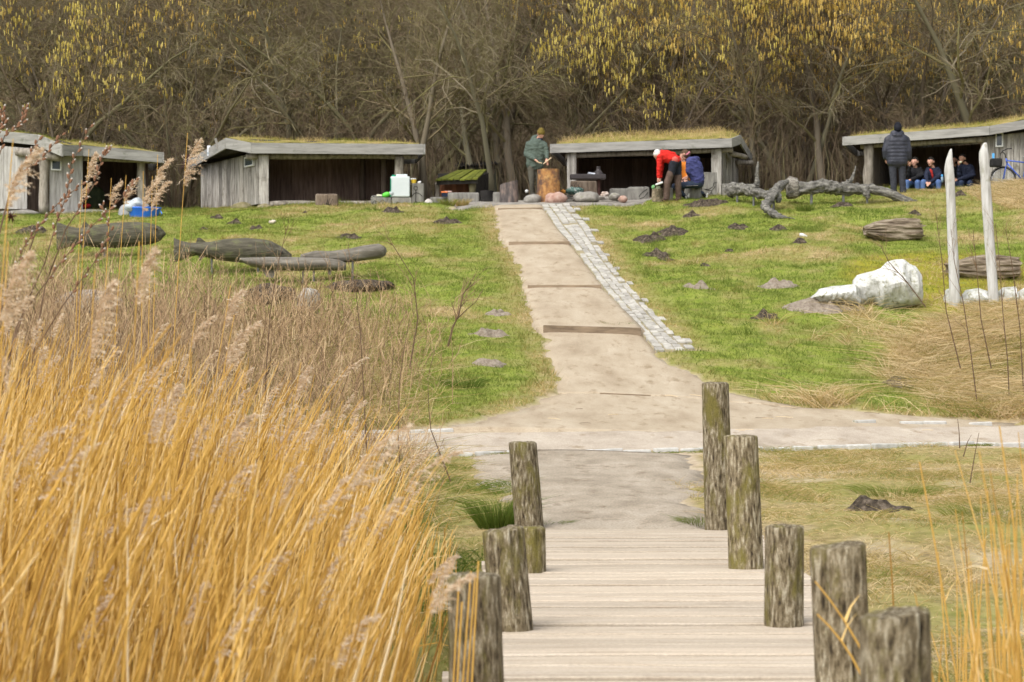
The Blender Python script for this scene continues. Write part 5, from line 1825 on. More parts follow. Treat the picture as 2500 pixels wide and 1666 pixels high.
# ---- bent person in red
Y = 59.0
Q = fn(Y)
p = person('person in bright red jacket bending over the small stump', Y, 1645, 490)
mats = dict(MM, trousers=cloth('brown_trousers', (.105, .07, .055)), seat=cloth('black_seat', (.018, .02, .028)), shoes=cloth('brown_boots', (.06, .035, .028)), hair=M_hairw)
cap, f, up, rt = head_caps(Q(1605, 379, -.10), (-.45, -.15, -.88), Q(1614, 375, 0))
w1, w2 = Q(1607, 436, -.15), Q(1612, 437, .12)
cap += [('skin', Q(1612, 377), .06, Q(1622, 380), .09), ('seat', Q(1645, 397, -.06), .135, Q(1652, 398, .08), .135), ('seat', Q(1644, 399, -.1), .125, Q(1639, 424, -.1), .095), ('seat', Q(1653, 400, .1), .125, Q(1656, 430, .1), .095),
        ('trousers', Q(1637, 424, -.1), .105, Q(1629, 448, -.12), .095), ('trousers', Q(1629, 448, -.12), .095, Q(1627, 484, -.06), .085), ('trousers', Q(1656, 430, .1), .10, Q(1655, 452, .08), .09), ('trousers', Q(1655, 452, .08), .09, Q(1657, 484, .14), .08),
        ('shoes', Q(1626, 488, -.06), .055, Q(1619, 489, -.18), .045), ('shoes', Q(1657, 488, .14), .055, Q(1650, 489, .04), .045),
        ('skin', Q(1607, 430, -.13), .03, w1, .028), ('skin', Q(1612, 430, .12), .03, w2, .028)]
cap += hand_caps(w1, (-.1, -.1, -1), curl=V3(.3, 0, -.3)) + hand_caps(w2, (-.1, -.1, -1), curl=V3(.3, 0, -.3))
blend('body', cap, mats, p, wrinkle=.006)
M_rj = cloth('red_jacket', (.55, .020, .014))
jk = [('j', Q(1613, 379, -.08), .115, Q(1613, 379, .10), .115), ('j', Q(1616, 380, -.05), .15, Q(1647, 391, -.05), .14), ('j', Q(1616, 380, .07), .15, Q(1650, 391, .08), .14), ('j', Q(1625, 381, 0), .165, Q(1640, 386, 0), .165),
      ('j', Q(1611, 382, -.14), .088, Q(1609, 410, -.16), .07), ('j', Q(1609, 410, -.16), .07, Q(1608, 432, -.14), .055), ('j', Q(1614, 384, .16), .085, Q(1615, 412, .14), .068), ('j', Q(1615, 412, .14), .068, Q(1612, 432, .12), .054)]
blend('jacket', jk, {'j': M_rj}, p, .018, wrinkle=.016)
hc = Q(1605, 379, -.10)
blend('hair', [('h', hc - f * .02 + up * .02, .108, hc - f * .05 + up * .03, .098)], {'h': M_hairw}, p, .015, 3)
blend('belt', [('b', Q(1646, 391.5, -.10), .118, Q(1653, 393, .10), .118)], {'b': cloth('salmon_shirt', (.5, .10, .08))}, p, .018, 3)
kb = MB().bbox(Q(1609, 449, -.15), (.20, .20, .05), bev=.02, rot=Matrix.Rotation(-.35, 3, 'Y'), jitter=.01)
tag(kb.build('cutting_board', M_white, None, loc=Q(1609, 452, -.15)), 'white board or tray under the hands of the person in red', 'tray')
tag(MB().lathe(Q(1607, 461, -.12), [(.05, 0), (.055, .06), (.05, .065)], n=12).build('jar', mat('jar_glass', [(.2, .22, .14), (.4, .42, .32)], scale=9, rough=.3, bump=0), None, loc=Q(1607, 461, -.12)), 'small jar on the speckled stump', 'jar')
tag(MB().ball(Q(1595, 457, -.1), (.05, .05, .055), sub=2, amp=.2, freq=2).build('green_packet', mat('pale_green', [(.12, .32, .12), (.22, .42, .2)], scale=5, bump=0), None, loc=Q(1595, 461, -.1)), 'pale green packet at the left rim of the speckled stump', 'packet')

# ---- seated person in blue
Y = 59.6
Q = fn(Y)
p = person('seated person in purple-blue hooded jacket with striped trainers', Y, 1700, 488)
mats = dict(MM, trousers=cloth('navy_leggings', (.03, .042, .07)), shoes=cloth('black_trainers', (.012, .013, .016)), sole=M_sole)
cap, f, up, rt = head_caps(Q(1673, 378, .0), (-.75, .35, -.5), Q(1683, 392, .02))
w1, w2 = Q(1678, 436, -.05), Q(1674, 434, .25)
cap += [('trousers', Q(1703, 448, -.08), .14, Q(1706, 448, .12), .14), ('trousers', Q(1700, 450, -.1), .115, Q(1647, 455, -.12), .082), ('trousers', Q(1647, 456, -.12), .08, Q(1669, 476, -.05), .058),
        ('trousers', Q(1703, 450, .12), .115, Q(1690, 462, .28), .085), ('trousers', Q(1690, 462, .28), .08, Q(1716, 473, .25), .055),
        ('shoes', Q(1668, 477, -.05), .05, Q(1678, 486, -.06), .048), ('sole', Q(1682, 474, -.05), .026, Q(1679, 489, -.05), .026), ('shoes', Q(1716, 474, .25), .05, Q(1722, 480, .22), .045), ('sole', Q(1727, 473, .2), .026, Q(1725, 484, .2), .028),
        ('skin', Q(1688, 398), .06, Q(1685, 392, .02), .06), ('skin', Q(1683, 428, -.05), .03, w1, .028), ('skin', Q(1680, 430, .2), .03, w2, .028)]
cap += hand_caps(w1, (-.8, 0, -.3)) + hand_caps(w2, (-.8, 0, -.3))
blend('body', cap, mats, p, wrinkle=.006)
M_bj = cloth('purple_blue_jacket', (.045, .05, .145))
jk = [('j', Q(1687, 395, -.1), .14, Q(1694, 395, .14), .14), ('j', Q(1690, 400, -.06), .18, Q(1703, 441, -.06), .18), ('j', Q(1693, 400, .1), .175, Q(1704, 441, .1), .18), ('j', Q(1698, 408, 0), .20, Q(1702, 436, 0), .195),
      ('j', Q(1682, 396, -.14), .09, Q(1681, 421, -.17), .075), ('j', Q(1681, 421, -.17), .075, Q(1684, 429, -.1), .06), ('j', Q(1690, 398, .2), .085, Q(1685, 420, .24), .07),
      ('j', Q(1697, 388, -.05), .075, Q(1702, 390, .08), .08), ('j', Q(1694, 394, -.09), .085, Q(1708, 402, -.05), .08)]
blend('jacket', jk, {'j': M_bj}, p, .018, wrinkle=.018)
hc = Q(1673, 378, 0)
blend('hair', [('h', hc - f * .025 + up * .03, .104, hc - f * .03 - up * .02, .098), ('h', hc + up * .075 + f * .01, .06, hc + up * .06 - f * .05, .07)], {'h': M_hairb}, p, .015, 2)
MB().tube([hc + rt * .1 - up * .05 - f * .05, hc + up * .0 - f * .125, hc - rt * .1 - up * .05 - f * .05], .032, n=8, flat=.7).build('headband', cloth('pink_band', (.55, .2, .25)), p, smooth=True)
for k in range(3):
    a = Q(1675.5, 480.5 + 2.6 * k, -.11)
    MB().box(a, (.055, .012, .012), rot=Matrix.Rotation(.35, 3, 'Y')).build('shoe_stripe', M_sole, p)
tag(MB().box8([Q(1674, 455, -.32), Q(1704, 453.6, -.36), Q(1704, 453.6, .1), Q(1674, 455, .1), Q(1674, 454.3, -.32), Q(1704, 452.9, -.36), Q(1704, 452.9, .1), Q(1674, 454.3, .1)]).build('seat_mat', cloth('grey_mat', (.3, .28, .27)), None, loc=Q(1690, 455)), 'thin grey sitting mat under the person in blue', 'mat')

# ---- person in orange mostly hidden
Y = 60.5
Q = fn(Y)
p = person('person in orange jacket mostly hidden between the red and blue ones', Y, 1668, 470)
mats = dict(MM, trousers=cloth('dark_grey_trousers', (.03, .03, .035)), shoes=cloth('grey_shoes', (.05, .05, .05)))
cap, f, up, rt = head_caps(Q(1668, 384, 0), (-.3, -.8, -.45), Q(1668, 397, .02))
w1, w2 = Q(1660, 440, -.2), Q(1674, 440, -.2)
cap += [('trousers', Q(1662, 442), .12, Q(1674, 442), .12), ('trousers', Q(1662, 444), .1, Q(1659, 452, -.3), .08), ('trousers', Q(1659, 452, -.3), .08, Q(1660, 476, -.28), .06), ('trousers', Q(1675, 444), .1, Q(1679, 452, -.3), .08), ('trousers', Q(1679, 452, -.3), .08, Q(1678, 476, -.28), .06),
        ('shoes', Q(1660, 477, -.28), .05, Q(1660, 478, -.42), .042), ('shoes', Q(1678, 477, -.28), .05, Q(1678, 478, -.42), .042), ('skin', Q(1668, 402), .06, Q(1668, 396), .06),
        ('skin', Q(1658, 434, -.12), .03, w1, .028), ('skin', Q(1676, 434, -.12), .03, w2, .028)]
cap += hand_caps(w1, (.2, -.8, -.4)) + hand_caps(w2, (-.2, -.8, -.4))
blend('body', cap, mats, p, wrinkle=.006)
blend('jacket', [('j', Q(1657, 403), .1, Q(1680, 403), .1), ('j', Q(1661, 406), .13, Q(1662, 437), .13), ('j', Q(1675, 406), .13, Q(1675, 437), .13), ('j', Q(1653, 405), .08, Q(1653, 424, -.05), .068), ('j', Q(1653, 424, -.05), .068, Q(1658, 434, -.14), .05), ('j', Q(1683, 405), .08, Q(1682, 424, -.05), .068), ('j', Q(1682, 424, -.05), .068, Q(1676, 434, -.14), .05)],
      {'j': cloth('orange_jacket', (.45, .14, .015))}, p, .018)
hc = Q(1668, 384, 0)
blend('hair', [('h', hc + up * .03 - f * .03, .104, hc - f * .04 - up * .01, .095)], {'h': M_hairb}, p, .015, 2)

# ---- standing person in black puffer jacket, seen from behind
Y = 58.9
Q = fn(Y)
p = person('standing person seen from behind in black puffer jacket and beanie', Y, 2190, 472)
mats = dict(MM, trousers=cloth('charcoal_trousers', (.035, .037, .046)), shoes=cloth('black_shoes', (.012, .012, .013)))
cap, f, up, rt = head_caps(Q(2192, 314, 0), (.15, .95, -.1), Q(2190, 328, 0))
w1, w2 = Q(2163, 388, .05), Q(2217, 392, .05)
cap += [('trousers', Q(2181, 400), .135, Q(2199, 400), .135), ('trousers', Q(2179, 403), .11, Q(2181, 438), .088), ('trousers', Q(2181, 438), .088, Q(2182, 470), .085), ('trousers', Q(2202, 403), .11, Q(2203, 438), .088), ('trousers', Q(2203, 438), .088, Q(2205, 470), .085),
        ('shoes', Q(2182, 473), .055, Q(2181, 475, .14), .045), ('shoes', Q(2205, 473), .055, Q(2206, 475, .14), .045), ('skin', Q(2190, 340), .08, Q(2190, 330), .065),
        ('skin', Q(2163, 380, .05), .03, w1, .028), ('skin', Q(2217, 385, .05), .03, w2, .028)]
cap += hand_caps(w1, (.1, .2, -1), curl=V3(.5, .3, 0)) + hand_caps(w2, (.05, .1, -1), curl=V3(-.5, .3, 0))
blend('body', cap, mats, p, wrinkle=.006)
M_pj = mat('black_puffer', [(.012, .013, .02), (.026, .028, .04), (.04, .042, .058)], scale=5, rough=.5, spec=.35, bump=.5, bscale=9, bdist=.04)
jk = [('j', Q(2173, 340), .12, Q(2207, 340), .12), ('j', Q(2168, 342), .105, Q(2162, 368), .10), ('j', Q(2162, 368), .1, Q(2163, 384, .04), .085), ('j', Q(2212, 342), .105, Q(2217, 368), .1), ('j', Q(2217, 368), .1, Q(2218, 386, .04), .085), ('j', Q(2181, 326), .085, Q(2200, 326), .085), ('j', Q(2184, 331, -.1), .07, Q(2197, 331, -.1), .07)]
for k, v in enumerate((344, 353, 362, 371, 380, 389, 395)):
    jk += [('j', Q(2179, v, -.02), .155, Q(2202, v, -.02), .155)]
pj = blend('puffer_jacket', jk, {'j': M_pj}, p, .018, 3)
for k, v in enumerate((349, 361, 374, 387)):
    pass
hc = Q(2192, 314, 0)
blend('beanie', [('h', hc + up * .03 - f * .01, .112, hc + up * .085 - f * .01, .09), ('h', hc - up * .01 - f * .02, .105, hc + up * .03, .112)], {'h': cloth('black_beanie', (.008, .009, .014), .8)}, p, .015, 3)

# ---- people seated in the right shelter
def sitter(label, Y, uh, vh, face, jacket, trou, hair, hands, knees, sk=M_skin, lean=0.0, eat=None, scarf=None):
    Q = fn(Y)
    us = uh + 2 + lean
    p = person(label, Y, us, 472)
    m = dict(MM, skin=sk, trousers=trou, shoes=cloth('seat_shoes', (.02, .02, .022)))
    cap, f, up, rt = head_caps(Q(uh, vh, -.08), face, Q(us, vh + 15, 0))
    hl, hr = hands
    cap += [('trousers', Q(us - 8, 450, .05), .13, Q(us + 8, 450, .05), .13), ('skin', Q(us, vh + 22), .06, Q(us, vh + 14), .06)]
    for s, (ku, kv) in zip((-1, 1), knees):
        cap += [('trousers', Q(us + 9 * s, 451, .05), .105, Q(ku, kv, -.38), .082), ('trousers', Q(ku, kv, -.38), .08, Q(ku + s, 476, -.36), .062), ('shoes', Q(ku + s, 477, -.36), .05, Q(ku + s * 2, 478, -.5), .042)]
    for s, (hu, hv, hy) in zip((-1, 1), (hl, hr)):
        el = Q(us + 17 * s, 428, -.12)
        w = Q(hu, hv, hy)
        d = (w - el).normalized()
        cap += [('skin', w - d * .06, .03, w, .028)]
        cap += hand_caps(w, d)
    blend('body', cap, m, p)
    jk = [('j', Q(us - 10, vh + 21), .1, Q(us + 10, vh + 21), .1), ('j', Q(us - 7, vh + 27), .135, Q(us - 7, 446, .03), .13), ('j', Q(us + 7, vh + 27), .135, Q(us + 7, 446, .03), .13)]
    for s, (hu, hv, hy) in zip((-1, 1), (hl, hr)):
        el = Q(us + 17 * s, 428, -.12)
        w = Q(hu, hv, hy)
        jk += [('j', Q(us + 13 * s, vh + 23), .085, el, .068), ('j', el, .07, w - (w - el).normalized() * .04, .048)]
    blend('jacket', jk, {'j': jacket}, p, .018, wrinkle=.014)
    hc = Q(uh, vh, -.08)
    blend('hair', [('h', hc + up * .04 - f * .03, .103, hc - f * .045 - up * .02, .093), ('h', hc + up * .085 + f * .03, .05, hc + up * .09 - f * .03, .06)], {'h': hair}, p, .015, 2)
    if scarf:
        MB().tube([Q(us - 7, vh + 17, -.14), Q(us - 4, vh + 22, -.2), Q(us - 2, vh + 32, -.22), Q(us - 1, vh + 42, -.22)], [.03, .045, .05, .03], n=8, flat=.6).build('scarf', scarf, p, smooth=True)
    return p


J_blk, J_navy = cloth('black_jumper', (.010, .010, .012)), cloth('dark_navy_jacket', (.014, .018, .036))
T_jean, T_dk = cloth('blue_jeans', (.07, .12, .26)), cloth('dark_jeans', (.02, .03, .06))
sitter('seated bearded person in black jumper next to the standing one, hand at mouth', 62.3, 2233, 396, (-.5, -.8, -.1), J_blk, T_jean, M_hairk, ((2221, 404, -.28), (2222, 440, -.3)), ((2214, 446), (2240, 446)))
sitter('seated smiling person in navy jacket with red scarf and clasped hands', 62.2, 2272, 396, (-.55, -.8, -.2), J_navy, T_jean, M_hairk, ((2264, 446, -.42), (2270, 447, -.42)), ((2254, 445), (2291, 445)), scarf=cloth('red_scarf', (.35, .025, .02)), lean=4)
sitter('seated person half hidden behind the shorter white stake', 62.9, 2329, 392, (-.6, -.7, -.1), J_blk, T_dk, M_hairk, ((2330, 436, -.3), (2336, 440, -.3)), ((2322, 447), (2338, 447)), sk=M_skind)
sitter('seated person eating between the two white stakes', 62.4, 2349, 388, (-.65, -.7, -.05), J_navy, T_dk, M_hairk, ((2341, 402, -.22), (2336, 440, -.3)), ((2346, 447), (2368, 447)), sk=M_skind, lean=8)
Q = fn(62.1)
tag(MB().ball(Q(2345, 396, -.1), (.04, .03, .03), sub=2, amp=.3).build('sandwich', mat('bread', []) if 'bread' not in MATS else MATS['bread'], None, loc=Q(2345, 397, -.1)), 'piece of bread held up by the eating person', 'bread')
cu = thing('drinking_bottle', Q(2300, 440, -.1), 'small blue drinking bottle beside the shorter white stake', 'bottle')
MB().lathe(Q(2300, 446, -.1), [(.035, 0), (.035, .14), (.02, .16)], n=12).build('bottle_body', mat('steel_blue', [(.2, .28, .36), (.3, .4, .5)], scale=5, rough=.35, bump=0), cu, smooth=True)
MB().lathe(Q(2300, 432, -.1), [(.025, 0), (.03, .04), (.025, .06)], n=12).build('bottle_cap', mat('sky_plastic', [(.08, .35, .7), (.12, .42, .78)], scale=5, rough=.4, bump=0), cu, smooth=True)

# ================================================================== BICYCLE
YC = 60.3
Q = fn(YC)
bk = thing('bicycle', onG(2500, YC), 'blue bicycle with black front basket leaning on the right shelter wall', 'bicycle')
M_tyre = mat('tyre_rubber', [(.012, .012, .012), (.03, .03, .03)], scale=9, bump=.2)
M_bikeblue = mat('bike_blue', [(.03, .08, .42), (.05, .12, .52)], scale=4, rough=.35, bump=0, spec=.5)
M_chrome = mat('alloy', [(.4, .4, .4), (.55, .55, .55)], scale=6, rough=.3, metal=.8, bump=0)
hub0, hub1 = Q(2449, 440), Q(2549, 444)
for hub in (hub0, hub1):
    ring_ = [hub + V3(math.cos(t) * .33, 0, math.sin(t) * .33) for t in np.linspace(0, 2 * math.pi, 33)]
    w = MB().tube(ring_, .022, n=8, cap=False).build('wheel', M_tyre, bk, smooth=True)
    MB().tube([hub + V3(math.cos(t) * .30, 0, math.sin(t) * .30) for t in np.linspace(0, 2 * math.pi, 33)], .011, n=6, cap=False).build('rim', M_chrome, w, smooth=True)
    sp = MB()
    for k in range(16):
        a = math.pi * 2 * k / 16
        sp.tube([hub, hub + V3(math.cos(a) * .3, 0, math.sin(a) * .3)], .0025, n=4)
    sp.build('spokes', M_chrome, w)
    MB().tube([hub + V3(0, -.05, 0), hub + V3(0, .05, 0)], .025, n=8).build('hub', M_chrome, w)
fr = MB()
ht, hb, bb, sx, ax_ = Q(2456, 387), Q(2459, 399), Q(2497, 441), Q(2506, 398), hub1
for a, b, r in ((ht, hb, .022), (Q(2458, 392), sx, .017), (hb, bb, .019), (sx, bb, .017), (bb, ax_, .012), (sx, ax_, .010)):
    fr.tube([a, b], r, n=8)
fr.build('frame', M_bikeblue, bk, smooth=True)
MB().tube([hb, Q(2455, 410, -.05), hub0 + V3(0, -.05, 0)], .016, n=8).tube([hb, Q(2455, 410, .05), hub0 + V3(0, .05, 0)], .016, n=8).build('fork', M_bikeblue, bk, smooth=True)
MB().tube([ht, Q(2453, 376), Q(2447, 371)], .014, n=8).build('stem', M_tyre, bk)
MB().tube([Q(2441, 388, -.25), Q(2443, 376, -.27), Q(2448, 369, -.2), Q(2450, 368, 0), Q(2458, 364, .18), Q(2470, 363, .28)], .013, n=8).build('handlebar', M_tyre, bk, smooth=True)
MB().bbox(Q(2431, 398, 0), (.30, .28, .22), bev=.05, jitter=.02).build('basket', M_tyre, bk)
MB().tube([Q(2508, 393), Q(2508, 386)], .014, n=8).build('seat_post', M_chrome, bk)
MB().ball(Q(2508, 384), (.13, .075, .04), sub=2).build('saddle', mat('grey_saddle', [(.1, .1, .1), (.3, .3, .3)], scale=4, bump=0), bk, smooth=True)
MB().tube([hub0 + V3(math.cos(t) * .365, 0, math.sin(t) * .365) for t in np.linspace(.3, 2.6, 14)], .02, n=6, flat=.4).build('mudguard', M_tyre, bk, smooth=True)
MB().tube([bb, bb + V3(.05, -.1, -.14)], .01, n=6).tube([bb, bb + V3(-.05, .1, .14)], .01, n=6).build('cranks', M_chrome, bk)
tag(MB().bbox(Q(2425, 382, 0), (.06, .06, .16), bev=.02).build('flask', mat('sky_plastic', []) if 'sky_plastic' not in MATS else MATS['sky_plastic'], None, loc=Q(2425, 388)), 'blue flask standing in the bicycle basket', 'flask')

# ================================================================== TREES OF THE WOOD
def unit(v):
    return v / (np.linalg.norm(v, axis=-1, keepdims=True) + 1e-9)


def kids(rg, P, R, n, L, K=4, tmin=.2, tmax=1.0, ang=.8, up=.3, droop=0.0, jit=.25, rr=.55, rmin=.004):
    """n side branches per parent polyline P (N,Kp,3), R (N,Kp)"""
    N, Kp, _ = P.shape
    t = (rg.uniform(tmin, tmax, (N, n)) * (Kp - 1)).clip(0, Kp - 1.001)
    i = t.astype(int)
    fr = (t - i)[..., None]
    a = np.arange(N)[:, None]
    pos = P[a, i] * (1 - fr) + P[a, i + 1] * fr
    rad = R[a, i] * (1 - fr[..., 0]) + R[a, i + 1] * fr[..., 0]
    tan = unit(P[a, i + 1] - P[a, i])
    rnd = rg.normal(size=(N, n, 3))
    perp = unit(rnd - (rnd * tan).sum(-1, keepdims=True) * tan)
    d = unit(tan * np.cos(ang) + perp * np.sin(ang) + np.array([0, 0, up]))
    Ls = (np.asarray(L).reshape(-1, 1) if np.ndim(L) else L) * rg.uniform(.55, 1.2, (N, n)) * (1.05 - .55 * t / (Kp - 1))
    pts = [pos]
    for k in range(K - 1):
        d = unit(d + rg.normal(size=d.shape) * jit + np.array([0, 0, -droop]))
        pts.append(pts[-1] + d * (Ls / (K - 1))[..., None])
    Q = np.stack(pts, 2).reshape(N * n, K, 3)
    r0 = np.maximum(rad * rr, rmin).reshape(-1)
    Rr = r0[:, None] * np.linspace(1, .35, K)[None]
    return Q, np.maximum(Rr, rmin * .6)


def tree_variant(seed, H=9.0, stems=1, lean=.15, r0=.14, n1=14, n2=9, n3=6, L1=.42, up1=.35, droop=.05, moss=0.5, catk=0, catlen=.14, fork=.25):
    rg = np.random.default_rng(seed)
    K = 9
    S = []
    for s in range(stems):
        a = 2 * math.pi * (s + rg.uniform(0, .8)) / max(stems, 1)
        ln = lean * rg.uniform(.5, 1.4)
        d = np.array([math.cos(a) * ln, math.sin(a) * ln, 1.0])
        p = np.array([math.cos(a) * .18 * (stems > 1), math.sin(a) * .18 * (stems > 1), -.3])
        pts = [p]
        h = H * rg.uniform(.75, 1.05)
        for k in range(K - 1):
            d = unit(d + rg.normal(size=3) * .10 + np.array([math.cos(a), math.sin(a), 0]) * .05 * (stems > 1))
            pts.append(pts[-1] + d * h / (K - 1))
        S.append(pts)
    S = np.array(S)
    RS = r0 * rg.uniform(.6, 1.1, (stems, 1)) * np.linspace(1, .16, K)[None] * np.concatenate([[1.35], np.ones(K - 1)])[None]
    B1, R1 = kids(rg, S, RS, n1, L1 * H, K=6, tmin=fork, ang=.85, up=up1, droop=droop * .5, jit=.22, rr=.42, rmin=.012)
    B2, R2 = kids(rg, B1, R1, n2, .17 * H, K=4, tmin=.15, ang=.8, up=.1, droop=droop, jit=.28, rr=.55, rmin=.0075)
    B3, R3 = kids(rg, B2, R2, n3, .085 * H, K=3, tmin=.1, ang=.7, up=.05, droop=droop * 1.5, jit=.3, rr=.6, rmin=.005)
    tr = prisms(S, RS, np.full(len(S), moss), 7)
    parts = [prisms(B1, R1, np.clip(rg.normal(moss, .15, len(B1)), 0, 1), 4)]
    parts.append(prisms(B2, R2, np.clip(rg.normal(moss, .2, len(B2)), 0, 1), 3))
    parts.append(prisms(B3, R3, np.clip(rg.normal(moss, .25, len(B3)), 0, 1), 3))
    cr = join(parts)
    out = {'trunk': np_mesh('trunk', *tr, smooth=True), 'crown': np_mesh('crown', *cr)}
    if catk:
        sel = rg.choice(len(B3), min(catk, len(B3)), replace=False)
        base = B3[sel, rg.integers(1, 3, len(sel))]
        cl = unit(base)
        dens = vnoise(base[:, 0] * .9, base[:, 2] * .9 + base[:, 1], 1.0, seed)
        base = base[(dens > .36) & (rg.random(len(base)) < .12 + .88 * sst(2.2, 4.6, base[:, 2]))]
        base = np.concatenate([base, base + rg.normal(0, .06, base.shape), base + rg.normal(0, .1, base.shape)])
        n = len(base)
        L = catlen * rg.uniform(.6, 1.25, n)
        sw = rg.normal(0, .07, (n, 2))
        P = np.stack([base, base + np.stack([sw[:, 0] * L, sw[:, 1] * L, -L * .3], 1), base + np.stack([sw[:, 0] * L, sw[:, 1] * L, -L], 1)], 1)
        Rr = np.tile(np.array([.008, .0165, .008]), (n, 1)) * rg.uniform(.8, 1.2, (n, 1))
        c = prisms(P, Rr, rg.uniform(0, 1, n), 4)
        out['catkins'] = np_mesh('catkins', *c)
    return out


M_bark = tmat('tree_bark', [(0, (.075, .06, .045)), (.3, (.135, .108, .08)), (.55, (.155, .13, .09)), (.75, (.145, .135, .068)), (1, (.21, .185, .15))], transl=0, rough=.9)
M_twig = tmat('tree_twig', [(0, (.10, .068, .042)), (.3, (.17, .126, .082)), (.55, (.18, .146, .082)), (.75, (.16, .145, .056)), (1, (.25, .21, .145))], transl=0, rough=.9)
M_catk = tmat('catkin', [(0, (.42, .26, .05)), (.5, (.60, .41, .10)), (1, (.72, .54, .18))], transl=.2)
M_catky = tmat('catkin_yellow', [(0, (.40, .30, .05)), (.5, (.60, .47, .10)), (1, (.72, .60, .20))], transl=.2)

VAR = [tree_variant(11, H=9.5, stems=1, r0=.14, n1=18, n2=10, n3=7, moss=.55),
       tree_variant(12, H=10.5, stems=1, r0=.155, n1=18, n2=10, n3=7, moss=.45, up1=.5),
       tree_variant(13, H=7.5, stems=3, lean=.35, r0=.12, n1=9, n2=9, n3=6, moss=.72, up1=.15, droop=.12, L1=.40),
       tree_variant(14, H=7.0, stems=4, lean=.45, r0=.10, n1=8, n2=9, n3=6, moss=.66, up1=.1, droop=.15, L1=.42),
       tree_variant(15, H=8.5, stems=2, lean=.28, r0=.15, n1=12, n2=9, n3=6, moss=.85, up1=.2, droop=.10),
       tree_variant(16, H=4.5, stems=8, lean=.5, r0=.035, n1=6, n2=6, n3=5, moss=.22, up1=.4, L1=.35, fork=.12)]
HAZ = [tree_variant(21, H=8.2, stems=8, lean=.36, r0=.075, n1=9, n2=8, n3=6, moss=.35, up1=.35, droop=.06, catk=2000),
       tree_variant(22, H=7.6, stems=9, lean=.42, r0=.07, n1=8, n2=8, n3=6, moss=.30, up1=.3, droop=.08, catk=2000),
       tree_variant(23, H=7.8, stems=8, lean=.38, r0=.07, n1=9, n2=8, n3=6, moss=.40, up1=.3, droop=.08, catk=900)]


def plant_tree(name, var, X, Y, rz, sc, label, group, cat='tree', catmat=None):
    t = thing(name, (X, Y, gz(X, Y)), label, cat, group)
    t.rotation_euler = (0, 0, rz)
    t.scale = (sc, sc, sc * random.uniform(.94, 1.06))
    for part, me in var.items():
        m = {'trunk': M_bark, 'crown': M_twig, 'catkins': catmat or M_catk}[part]
        if part == 'catkins' and catmat is not None:
            me = me.copy()
            me.materials.clear()
        obj(part, me, m, t)
    return t


PLACE = [(-16.5, 'behind the far left shelter roof'), (-10.5, 'behind the gap between the two left shelters'), (-6.5, 'behind the plank-walled shelter'), (-2.6, 'behind the canister blocks'), (-.6, 'behind the mossy woodshed'),
         (1.4, 'behind the person in green'), (5.2, 'behind the barbecue shelter'), (8.2, 'behind the forked driftwood root'), (11.5, 'behind the long driftwood trunk'), (17.5, 'behind the right edge shelter')]


ORD = ['first', 'second', 'third', 'fourth', 'fifth', 'sixth', 'seventh', 'eighth', 'ninth', 'tenth', 'eleventh', 'twelfth', 'thirteenth', 'fourteenth', 'fifteenth', 'sixteenth', 'seventeenth', 'eighteenth', 'nineteenth', 'twentieth',
       'twenty-first', 'twenty-second', 'twenty-third', 'twenty-fourth', 'twenty-fifth', 'twenty-sixth', 'twenty-seventh']


def where(X, Y):
    x = X * 62 / Y
    return min(PLACE, key=lambda q: abs(q[0] - x))[1]


def uX(u, Y):
    return (u - CX) / F * Y


# hazels with catkins
for (u, Y, rz, sc, lab, k, cm) in ((175, 69.5, .3, 1.0, 'hazel with greenish-yellow catkins above the left shelter', 2, M_catky), (420, 71.5, 2.0, 1.08, 'hazel with golden catkins rising behind the left shelters', 2, M_catk),
                                   (640, 76, 1.0, 1.15, 'thin hazel with few catkins high behind the plank-walled shelter', 2, M_catky),
                                   (1560, 69.5, .9, 1.05, 'hazel with bright yellow catkins above the barbecue shelter', 1, M_catky), (1790, 70.5, 2.6, 1.12, 'hazel with amber catkins in the middle of the right group', 0, M_catk),
                                   (2020, 69.8, 4.0, 1.12, 'large hazel with a thick pale stem behind the long driftwood trunk', 1, M_catk), (2230, 70.5, 5.1, 1.08, 'hazel with orange catkins above the standing person in black', 0, M_catk),
                                   (1680, 74, 3.3, 1.25, 'tall hazel in the second row behind the barbecue shelter', 1, M_catk), (2120, 75, 1.5, 1.25, 'tall hazel in the second row behind the right shelter', 0, M_catk)):
    plant_tree('hazel_tree', HAZ[k], uX(u, Y), Y, rz, sc, lab, 'hazels in catkin', catmat=cm)

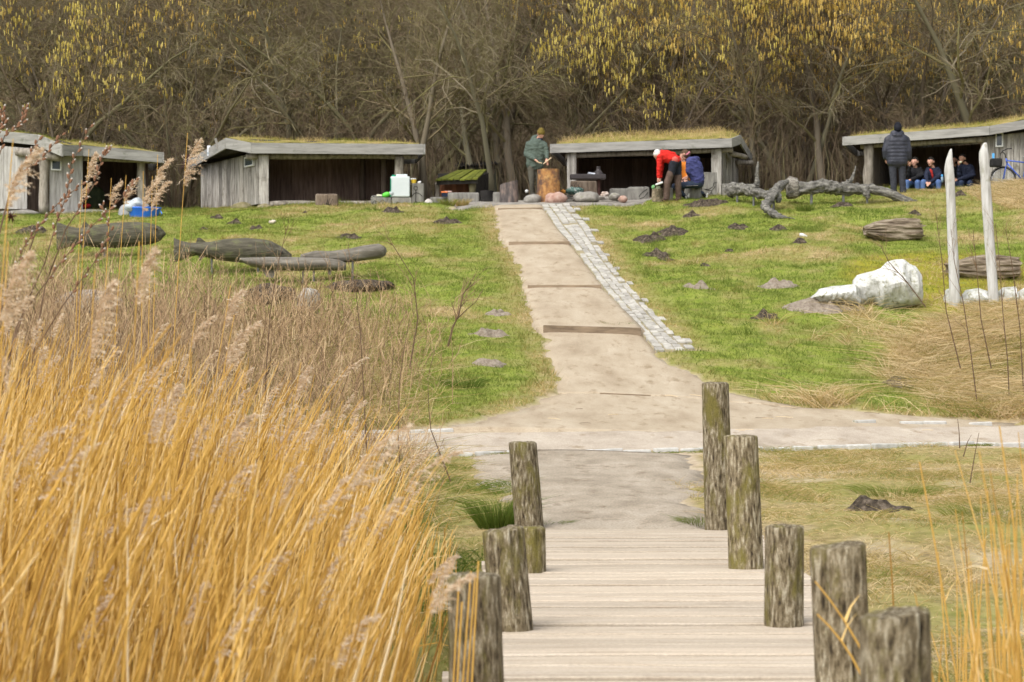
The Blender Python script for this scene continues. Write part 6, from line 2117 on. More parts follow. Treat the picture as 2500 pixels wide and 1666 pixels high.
# front trees between the shelters
front = [(1032, 66.5, 0, .80, 'brown trunk just right of the plank-walled shelter'), (1058, 67.4, 1, .8, 'forked trunk left of the mossy woodshed'), (1190, 66.8, 4, .85, 'leaning mossy trunk right of the mossy woodshed'),
         (1225, 68.2, 0, .95, 'dark trunk behind the charred stump'), (1262, 67.2, 1, 1.0, 'thick trunk just left of the person in green'), (1150, 70.5, 2, 1.0, 'mossy many-stemmed tree behind the sheds'),
         (1850, 67.5, 0, .75, 'slender pale trunk right of the barbecue shelter'), (2015, 67.2, 1, .85, 'stout pale brown trunk behind the long driftwood trunk'), (1950, 68.4, 4, .8, 'thin leaning trunk in the gap before the right shelter'),
         (430, 68.5, 3, .95, 'mossy bush-like tree in the gap between the left shelters'), (830, 69.5, 3, 1.15, 'spreading mossy thorn above the plank-walled shelter'), (980, 69.8, 2, 1.1, 'wide grey-green thorn tree right above the plank-walled shelter'),
         (700, 70.5, 4, 1.0, 'greenish thorn tree left above the plank-walled shelter'), (1330, 69.2, 3, 1.05, 'spreading mossy tree behind the person in green'), (2420, 69.0, 4, 1.1, 'dark green-brown tree above the right edge shelter'), (2500, 70.5, 2, 1.2, 'mossy tree at the right edge of the picture'),
         (40, 70.0, 2, 1.05, 'brown mossy tree at the left edge of the picture'), (1440, 71.5, 0, 1.0, 'grey tree behind the left end of the barbecue shelter')]
for (u, Y, k, sc, lab) in front:
    plant_tree('bare_tree', VAR[k], uX(u, Y), Y, random.uniform(0, 6.28), sc, lab, 'bare trees at the wood edge')
# undergrowth bushes
for i in range(26):
    u = -60 + i * 105 + random.uniform(-35, 35)
    Y = random.uniform(67.5, 71)
    X = uX(u, Y)
    plant_tree('bare_bush', VAR[5], X, Y, random.uniform(0, 6.28), random.uniform(.55, .95), 'thin leafless bush ' + where(X, Y) + ', ' + ORD[i] + ' from the left', 'undergrowth of the wood', 'bush')
# rows behind
cnt = 0
for row, (Y0, n) in enumerate(((73.5, 19), (78.5, 20), (84, 21), (91, 22))):
    for i in range(n):
        Y = Y0 + random.uniform(-2, 2)
        X = (-.27 + .54 * (i + random.uniform(.1, .9)) / n) * Y
        k = random.choice([0, 1, 2, 4, 3] if row < 2 else [0, 1, 0, 1, 4])
        plant_tree('woodland_tree', VAR[k], X, Y, random.uniform(0, 6.28), random.uniform(.9, 1.25), 'woodland tree ' + where(X, Y) + ', ' + ORD[i] + ' from left, ' + ['front', 'second', 'third', 'farthest'][row] + ' row', 'trees of the deep wood')
        cnt += 1
# far thicket that reads as one mass
rg = np.random.default_rng(5)
N = 15000
Yt = rg.uniform(76, 118, N)
Xt = rg.uniform(-.28, .28, N) * Yt
base = np.stack([Xt, Yt, gzn(Xt, Yt)], 1)
h = rg.uniform(.2, 9, N)
p0 = base + np.stack([np.zeros(N), np.zeros(N), h], 1)
d = unit(np.stack([rg.normal(0, .8, N), rg.normal(0, .8, N), rg.normal(.55, .6, N)], 1))
L = rg.uniform(.6, 2.4, N)
P = np.stack([p0, p0 + d * L[:, None] * .5 + rg.normal(0, .08, (N, 3)), p0 + d * L[:, None] + rg.normal(0, .2, (N, 3)) - np.array([0, 0, .15])], 1)
R = rg.uniform(.006, .016, (N, 1)) * np.array([[1, .75, .4]])
m_ = prisms(P, R, np.clip(rg.normal(.4, .22, N), 0, 1), 3)
k2, r2 = kids(rg, P, R, 3, .8, K=3, tmin=.1, ang=.7, up=.05, droop=.1, jit=.3, rr=.7, rmin=.006)
m2 = prisms(k2, r2, np.clip(rg.normal(.5, .25, len(k2)), 0, 1), 3)
o = obj('far_thicket', np_mesh('far_thicket', *join([m_, m2])), M_twig)
tag(o, 'tangled mass of bare twigs filling the far wood', 'thicket', kind='stuff')
# twigs of the outer wood, thick enough to veil the trunks
N = 14000
Yt = rg.uniform(69.5, 77, N)
Xt = rg.uniform(-.27, .27, N) * Yt
base = np.stack([Xt, Yt, gzn(Xt, Yt)], 1)
h = 1.6 + 9.0 * rg.random(N) ** .8
p0 = base + np.stack([np.zeros(N), np.zeros(N), h], 1)
d = unit(np.stack([rg.normal(0, .8, N), rg.normal(0, .7, N), rg.normal(.25, .5, N)], 1))
L = rg.uniform(.5, 1.7, N)
P = np.stack([p0, p0 + d * L[:, None] * .5 + rg.normal(0, .06, (N, 3)), p0 + d * L[:, None] + rg.normal(0, .15, (N, 3)) - np.array([0, 0, .15])], 1)
R = rg.uniform(.004, .009, (N, 1)) * np.array([[1, .75, .4]])
tn = np.clip(.35 + .5 * fbm(Xt, h * 1.3, .35, 5) + rg.normal(0, .12, N), 0, 1)
m_ = prisms(P, R, tn, 3)
k2, r2 = kids(rg, P, R, 4, .55, K=3, tmin=.1, ang=.7, up=.0, droop=.12, jit=.3, rr=.7, rmin=.004)
m2 = prisms(k2, r2, np.repeat(tn, 4), 3)
o = obj('twig_veil', np_mesh('twig_veil', *join([m_, m2])), M_twig)
tag(o, 'olive-brown mesh of fine twigs along the front of the wood', 'thicket', kind='stuff')
# weeds and saplings along the wood edge
N = 3200
Yt = rg.uniform(66.8, 71, N)
Xt = rg.uniform(-.26, .26, N) * Yt
b = np.stack([Xt, Yt, gzn(Xt, Yt) - .05], 1)
h = rg.uniform(.5, 2.3, N)
P = np.stack([b, b + np.stack([rg.normal(0, .06, N), rg.normal(0, .06, N), h * .5], 1), b + np.stack([rg.normal(0, .22, N), rg.normal(0, .2, N), h], 1)], 1)
m_ = prisms(P, rg.uniform(.006, .014, (N, 1)) * np.array([[1, .8, .4]]), np.clip(rg.normal(.35, .25, N), 0, 1), 3)
k2, r2 = kids(rg, P, np.full((N, 3), .008), 3, .5, K=3, tmin=.3, ang=.6, up=.2, jit=.25, rr=.7, rmin=.005)
m2 = prisms(k2, r2, np.clip(rg.normal(.45, .25, len(k2)), 0, 1), 3)
o = obj('brushwood', np_mesh('brushwood', *join([m_, m2])), M_twig)
tag(o, 'thin upright saplings and dry weeds along the wood edge', 'brushwood', kind='stuff')

# ================================================================== LAWN AND DRY GRASS
M_grass = tmat('lawn_blade', [(0, (.045, .078, .011)), (.25, (.095, .145, .019)), (.5, (.168, .20, .036)), (.7, (.30, .245, .075)), (.85, (.48, .345, .15)), (1, (.66, .52, .31))], transl=.3)
rg = np.random.default_rng(9)


def field(N, x0, x1, y0, y1, keep):
    x = rg.uniform(x0, x1, N)
    y = rg.uniform(y0, y1, N)
    m = (np.abs(x) < .245 * y + 1.0) & keep(x, y)
    return x[m], y[m]


MOLE = [(G(u, v), w / F * G(u, v).y / 2) for (u, v, w, _) in mole]


def free(x, y):
    k = ~on_path(x, y) & ~((np.abs(x - .55 - .02 * y) < 1.1) & (y < 18.4))
    for c, r in MOLE:
        k &= ((x - c.x) / (r * .85)) ** 2 + ((y - c.y) / (r * .85)) ** 2 > 1 + 1.3 * (vnoise(x, y, 8, 3) - .55)
    return k


def gtop(x, y):
    w_ = (fbm(x, y, 1.1, 21) - .5) * .12 + (vnoise(x, y, 4, 22) - .5) * .03
    return gzn(x, y) + w_ * ((y > 17) & (y < 64))


def blades(x, y, L, w, lean, tint, K=2):
    N = len(x)
    b = np.stack([x, y, gtop(x, y) - .01], 1)
    d = np.stack([rg.normal(0, lean, N), rg.normal(0, lean, N), np.ones(N)], 1)
    if K == 2:
        return ribbons(np.stack([b, b + d * L[:, None]], 1), w, tint)
    mid = b + d * (L * .5)[:, None]
    d2 = d * np.array([2.0, 2.0, .35]) + rg.normal(0, .2, (N, 3))
    return ribbons(np.stack([b, mid, mid + d2 * (L * .5)[:, None]], 1), w, tint)


x, y = field(640000, -15.5, 15.5, 31, 64.5, free)
dr_ = dry(x, y)
s_ = fbm(x, y, 2.0, 31)
big = fbm(x, y, .35, 33)
moss_ = (1 - sst(.4, 1, ((x - 8.9) / 2.4) ** 2 + ((y - 46.5) / 3.6) ** 2)) * (vnoise(x, y, 1.5, 8) > .35)
thin = rg.random(len(x)) > .55 * dr_ * (vnoise(x, y, 2.2, 12) > .4)
tint = np.clip(.06 + .34 * s_ + .22 * big + .78 * dr_ * (.4 + .6 * rg.random(len(x))) + rg.normal(0, .07, len(x)) + .25 * moss_, 0, 1)
L = (.026 + .05 * rg.random(len(x))) * (.45 + 1.1 * s_ + 1.6 * sst(.62, .75, fbm(x, y, 2.6, 35)))
k = thin
o = obj('lawn_grass', np_mesh('lawn_grass', *blades(x[k], y[k], L[k], np.full(k.sum(), .011), .55, tint[k])), M_grass)
tag(o, 'short green and yellowing grass of the slope', 'grass', kind='stuff')
# rough grass beside the boardwalk and along the gravel
x, y = field(260000, -9, 9, 12, 31.5, free)
dr_ = dry(x, y)
s_ = fbm(x, y, 1.4, 41)
clump = sst(.42, .62, fbm(x, y, 1.1, 43))
k = rg.random(len(x)) < (.42 + .58 * clump)
x, y, dr_, s_, clump = x[k], y[k], dr_[k], s_[k], clump[k]
gl = (x < 0) * sst(-3.0, -.6, x) * .35
tint = np.clip(.34 + .75 * dr_ - .25 * clump * s_ - gl * clump + rg.normal(0, .14, len(x)), 0, 1)
L = (.03 + .07 * rg.random(len(x))) * (.5 + 1.1 * clump)
V1 = blades(x, y, L, np.full(len(x), .006), .8, tint, 3)
o = obj('rough_grass', np_mesh('rough_grass', *V1), M_grass)
tag(o, 'patchy dry grass beside the gravel and the boardwalk', 'grass', kind='stuff')
# grass fringe below the white edging of the track
N = 5200
x = rg.uniform(-4, 6.5, N)
y = 28.22 + .41 * x + rg.normal(0, .05, N)
k = vnoise(x, y, 1.6, 5) > .42
x, y = x[k], y[k]
o = obj('edge_grass', np_mesh('edge_grass', *blades(x, y, .02 + .05 * rg.random(len(x)), np.full(len(x), .007), .8, np.clip(.45 + rg.normal(0, .15, len(x)), 0, 1), 3)), M_grass)
tag(o, 'thin mossy grass fringe below the white track edging', 'grass', kind='stuff')
# long straw on the right bank
def bank(x, y):
    return (rg.random(len(x)) < np.clip(1.6 * (dry(x, y) - .5), 0, 1)) & (x > 3.5) & (cross_s(x, y) > 31.8) & free(x, y)


x, y = field(120000, 3.5, 12, 33, 49, bank)
cl = fbm(x, y, .9, 51)
L = (.15 + .42 * rg.random(len(x)) ** 1.5) * (.35 + 1.2 * cl) * (1 - .6 * sst(42.5, 44.5, y))
o = obj('straw_grass', np_mesh('straw_grass', *blades(x, y, L, np.full(len(x), .013), .85, np.clip(.90 + rg.normal(0, .15, len(x)) - .2 * (cl < .42), 0, 1), 3)), M_grass)
tag(o, 'long flattened straw-coloured grass on the right bank', 'grass', kind='stuff')
# straw in front of the right shelter
x, y = field(26000, 10, 16, 55.0, 60.0, lambda x, y: (x > 11.7 + 1.4 * (vnoise(x, y, .9, 3) - .5) + .25 * (58 - y)) & (x < 16))
L = .08 + .28 * rg.random(len(x)) * sst(0, 2.0, x - 11.4)
o = obj('straw_tussocks', np_mesh('straw_tussocks', *blades(x, y, L, np.full(len(x), .015), .7, np.clip(.92 + rg.normal(0, .15, len(x)), 0, 1), 3)), M_grass)
tag(o, 'tall straw tussocks under the bicycle and right shelter', 'grass', kind='stuff')

# ---- single grass tufts that stand out
def tuft(label, u, v, h, n, t0, spread=.5, wid=.007, rad=.10):
    c = G(u, v)
    a = rg.uniform(0, 6.28, n)
    r = rad * np.sqrt(rg.random(n))
    b = np.stack([r * np.cos(a), r * np.sin(a), np.full(n, -.02)], 1)
    d = np.stack([np.cos(a) * r / rad * spread + rg.normal(0, .12, n), np.sin(a) * r / rad * spread + rg.normal(0, .12, n), np.ones(n)], 1)
    L = h * rg.uniform(.5, 1.1, n)
    mid = b + d * (L * .6)[:, None]
    tip = mid + (d * np.array([2.2, 2.2, .35])) * (L * .45)[:, None]
    V, Fc, T = ribbons(np.stack([b, mid, tip], 1), np.full(n, wid), np.clip(t0 + rg.normal(0, .08, n), 0, 1))
    o = obj('grass_tuft', np_mesh('grass_tuft', V, Fc, T), M_grass, None, c)
    return tag(o, label, 'grass tuft', 'grass tufts')


tuft('fresh green grass tuft left of the far left boardwalk post', 1215, 1285, .34, 420, .30, .7, .008, .16)
tuft('green grass patch at the right foot of the far left post', 1330, 1292, .12, 260, .4, .8, .006, .14)
tuft('low yellow-green grass at the left foot of the tallest post', 1712, 1290, .16, 300, .42, .8, .006, .14)
tuft('grass tuft left of the cobbled strip end, by the second riser', 1500, 800, .16, 260, .45, .8, .009, .25)
tuft('yellowish grass tuft before the longer grey bench block', 1095, 502, .26, 260, .55, .5, .012, .16)
tuft('straw tuft before the right end of the bench block', 1128, 502, .26, 260, .75, .5, .012, .16)
tuft('green tussock in the dry grass right of the posts', 2190, 1205, .13, 420, .45, 1.2, .006, .4)
tuft('yellow-green tussock at the right picture edge', 2420, 1260, .16, 420, .55, 1.2, .006, .4)
tuft('green tuft below the long driftwood trunk', 1965, 515, .30, 200, .35, .5, .012, .2)
tuft('green tuft on the lower left bank beside the dark twig', 1130, 945, .22, 300, .25, .8, .009, .3)

# ================================================================== DRY SHRUBS LEFT
M_scrub = tmat('dry_stem', [(0, (.06, .04, .03)), (.3, (.24, .155, .088)), (.6, (.44, .30, .17)), (.85, (.58, .42, .235)), (1, (.64, .50, .31))], transl=.1)
x, y = field(26000, -11, -.05, 19.5, 44.5, lambda x, y: np.ones(len(x), bool))
uu = CX + x / y * F
vv = HZ - (gzn(x, y) - CAMZ) / y * F
den = sst(1130, 700, uu) * sst(700, 800, vv + .0 * uu) * (.35 + fbm(x, y, .7, 61))
den = np.where((cross_s(x, y) > 28.2) & (cross_s(x, y) < 31.5), 0, den)
den = np.where(vv > 1130, den * .35 + .5 * sst(1100, 800, uu), den)
k = rg.random(len(x)) < den * .62 * (.35 + .65 * sst(720, 860, vv))
x, y, uu, vv = x[k], y[k], uu[k], vv[k]
N = len(x)
b = np.stack([x, y, gtop(x, y) - .03], 1)
h = (.35 + .75 * rg.random(N) ** 1.3) * (.6 + .8 * fbm(x, y, .8, 63)) * np.where(y < 28, .75, 1.0) * (1 + .35 * sst(700, 300, uu))
d = np.stack([rg.normal(.05, .28, N), rg.normal(0, .25, N), np.ones(N)], 1)
P = np.stack([b, b + d * (h * .35)[:, None] + rg.normal(0, .02, (N, 3)), b + d * (h * .7)[:, None] + rg.normal(0, .05, (N, 3)), b + d * h[:, None] + rg.normal(0, .1, (N, 3))], 1)
R = rg.uniform(.0025, .006, (N, 1)) * np.array([[1, .85, .65, .35]]) * np.clip(y / 26, .8, 1.6)[:, None]
m_ = prisms(P, R, np.clip(rg.normal(.42, .25, N), 0, 1), 3)
k2, r2 = kids(rg, P, R, 4, .35, K=3, tmin=.25, ang=.65, up=.25, jit=.3, rr=.7, rmin=.003)
m2 = prisms(k2, r2, np.clip(rg.normal(.58, .22, len(k2)), 0, 1), 3)
o = obj('dry_scrub', np_mesh('dry_scrub', *join([m_, m2])), M_scrub)
tag(o, 'thicket of dry brown stems on the left bank', 'scrub', kind='stuff')
# straw matted under it
x, y = field(110000, -11, .2, 18.5, 42, lambda x, y: free(x, y))
uu = CX + x / y * F
vv = HZ - (gzn(x, y) - CAMZ) / y * F
k = rg.random(len(x)) < sst(1150, 800, uu) * sst(740, 860, vv) * (.3 + .7 * fbm(x, y, .9, 71))
x, y = x[k], y[k]
L = .12 + .34 * rg.random(len(x))
o = obj('matted_straw', np_mesh('matted_straw', *blades(x, y, L, np.full(len(x), .009), .9, np.clip(.78 + rg.normal(0, .16, len(x)), 0, 1), 3)), M_grass)
tag(o, 'matted dead grass under the dry stems on the left', 'grass', kind='stuff')

# ================================================================== REEDS
M_reed = tmat('reed_stalk', [(0, (.27, .135, .025)), (.3, (.52, .295, .055)), (.6, (.70, .44, .11)), (.85, (.79, .57, .24)), (1, (.82, .68, .44))], transl=.25, spec=.3)
M_plume = tmat('reed_plume', [(0, (.45, .29, .15)), (.4, (.62, .46, .30)), (.75, (.76, .63, .47)), (1, (.84, .76, .64))], transl=.45)
REED_H = np.array([(-300, 1.95), (0, 1.85), (400, 1.62), (700, 1.38), (850, 1.15), (960, .90), (1060, .62), (1120, .38), (1160, .2)])


def reed_set(x, y, hmul=1.0, lean=.17, r=.0042):
    N = len(x)
    uu = CX + x / y * F
    h = np.interp(uu, REED_H[:, 0], REED_H[:, 1]) * (.5 + .6 * rg.random(N) ** 1.25) * hmul
    b = np.stack([x, y, gzn(x, y) - .05], 1)
    lx = np.clip(rg.normal(lean, .15, N), -.2, np.where(x > -.75, .24, .46))
    ly = rg.normal(0, .12, N)
    P = []
    for t in (0, .3, .6, .85, 1.0):
        P.append(b + np.stack([lx * h * t ** 1.5, ly * h * t ** 1.5, h * t * (1 - .04 * t)], 1) + (rg.normal(0, .006, (N, 3)) if t else 0))
    P = np.stack(P, 1)
    R = np.full((N, 1), r) * rg.uniform(.6, 1.5, (N, 1)) * np.array([[1, .95, .85, .6, .35]])
    return P, R, h


x, y = field(8200, -4.6, .25, 6.6, 18.6, lambda x, y: x < .0 + .0 * y)
uu = CX + x / y * F
edge = np.where(y < 17.5, -.42 + .018 * (y - 10), -.35)
k = (x < edge - .03) & (rg.random(len(x)) < (.25 + .75 * sst(1100, 820, uu))) & (y < 17.8 - .6 * sst(600, 1100, uu) * 2)
x, y = x[k], y[k]
P, R, h = reed_set(x, y)
t_ = np.clip(.52 + .25 * (fbm(x, y, .9, 81) - .5) + rg.normal(0, .24, len(x)), 0, 1)
parts = [prisms(P, R, t_, 4)]
# dead leaves along the stalks
n = int(len(x) * .45)
sel = rg.choice(len(x), n)
tt = rg.uniform(.25, .8, n)
i0 = (tt * 4).astype(int)
a = P[sel, i0]
dl_ = unit(np.stack([rg.normal(.25, .3, n), rg.normal(0, .3, n), rg.normal(1.0, .35, n)], 1))
Ll = rg.uniform(.10, .30, n)
pr = np.stack([a, a + dl_ * (Ll * .5)[:, None], a + dl_ * Ll[:, None] + np.array([.03, 0, -.06])], 1)
lv = ribbons(pr, rg.uniform(.005, .010, n), np.clip(rg.normal(.72, .2, n), 0, 1))
o = obj('reed_bed', np_mesh('reed_bed', *join(parts + [lv])), M_reed)
tag(o, 'dense golden reed stalks filling the left foreground', 'reeds', kind='stuff')


def plume(tip, dirv, L, n, seed, wind=V3(.9, 0, -.1)):
    """one-sided nodding seed head: side sprays off a curved axis, each beset with small spikelets"""
    r_ = np.random.default_rng(seed)
    nb = max(14, n // 11)
    ns = 11
    ax = np.array(dirv, float)
    wd = np.array(wind)
    tt_ = np.linspace(0, 1, nb)
    side = r_.uniform(.15, .55)
    axis = np.array(tip)[None] - ax[None] * (L * (1 - tt_))[:, None] + wd[None] * (L * side * tt_ ** 2)[:, None] + np.array([0, 0, -.12 * L])[None] * (tt_ ** 3)[:, None]
    prof_ = np.interp(tt_, [0, .15, .4, .75, 1], [.35, .9, 1.0, .6, .2]) * .30 * L
    d = unit(ax[None] * .55 + wd[None] * r_.uniform(.1, 1.0, (nb, 1)) + r_.normal(0, .25, (nb, 3)))
    Ls = prof_ * r_.uniform(.6, 1.3, nb)
    t2 = r_.uniform(.05, 1, (nb, ns))
    drop = np.array([.1, 0, -.5])
    base = axis[:, None] + d[:, None] * (Ls[:, None] * t2)[..., None] + drop * (Ls[:, None] * t2 ** 2 * .6)[..., None] + r_.normal(0, .0035, (nb, ns, 3))
    dd = unit(d[:, None] + drop + r_.normal(0, .5, (nb, ns, 3)))
    ll = r_.uniform(.010, .022, (nb, ns, 1))
    P = np.stack([base, base + dd * ll], 2).reshape(-1, 2, 3)
    N_ = len(P)
    v1, f1, t1 = ribbons(P, np.full(N_, .0052), np.clip(r_.normal(.62, .2, N_), 0, 1))
    f1 = np.concatenate([f1, f1[:, 2:3]], 1)
    S_ = np.stack([axis, axis + d * (Ls * .5)[:, None] + drop * (Ls * .1)[:, None], axis + d * Ls[:, None] + drop * (Ls * .6)[:, None]], 1)
    v2, f2, t2_ = ribbons(S_, np.full(nb, .003), np.full(nb, .35))
    A_x = np.stack([axis[:-1], axis[1:]], 1)
    v3, f3, t3 = prisms(A_x, np.full((nb - 1, 2), .0018), np.full(nb - 1, .3), 3)
    k1 = len(v1)
    k2_ = k1 + len(v2)
    return np.concatenate([v1, v2, v3]), (np.concatenate([f1[:, :3]]), f2 + k1, f3 + k2_), np.concatenate([t1, t2_, t3])


def plume_mesh(name, items):
    V, T3, T4, Ti, k = [], [], [], [], 0
    for v, (ft, fa, fb), t in items:
        V.append(v)
        T3 += [ft + k, fa[:, [0, 1, 2]] + k, fa[:, [0, 2, 3]] + k, fb[:, [0, 1, 2]] + k, fb[:, [0, 2, 3]] + k]
        Ti.append(t)
        k += len(v)
    return np_mesh(name, np.concatenate(V), np.concatenate(T3), np.concatenate(Ti))


# plumes on the mass of reeds
sel = rg.choice(np.nonzero(h > .95)[0], 190, replace=False)
pp = []
for q_ in sel:
    tip = P[q_, -1]
    dv = unit(P[q_, -1] - P[q_, -2])
    pp.append(plume(tip + dv * .12, dv, rg.uniform(.14, .26), 240, int(q_)))
o = obj('reed_plumes', plume_mesh('reed_plumes', pp), M_plume)
tag(o, 'pale feathery seed heads over the left reed bed', 'reeds', kind='stuff')


def single_reed(label, u0, v0, u1, v1, Y, Lp=.24, n=170, r=.004, dens=None, root=None, tint=.55):
    """one reed: foot under (u0) , plume tip at (u1,v1)"""
    ft = onG(u0, Y)
    tip = W(u1, v1, Y)
    o = thing('reed', ft, label, 'reed', 'tall plumed reeds')
    K = 6
    P = np.array([[tuple(lerp(ft, tip, t) + V3((t * (1 - t)) * -.06, 0, 0)) for t in np.linspace(0, 1, K)]]) - np.array(ft)
    R = np.linspace(r, r * .45, K)[None]
    obj('stalk', np_mesh('stalk', *prisms(P, R, np.array([tint]), 5), smooth=True), M_reed, o)
    dv = unit(P[0, -1] - P[0, -2])
    obj('plume', plume_mesh('plume', [plume(P[0, -1], dv, Lp, n * 2, int(u1 + v1))]), M_plume, o)
    return o


SR = [('tall reed with a big one-sided plume leaning right, before the left shelter gap', 395, 560, 458, 325, 15.5, .36, 420), ('reed with a drooping plume over the blue tub', 352, 545, 350, 418, 15.2, .26, 320), ('reed with a full plume right above the blue tub', 372, 560, 385, 378, 16.0, .20, 260),
      ('reed with a plume over the right post of the left shelter', 360, 600, 372, 430, 15.6, .24, 300), ('reed with a plume over the dark opening of the left shelter', 232, 620, 272, 435, 15.0, .17, 200), ('reed with a thin plume right of that opening', 250, 640, 308, 428, 15.3, .19, 200),
      ('reed with a pale plume beside the left shelter window', 165, 640, 217, 365, 14.6, .20, 260), ('reed whose light plume crosses the red cloth', 170, 660, 200, 440, 14.8, .14, 120),
      ('out-of-focus reed with a fluffy orange plume in front of the first fish', 300, 1150, 340, 590, 9.0, .24, 340), ('blurred reed with a large drooping plume right at the left edge', -40, 1200, 20, 590, 8.6, .30, 420), ('blurred reed with a ragged orange plume at the upper left edge', -70, 1000, 32, 340, 8.8, .26, 300),
      ('blurred reed with a wavy plume below the first fish', 180, 1200, 232, 660, 8.9, .34, 420), ('reed with an orange plume curving right below the second fish', 430, 1200, 563, 697, 12.5, .22, 320), ('reed with a dense bent plume above the brown stems', 420, 1250, 572, 770, 12.0, .26, 380),
      ('reed with a fine plume over the middle of the dry stems', 380, 1250, 478, 760, 12.2, .20, 260), ('reed with a blurred plume beside the pale boulder', 600, 1250, 735, 885, 11.0, .18, 220), ('reed with a soft plume low over the golden stalks', 310, 1300, 400, 920, 10.2, .30, 380),
      ('reed with a soft plume left of centre in the golden stalks', 480, 1300, 560, 990, 10.4, .26, 340), ('reed with a nodding plume at the right edge of the bed', 620, 1350, 705, 1000, 11.0, .16, 200), ('reed with a small plume deep in the golden stalks', 620, 1400, 690, 1160, 10.6, .16, 200)]
for i, a in enumerate(SR):
    single_reed(a[0], a[1], 0, a[3], a[4], a[5], a[6], a[7], r=.0045)

# right foreground reeds
x = np.concatenate([rg.uniform(1.35, 2.3, 90), rg.uniform(1.7, 2.5, 130)])
y = np.concatenate([rg.uniform(6.8, 9.6, 90), rg.uniform(7.2, 9.8, 130)])
k = (CX + x / y * F > 2120)
x, y = x[k], y[k]
N = len(x)
uu = CX + x / y * F
h = np.interp(uu, [2100, 2250, 2400, 2520, 2700], [.55, .85, 1.1, 1.45, 1.5]) * rg.uniform(.45, 1.1, N)
b = np.stack([x, y, gzn(x, y) - .05], 1)
lx, ly = rg.normal(-.03, .07, N), rg.normal(0, .06, N)
P = np.stack([b + np.stack([lx * h * t ** 1.4, ly * h * t, h * t], 1) for t in (0, .35, .7, 1.0)], 1)
parts = [prisms(P, np.full((N, 1), .0042) * np.array([[1, .9, .75, .4]]), np.clip(rg.normal(.5, .15, N), 0, 1), 4)]
n = 60
sel = rg.choice(N, n)
a = P[sel, 2]
dl_ = unit(np.stack([rg.normal(0, .6, n), rg.normal(0, .4, n), rg.normal(.6, .4, n)], 1))
parts.append(ribbons(np.stack([a, a + dl_ * .07, a + dl_ * .14 + np.array([0, 0, -.03])], 1), np.full(n, .008), rg.uniform(.5, 1, n)))
o = obj('sparse_reeds', np_mesh('sparse_reeds', *join(parts)), M_reed)
tag(o, 'sparse golden reed stalks in the right foreground', 'reeds', kind='stuff')
for i, (u0, u1, v1, Y_, lab) in enumerate(((2380, 2245, 1128, 8.8, 'tallest bare reed stalk of the right foreground, leaning left'), (2560, 2440, 1040, 8.2, 'long pale reed stalk crossing the track at the right edge'), (2190, 2170, 1300, 9.0, 'dark bare stalk beside the split post'),
                                           (2150, 1990, 1420, 7.6, 'bent reed stalk crossing the split post, upper one'), (2120, 1995, 1500, 7.4, 'bent reed stalk crossing the split post, lower one'))):
    ft, tip = onG(u0, Y_), W(u1, v1, Y_)
    if i >= 3:
        ft = W(u0, 1690, Y_)
    t_o = thing('reed_stalk', ft, lab, 'reed', 'bare reed stalks at the right')
    P1 = np.array([[tuple(lerp(ft, tip, t) + V3(.05 * t * (1 - t), 0, .06 * t * (1 - t))) for t in np.linspace(0, 1, 6)]]) - np.array(ft)
    obj('stalk', np_mesh('stalk', *prisms(P1, np.linspace(.0048, .0028, 6)[None], np.array([.5 if i != 2 else .1]), 5), smooth=True), M_reed, t_o)
    lf = ribbons(np.stack([P1[:, 3], P1[:, 3] + np.array([[.02, 0, .05]]), P1[:, 3] + np.array([[.05, 0, .09]])], 1), np.array([.012]), np.array([.8]))
    obj('leaf', np_mesh('leaf', *lf), M_reed, t_o)
# reeds leaning on the nearest left post
for i, (u0, u1, v1) in enumerate(((1085, 1120, 1430), (1100, 1150, 1395), (1110, 1160, 1410), (1130, 1168, 1370), (1092, 1128, 1470))):
    Y_ = 8.35 - .03 * i
    ft, tip = onG(u0, Y_), W(u1, v1, Y_)
    t_o = thing('reed_stalk', ft, ('golden reed stalk in front of the lichened left post, ' + ['leftmost', 'second from left', 'middle', 'tallest', 'shortest'][i]), 'reed', 'reed stalks at the left post')
    P1 = np.array([[tuple(lerp(ft, tip, t)) for t in np.linspace(0, 1, 5)]]) - np.array(ft)
    obj('stalk', np_mesh('stalk', *prisms(P1, np.linspace(.005, .0035, 5)[None], np.array([.55]), 5), smooth=True), M_reed, t_o)
    lf = ribbons(np.stack([P1[:, 2], P1[:, 2] + np.array([[.02, 0, .05]]), P1[:, 2] + np.array([[.05, 0, .07]])], 1), np.array([.01]), np.array([.8]))
    obj('leaf', np_mesh('leaf', *lf), M_reed, t_o)

# ================================================================== WILLOW TWIGS AND OTHER SINGLE PLANTS
M_wtwig = mat('willow_bark', [(.10, .06, .035), (.20, .13, .085)], scale=20, bump=.2)
M_wbud = mat('willow_bud', [(.16, .08, .045), (.28, .15, .09)], scale=30, bump=.2)
M_wfluff = mat('willow_fluff', [(.38, .34, .29), (.54, .50, .45)], scale=40, bump=.4)
wl_t = thing('pussy_willow', onG(60, 14.0), 'pussy willow with silvery buds on long twigs, left foreground', 'willow')
twigs = [[(-20, 1150), (10, 900), (60, 760), (150, 640), (210, 570), (300, 480), (330, 440)], [(-10, 1000), (40, 800), (110, 640), (140, 540), (165, 470), (175, 400), (220, 310)], [(60, 1000), (110, 700), (160, 560), (230, 450), (250, 380), (262, 365)],
         [(-60, 900), (0, 560), (40, 430), (100, 390), (150, 330)], [(-60, 800), (20, 480), (60, 400), (95, 340)], [(-80, 700), (-10, 420), (10, 330), (55, 300), (62, 262)], [(-60, 1200), (60, 900), (150, 750), (230, 640), (270, 560), (330, 430)][:5] + [(250, 500)],
         [(-40, 900), (20, 700), (60, 600), (100, 545)], [(-90, 620), (-20, 340), (12, 300), (6, 268)], [(60, 640), (90, 560), (140, 500), (200, 450)]]
Yw = 14.0
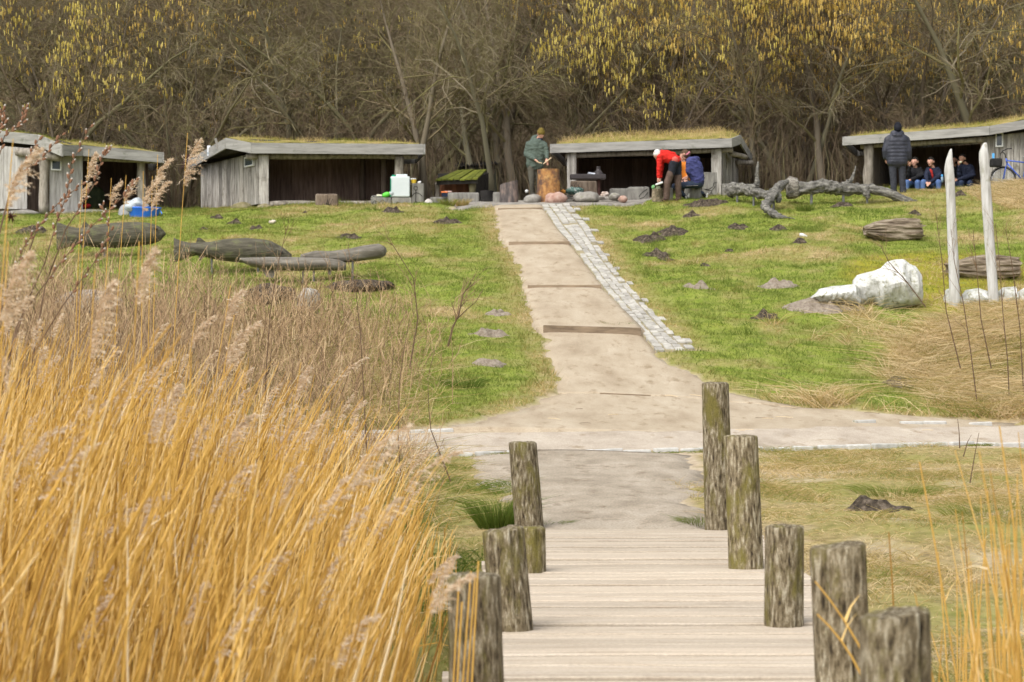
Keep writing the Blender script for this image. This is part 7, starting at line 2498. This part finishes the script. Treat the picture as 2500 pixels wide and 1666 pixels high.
bd = MB().tube([(0, 0, -.012), (0, 0, 0), (0, 0, .012), (0, 0, .019)], [.003, .0078, .007, .002], n=6)
BUD = bpy.data.meshes.new('bud')
BUD.from_pydata(bd.v, [], bd.f)
BUD.materials.append(M_wbud)
fl = MB().ball((0, 0, .017), (.006, .006, .0085), sub=1)
FLUFF = bpy.data.meshes.new('fluff')
FLUFF.from_pydata(fl.v, [], fl.f)
FLUFF.materials.append(M_wfluff)
for i, tpts in enumerate(twigs):
    yy = Yw + .05 * i
    pts = [W(u, v, yy) for u, v in tpts]
    sm_ = []
    for a, b in zip(pts[:-1], pts[1:]):
        for t in (0, .33, .66):
            sm_.append(lerp(a, b, t) + noise.noise_vector(lerp(a, b, t) * 6) * .008)
    sm_.append(pts[-1])
    rad = [.0055 - .0038 * k / (len(sm_) - 1) for k in range(len(sm_))]
    MB().tube(sm_, rad, n=6).build('twig', M_wtwig, wl_t, smooth=True)
    n0 = int(len(sm_) * .45)
    sgn = 1
    for k in range(n0, len(sm_)):
        for tsub in (0, .5):
            if k + 1 >= len(sm_) and tsub:
                continue
            p_ = lerp(sm_[k], sm_[min(k + 1, len(sm_) - 1)], tsub)
            dv = (sm_[min(k + 1, len(sm_) - 1)] - sm_[max(k - 1, 0)]).normalized()
            sd2 = V3(sgn, random.uniform(-.4, .4), 0)
            c_ = p_ + sd2 * .009 + dv * .006
            o = obj('bud', BUD, None, wl_t, c_ - wl_t.location)
            o.rotation_mode = 'QUATERNION'
            o.rotation_quaternion = (dv + sd2 * .35).to_track_quat('Z', 'Y')
            sc_ = random.uniform(.85, 1.25)
            o.scale = (sc_, sc_, sc_)
            if random.random() < .6:
                q_ = obj('fluff', FLUFF, None, o)
            sgn = -sgn
sh = MB()
c_ = W(28, 528, 13.6)
for k in range(22):
    d_ = V3(random.gauss(0, 1), random.gauss(0, .6), random.gauss(.1, .6)).normalized()
    sh.tube([c_, c_ + d_ * .02, c_ + d_ * .04 + V3(0, 0, -.006)], [.006, .006, .001], n=5, flat=.4)
tag(sh.build('seed_head', mat('dark_seed', [(.05, .02, .015), (.11, .05, .035)], scale=20, bump=.2), None, loc=c_), 'dark shrivelled seed head among the willow twigs', 'seed head')


def shrub_stem(name, label, pts, Y, r, m, nb=10, Lb=.3, cat='shrub', seed=1, group=None):
    rg_ = np.random.default_rng(seed)
    P0 = [W(u, v, Y) for u, v in pts]
    t_o = thing(name, P0[0], label, cat, group)
    P1 = np.array([[tuple(p) for p in P0]]) - np.array(P0[0])
    R1 = np.linspace(r, r * .35, len(P0))[None]
    obj('stem', np_mesh('stem', *prisms(P1, R1, np.array([.12]), 6), smooth=True), m, t_o)
    if nb:
        B, RB = kids(rg_, P1, R1, nb, Lb, K=4, tmin=.3, ang=.6, up=.25, jit=.2, rr=.6, rmin=.0022)
        B2, RB2 = kids(rg_, B, RB, 3, Lb * .5, K=3, tmin=.3, ang=.6, up=.2, jit=.2, rr=.7, rmin=.0018)
        st_o = obj('side_twigs', np_mesh('side_twigs', *join([prisms(B, RB, rg_.uniform(.1, .45, len(B)), 4), prisms(B2, RB2, rg_.uniform(.1, .5, len(B2)), 3)])), m, t_o)
        st_o['kind'] = 'stuff'
    return t_o


g1 = G(1095, 845)
shrub_stem('bare_shrub', 'small bare branching shrub on the lawn edge left of the path', [(1093, 850), (1105, 800), (1120, 770), (1130, 720), (1150, 690)], g1.y, .022, M_scrub, 16, .8, seed=3)
shrub_stem('dark_twig', 'thin dark curved twig standing over the gravel track on the left', [(1100, 1175), (1075, 1110), (1052, 1050), (1046, 990), (1045, 930)], 17.2, .006, M_scrub, 0, cat='twig')
for i, (pts, lab) in enumerate(([[(980, 1180), (972, 1080), (975, 940), (985, 860), (1000, 780)], 'dark upright stem left of the curved twig'], [[(900, 1200), (890, 1000), (880, 820), (868, 700), (850, 640)], 'tall dark stem in the middle of the dry scrub'],
                                [[(640, 1150), (650, 900), (660, 760), (680, 640), (700, 560)], 'long thin stem rising in front of the second fish'], [[(1000, 900), (1020, 780), (1010, 680), (960, 600), (945, 590)], 'arching stem right of the flat fish'])):
    shrub_stem('dry_stem', lab, pts, (19, 20, 18, 33)[i], (.006, .007, .006, .012)[i], M_scrub, 9, (.3, .4, .4, .6)[i], seed=20 + i, cat='stem', group='single dry stems left')
rightst = [([(2385, 980), (2370, 860), (2352, 740), (2330, 640), (2322, 560)], 'dark stem in front of the shorter white stake'), ([(2465, 1000), (2460, 880), (2448, 760), (2440, 640), (2430, 545)], 'dark stem in front of the taller white stake'),
           ([(2345, 900), (2310, 760), (2300, 640), (2285, 520)], 'thin dark stem left of the shorter white stake'), ([(2260, 750), (2215, 690), (2170, 640), (2150, 600)], 'slanting dark twig across the white boulder'),
           ([(2500, 980), (2490, 800), (2470, 640), (2455, 560)], 'pale tall stem at the right picture edge'), ([(2420, 900), (2395, 780), (2385, 660), (2375, 560)], 'thin stem between the two white stakes')]
for i, (pts, lab) in enumerate(rightst):
    shrub_stem('dry_stem', lab, pts, 35.5 + .3 * i, .011, M_scrub, 8, .7, seed=40 + i, cat='stem', group='single dry stems right')
for i, (pts, lab) in enumerate((([(2343, 1095), (2342, 1060), (2338, 1023)], 'short dark twig at the right track edge, leftmost'), ([(2352, 1115), (2362, 1080), (2372, 1062)], 'short dark twig at the right track edge, middle'), ([(2368, 1180), (2380, 1110), (2390, 1057)], 'short dark twig at the right track edge, rightmost'))):
    shrub_stem('dark_twig', lab, pts, 20.0, .006, M_scrub, 0, cat='twig', seed=60 + i)
# bits of straw on the gravel
for i in range(26):
    u, v = random.uniform(1270, 2350), random.choice([random.uniform(910, 1250), random.uniform(930, 1060)])
    p = G(u, v)
    if not bool(on_path(p.x, p.y)):
        continue
    a = random.uniform(-.6, .6)
    L_ = random.uniform(.08, .3)
    d_ = V3(math.cos(a), math.sin(a), 0) * L_ / 2
    q0, q1 = p - d_, p + d_
    q0.z, q1.z = gz(q0.x, q0.y) + .03, gz(q1.x, q1.y) + .035
    tag(MB().tube([q0, (q0 + q1) / 2 + V3(0, 0, .006), q1], .004, n=5).build('straw_bit', MATS['pale_wood'] if i % 3 else M_riser, None, loc=p), 'bit of dry straw lying on the pale gravel', 'straw', 'straw bits on the gravel')
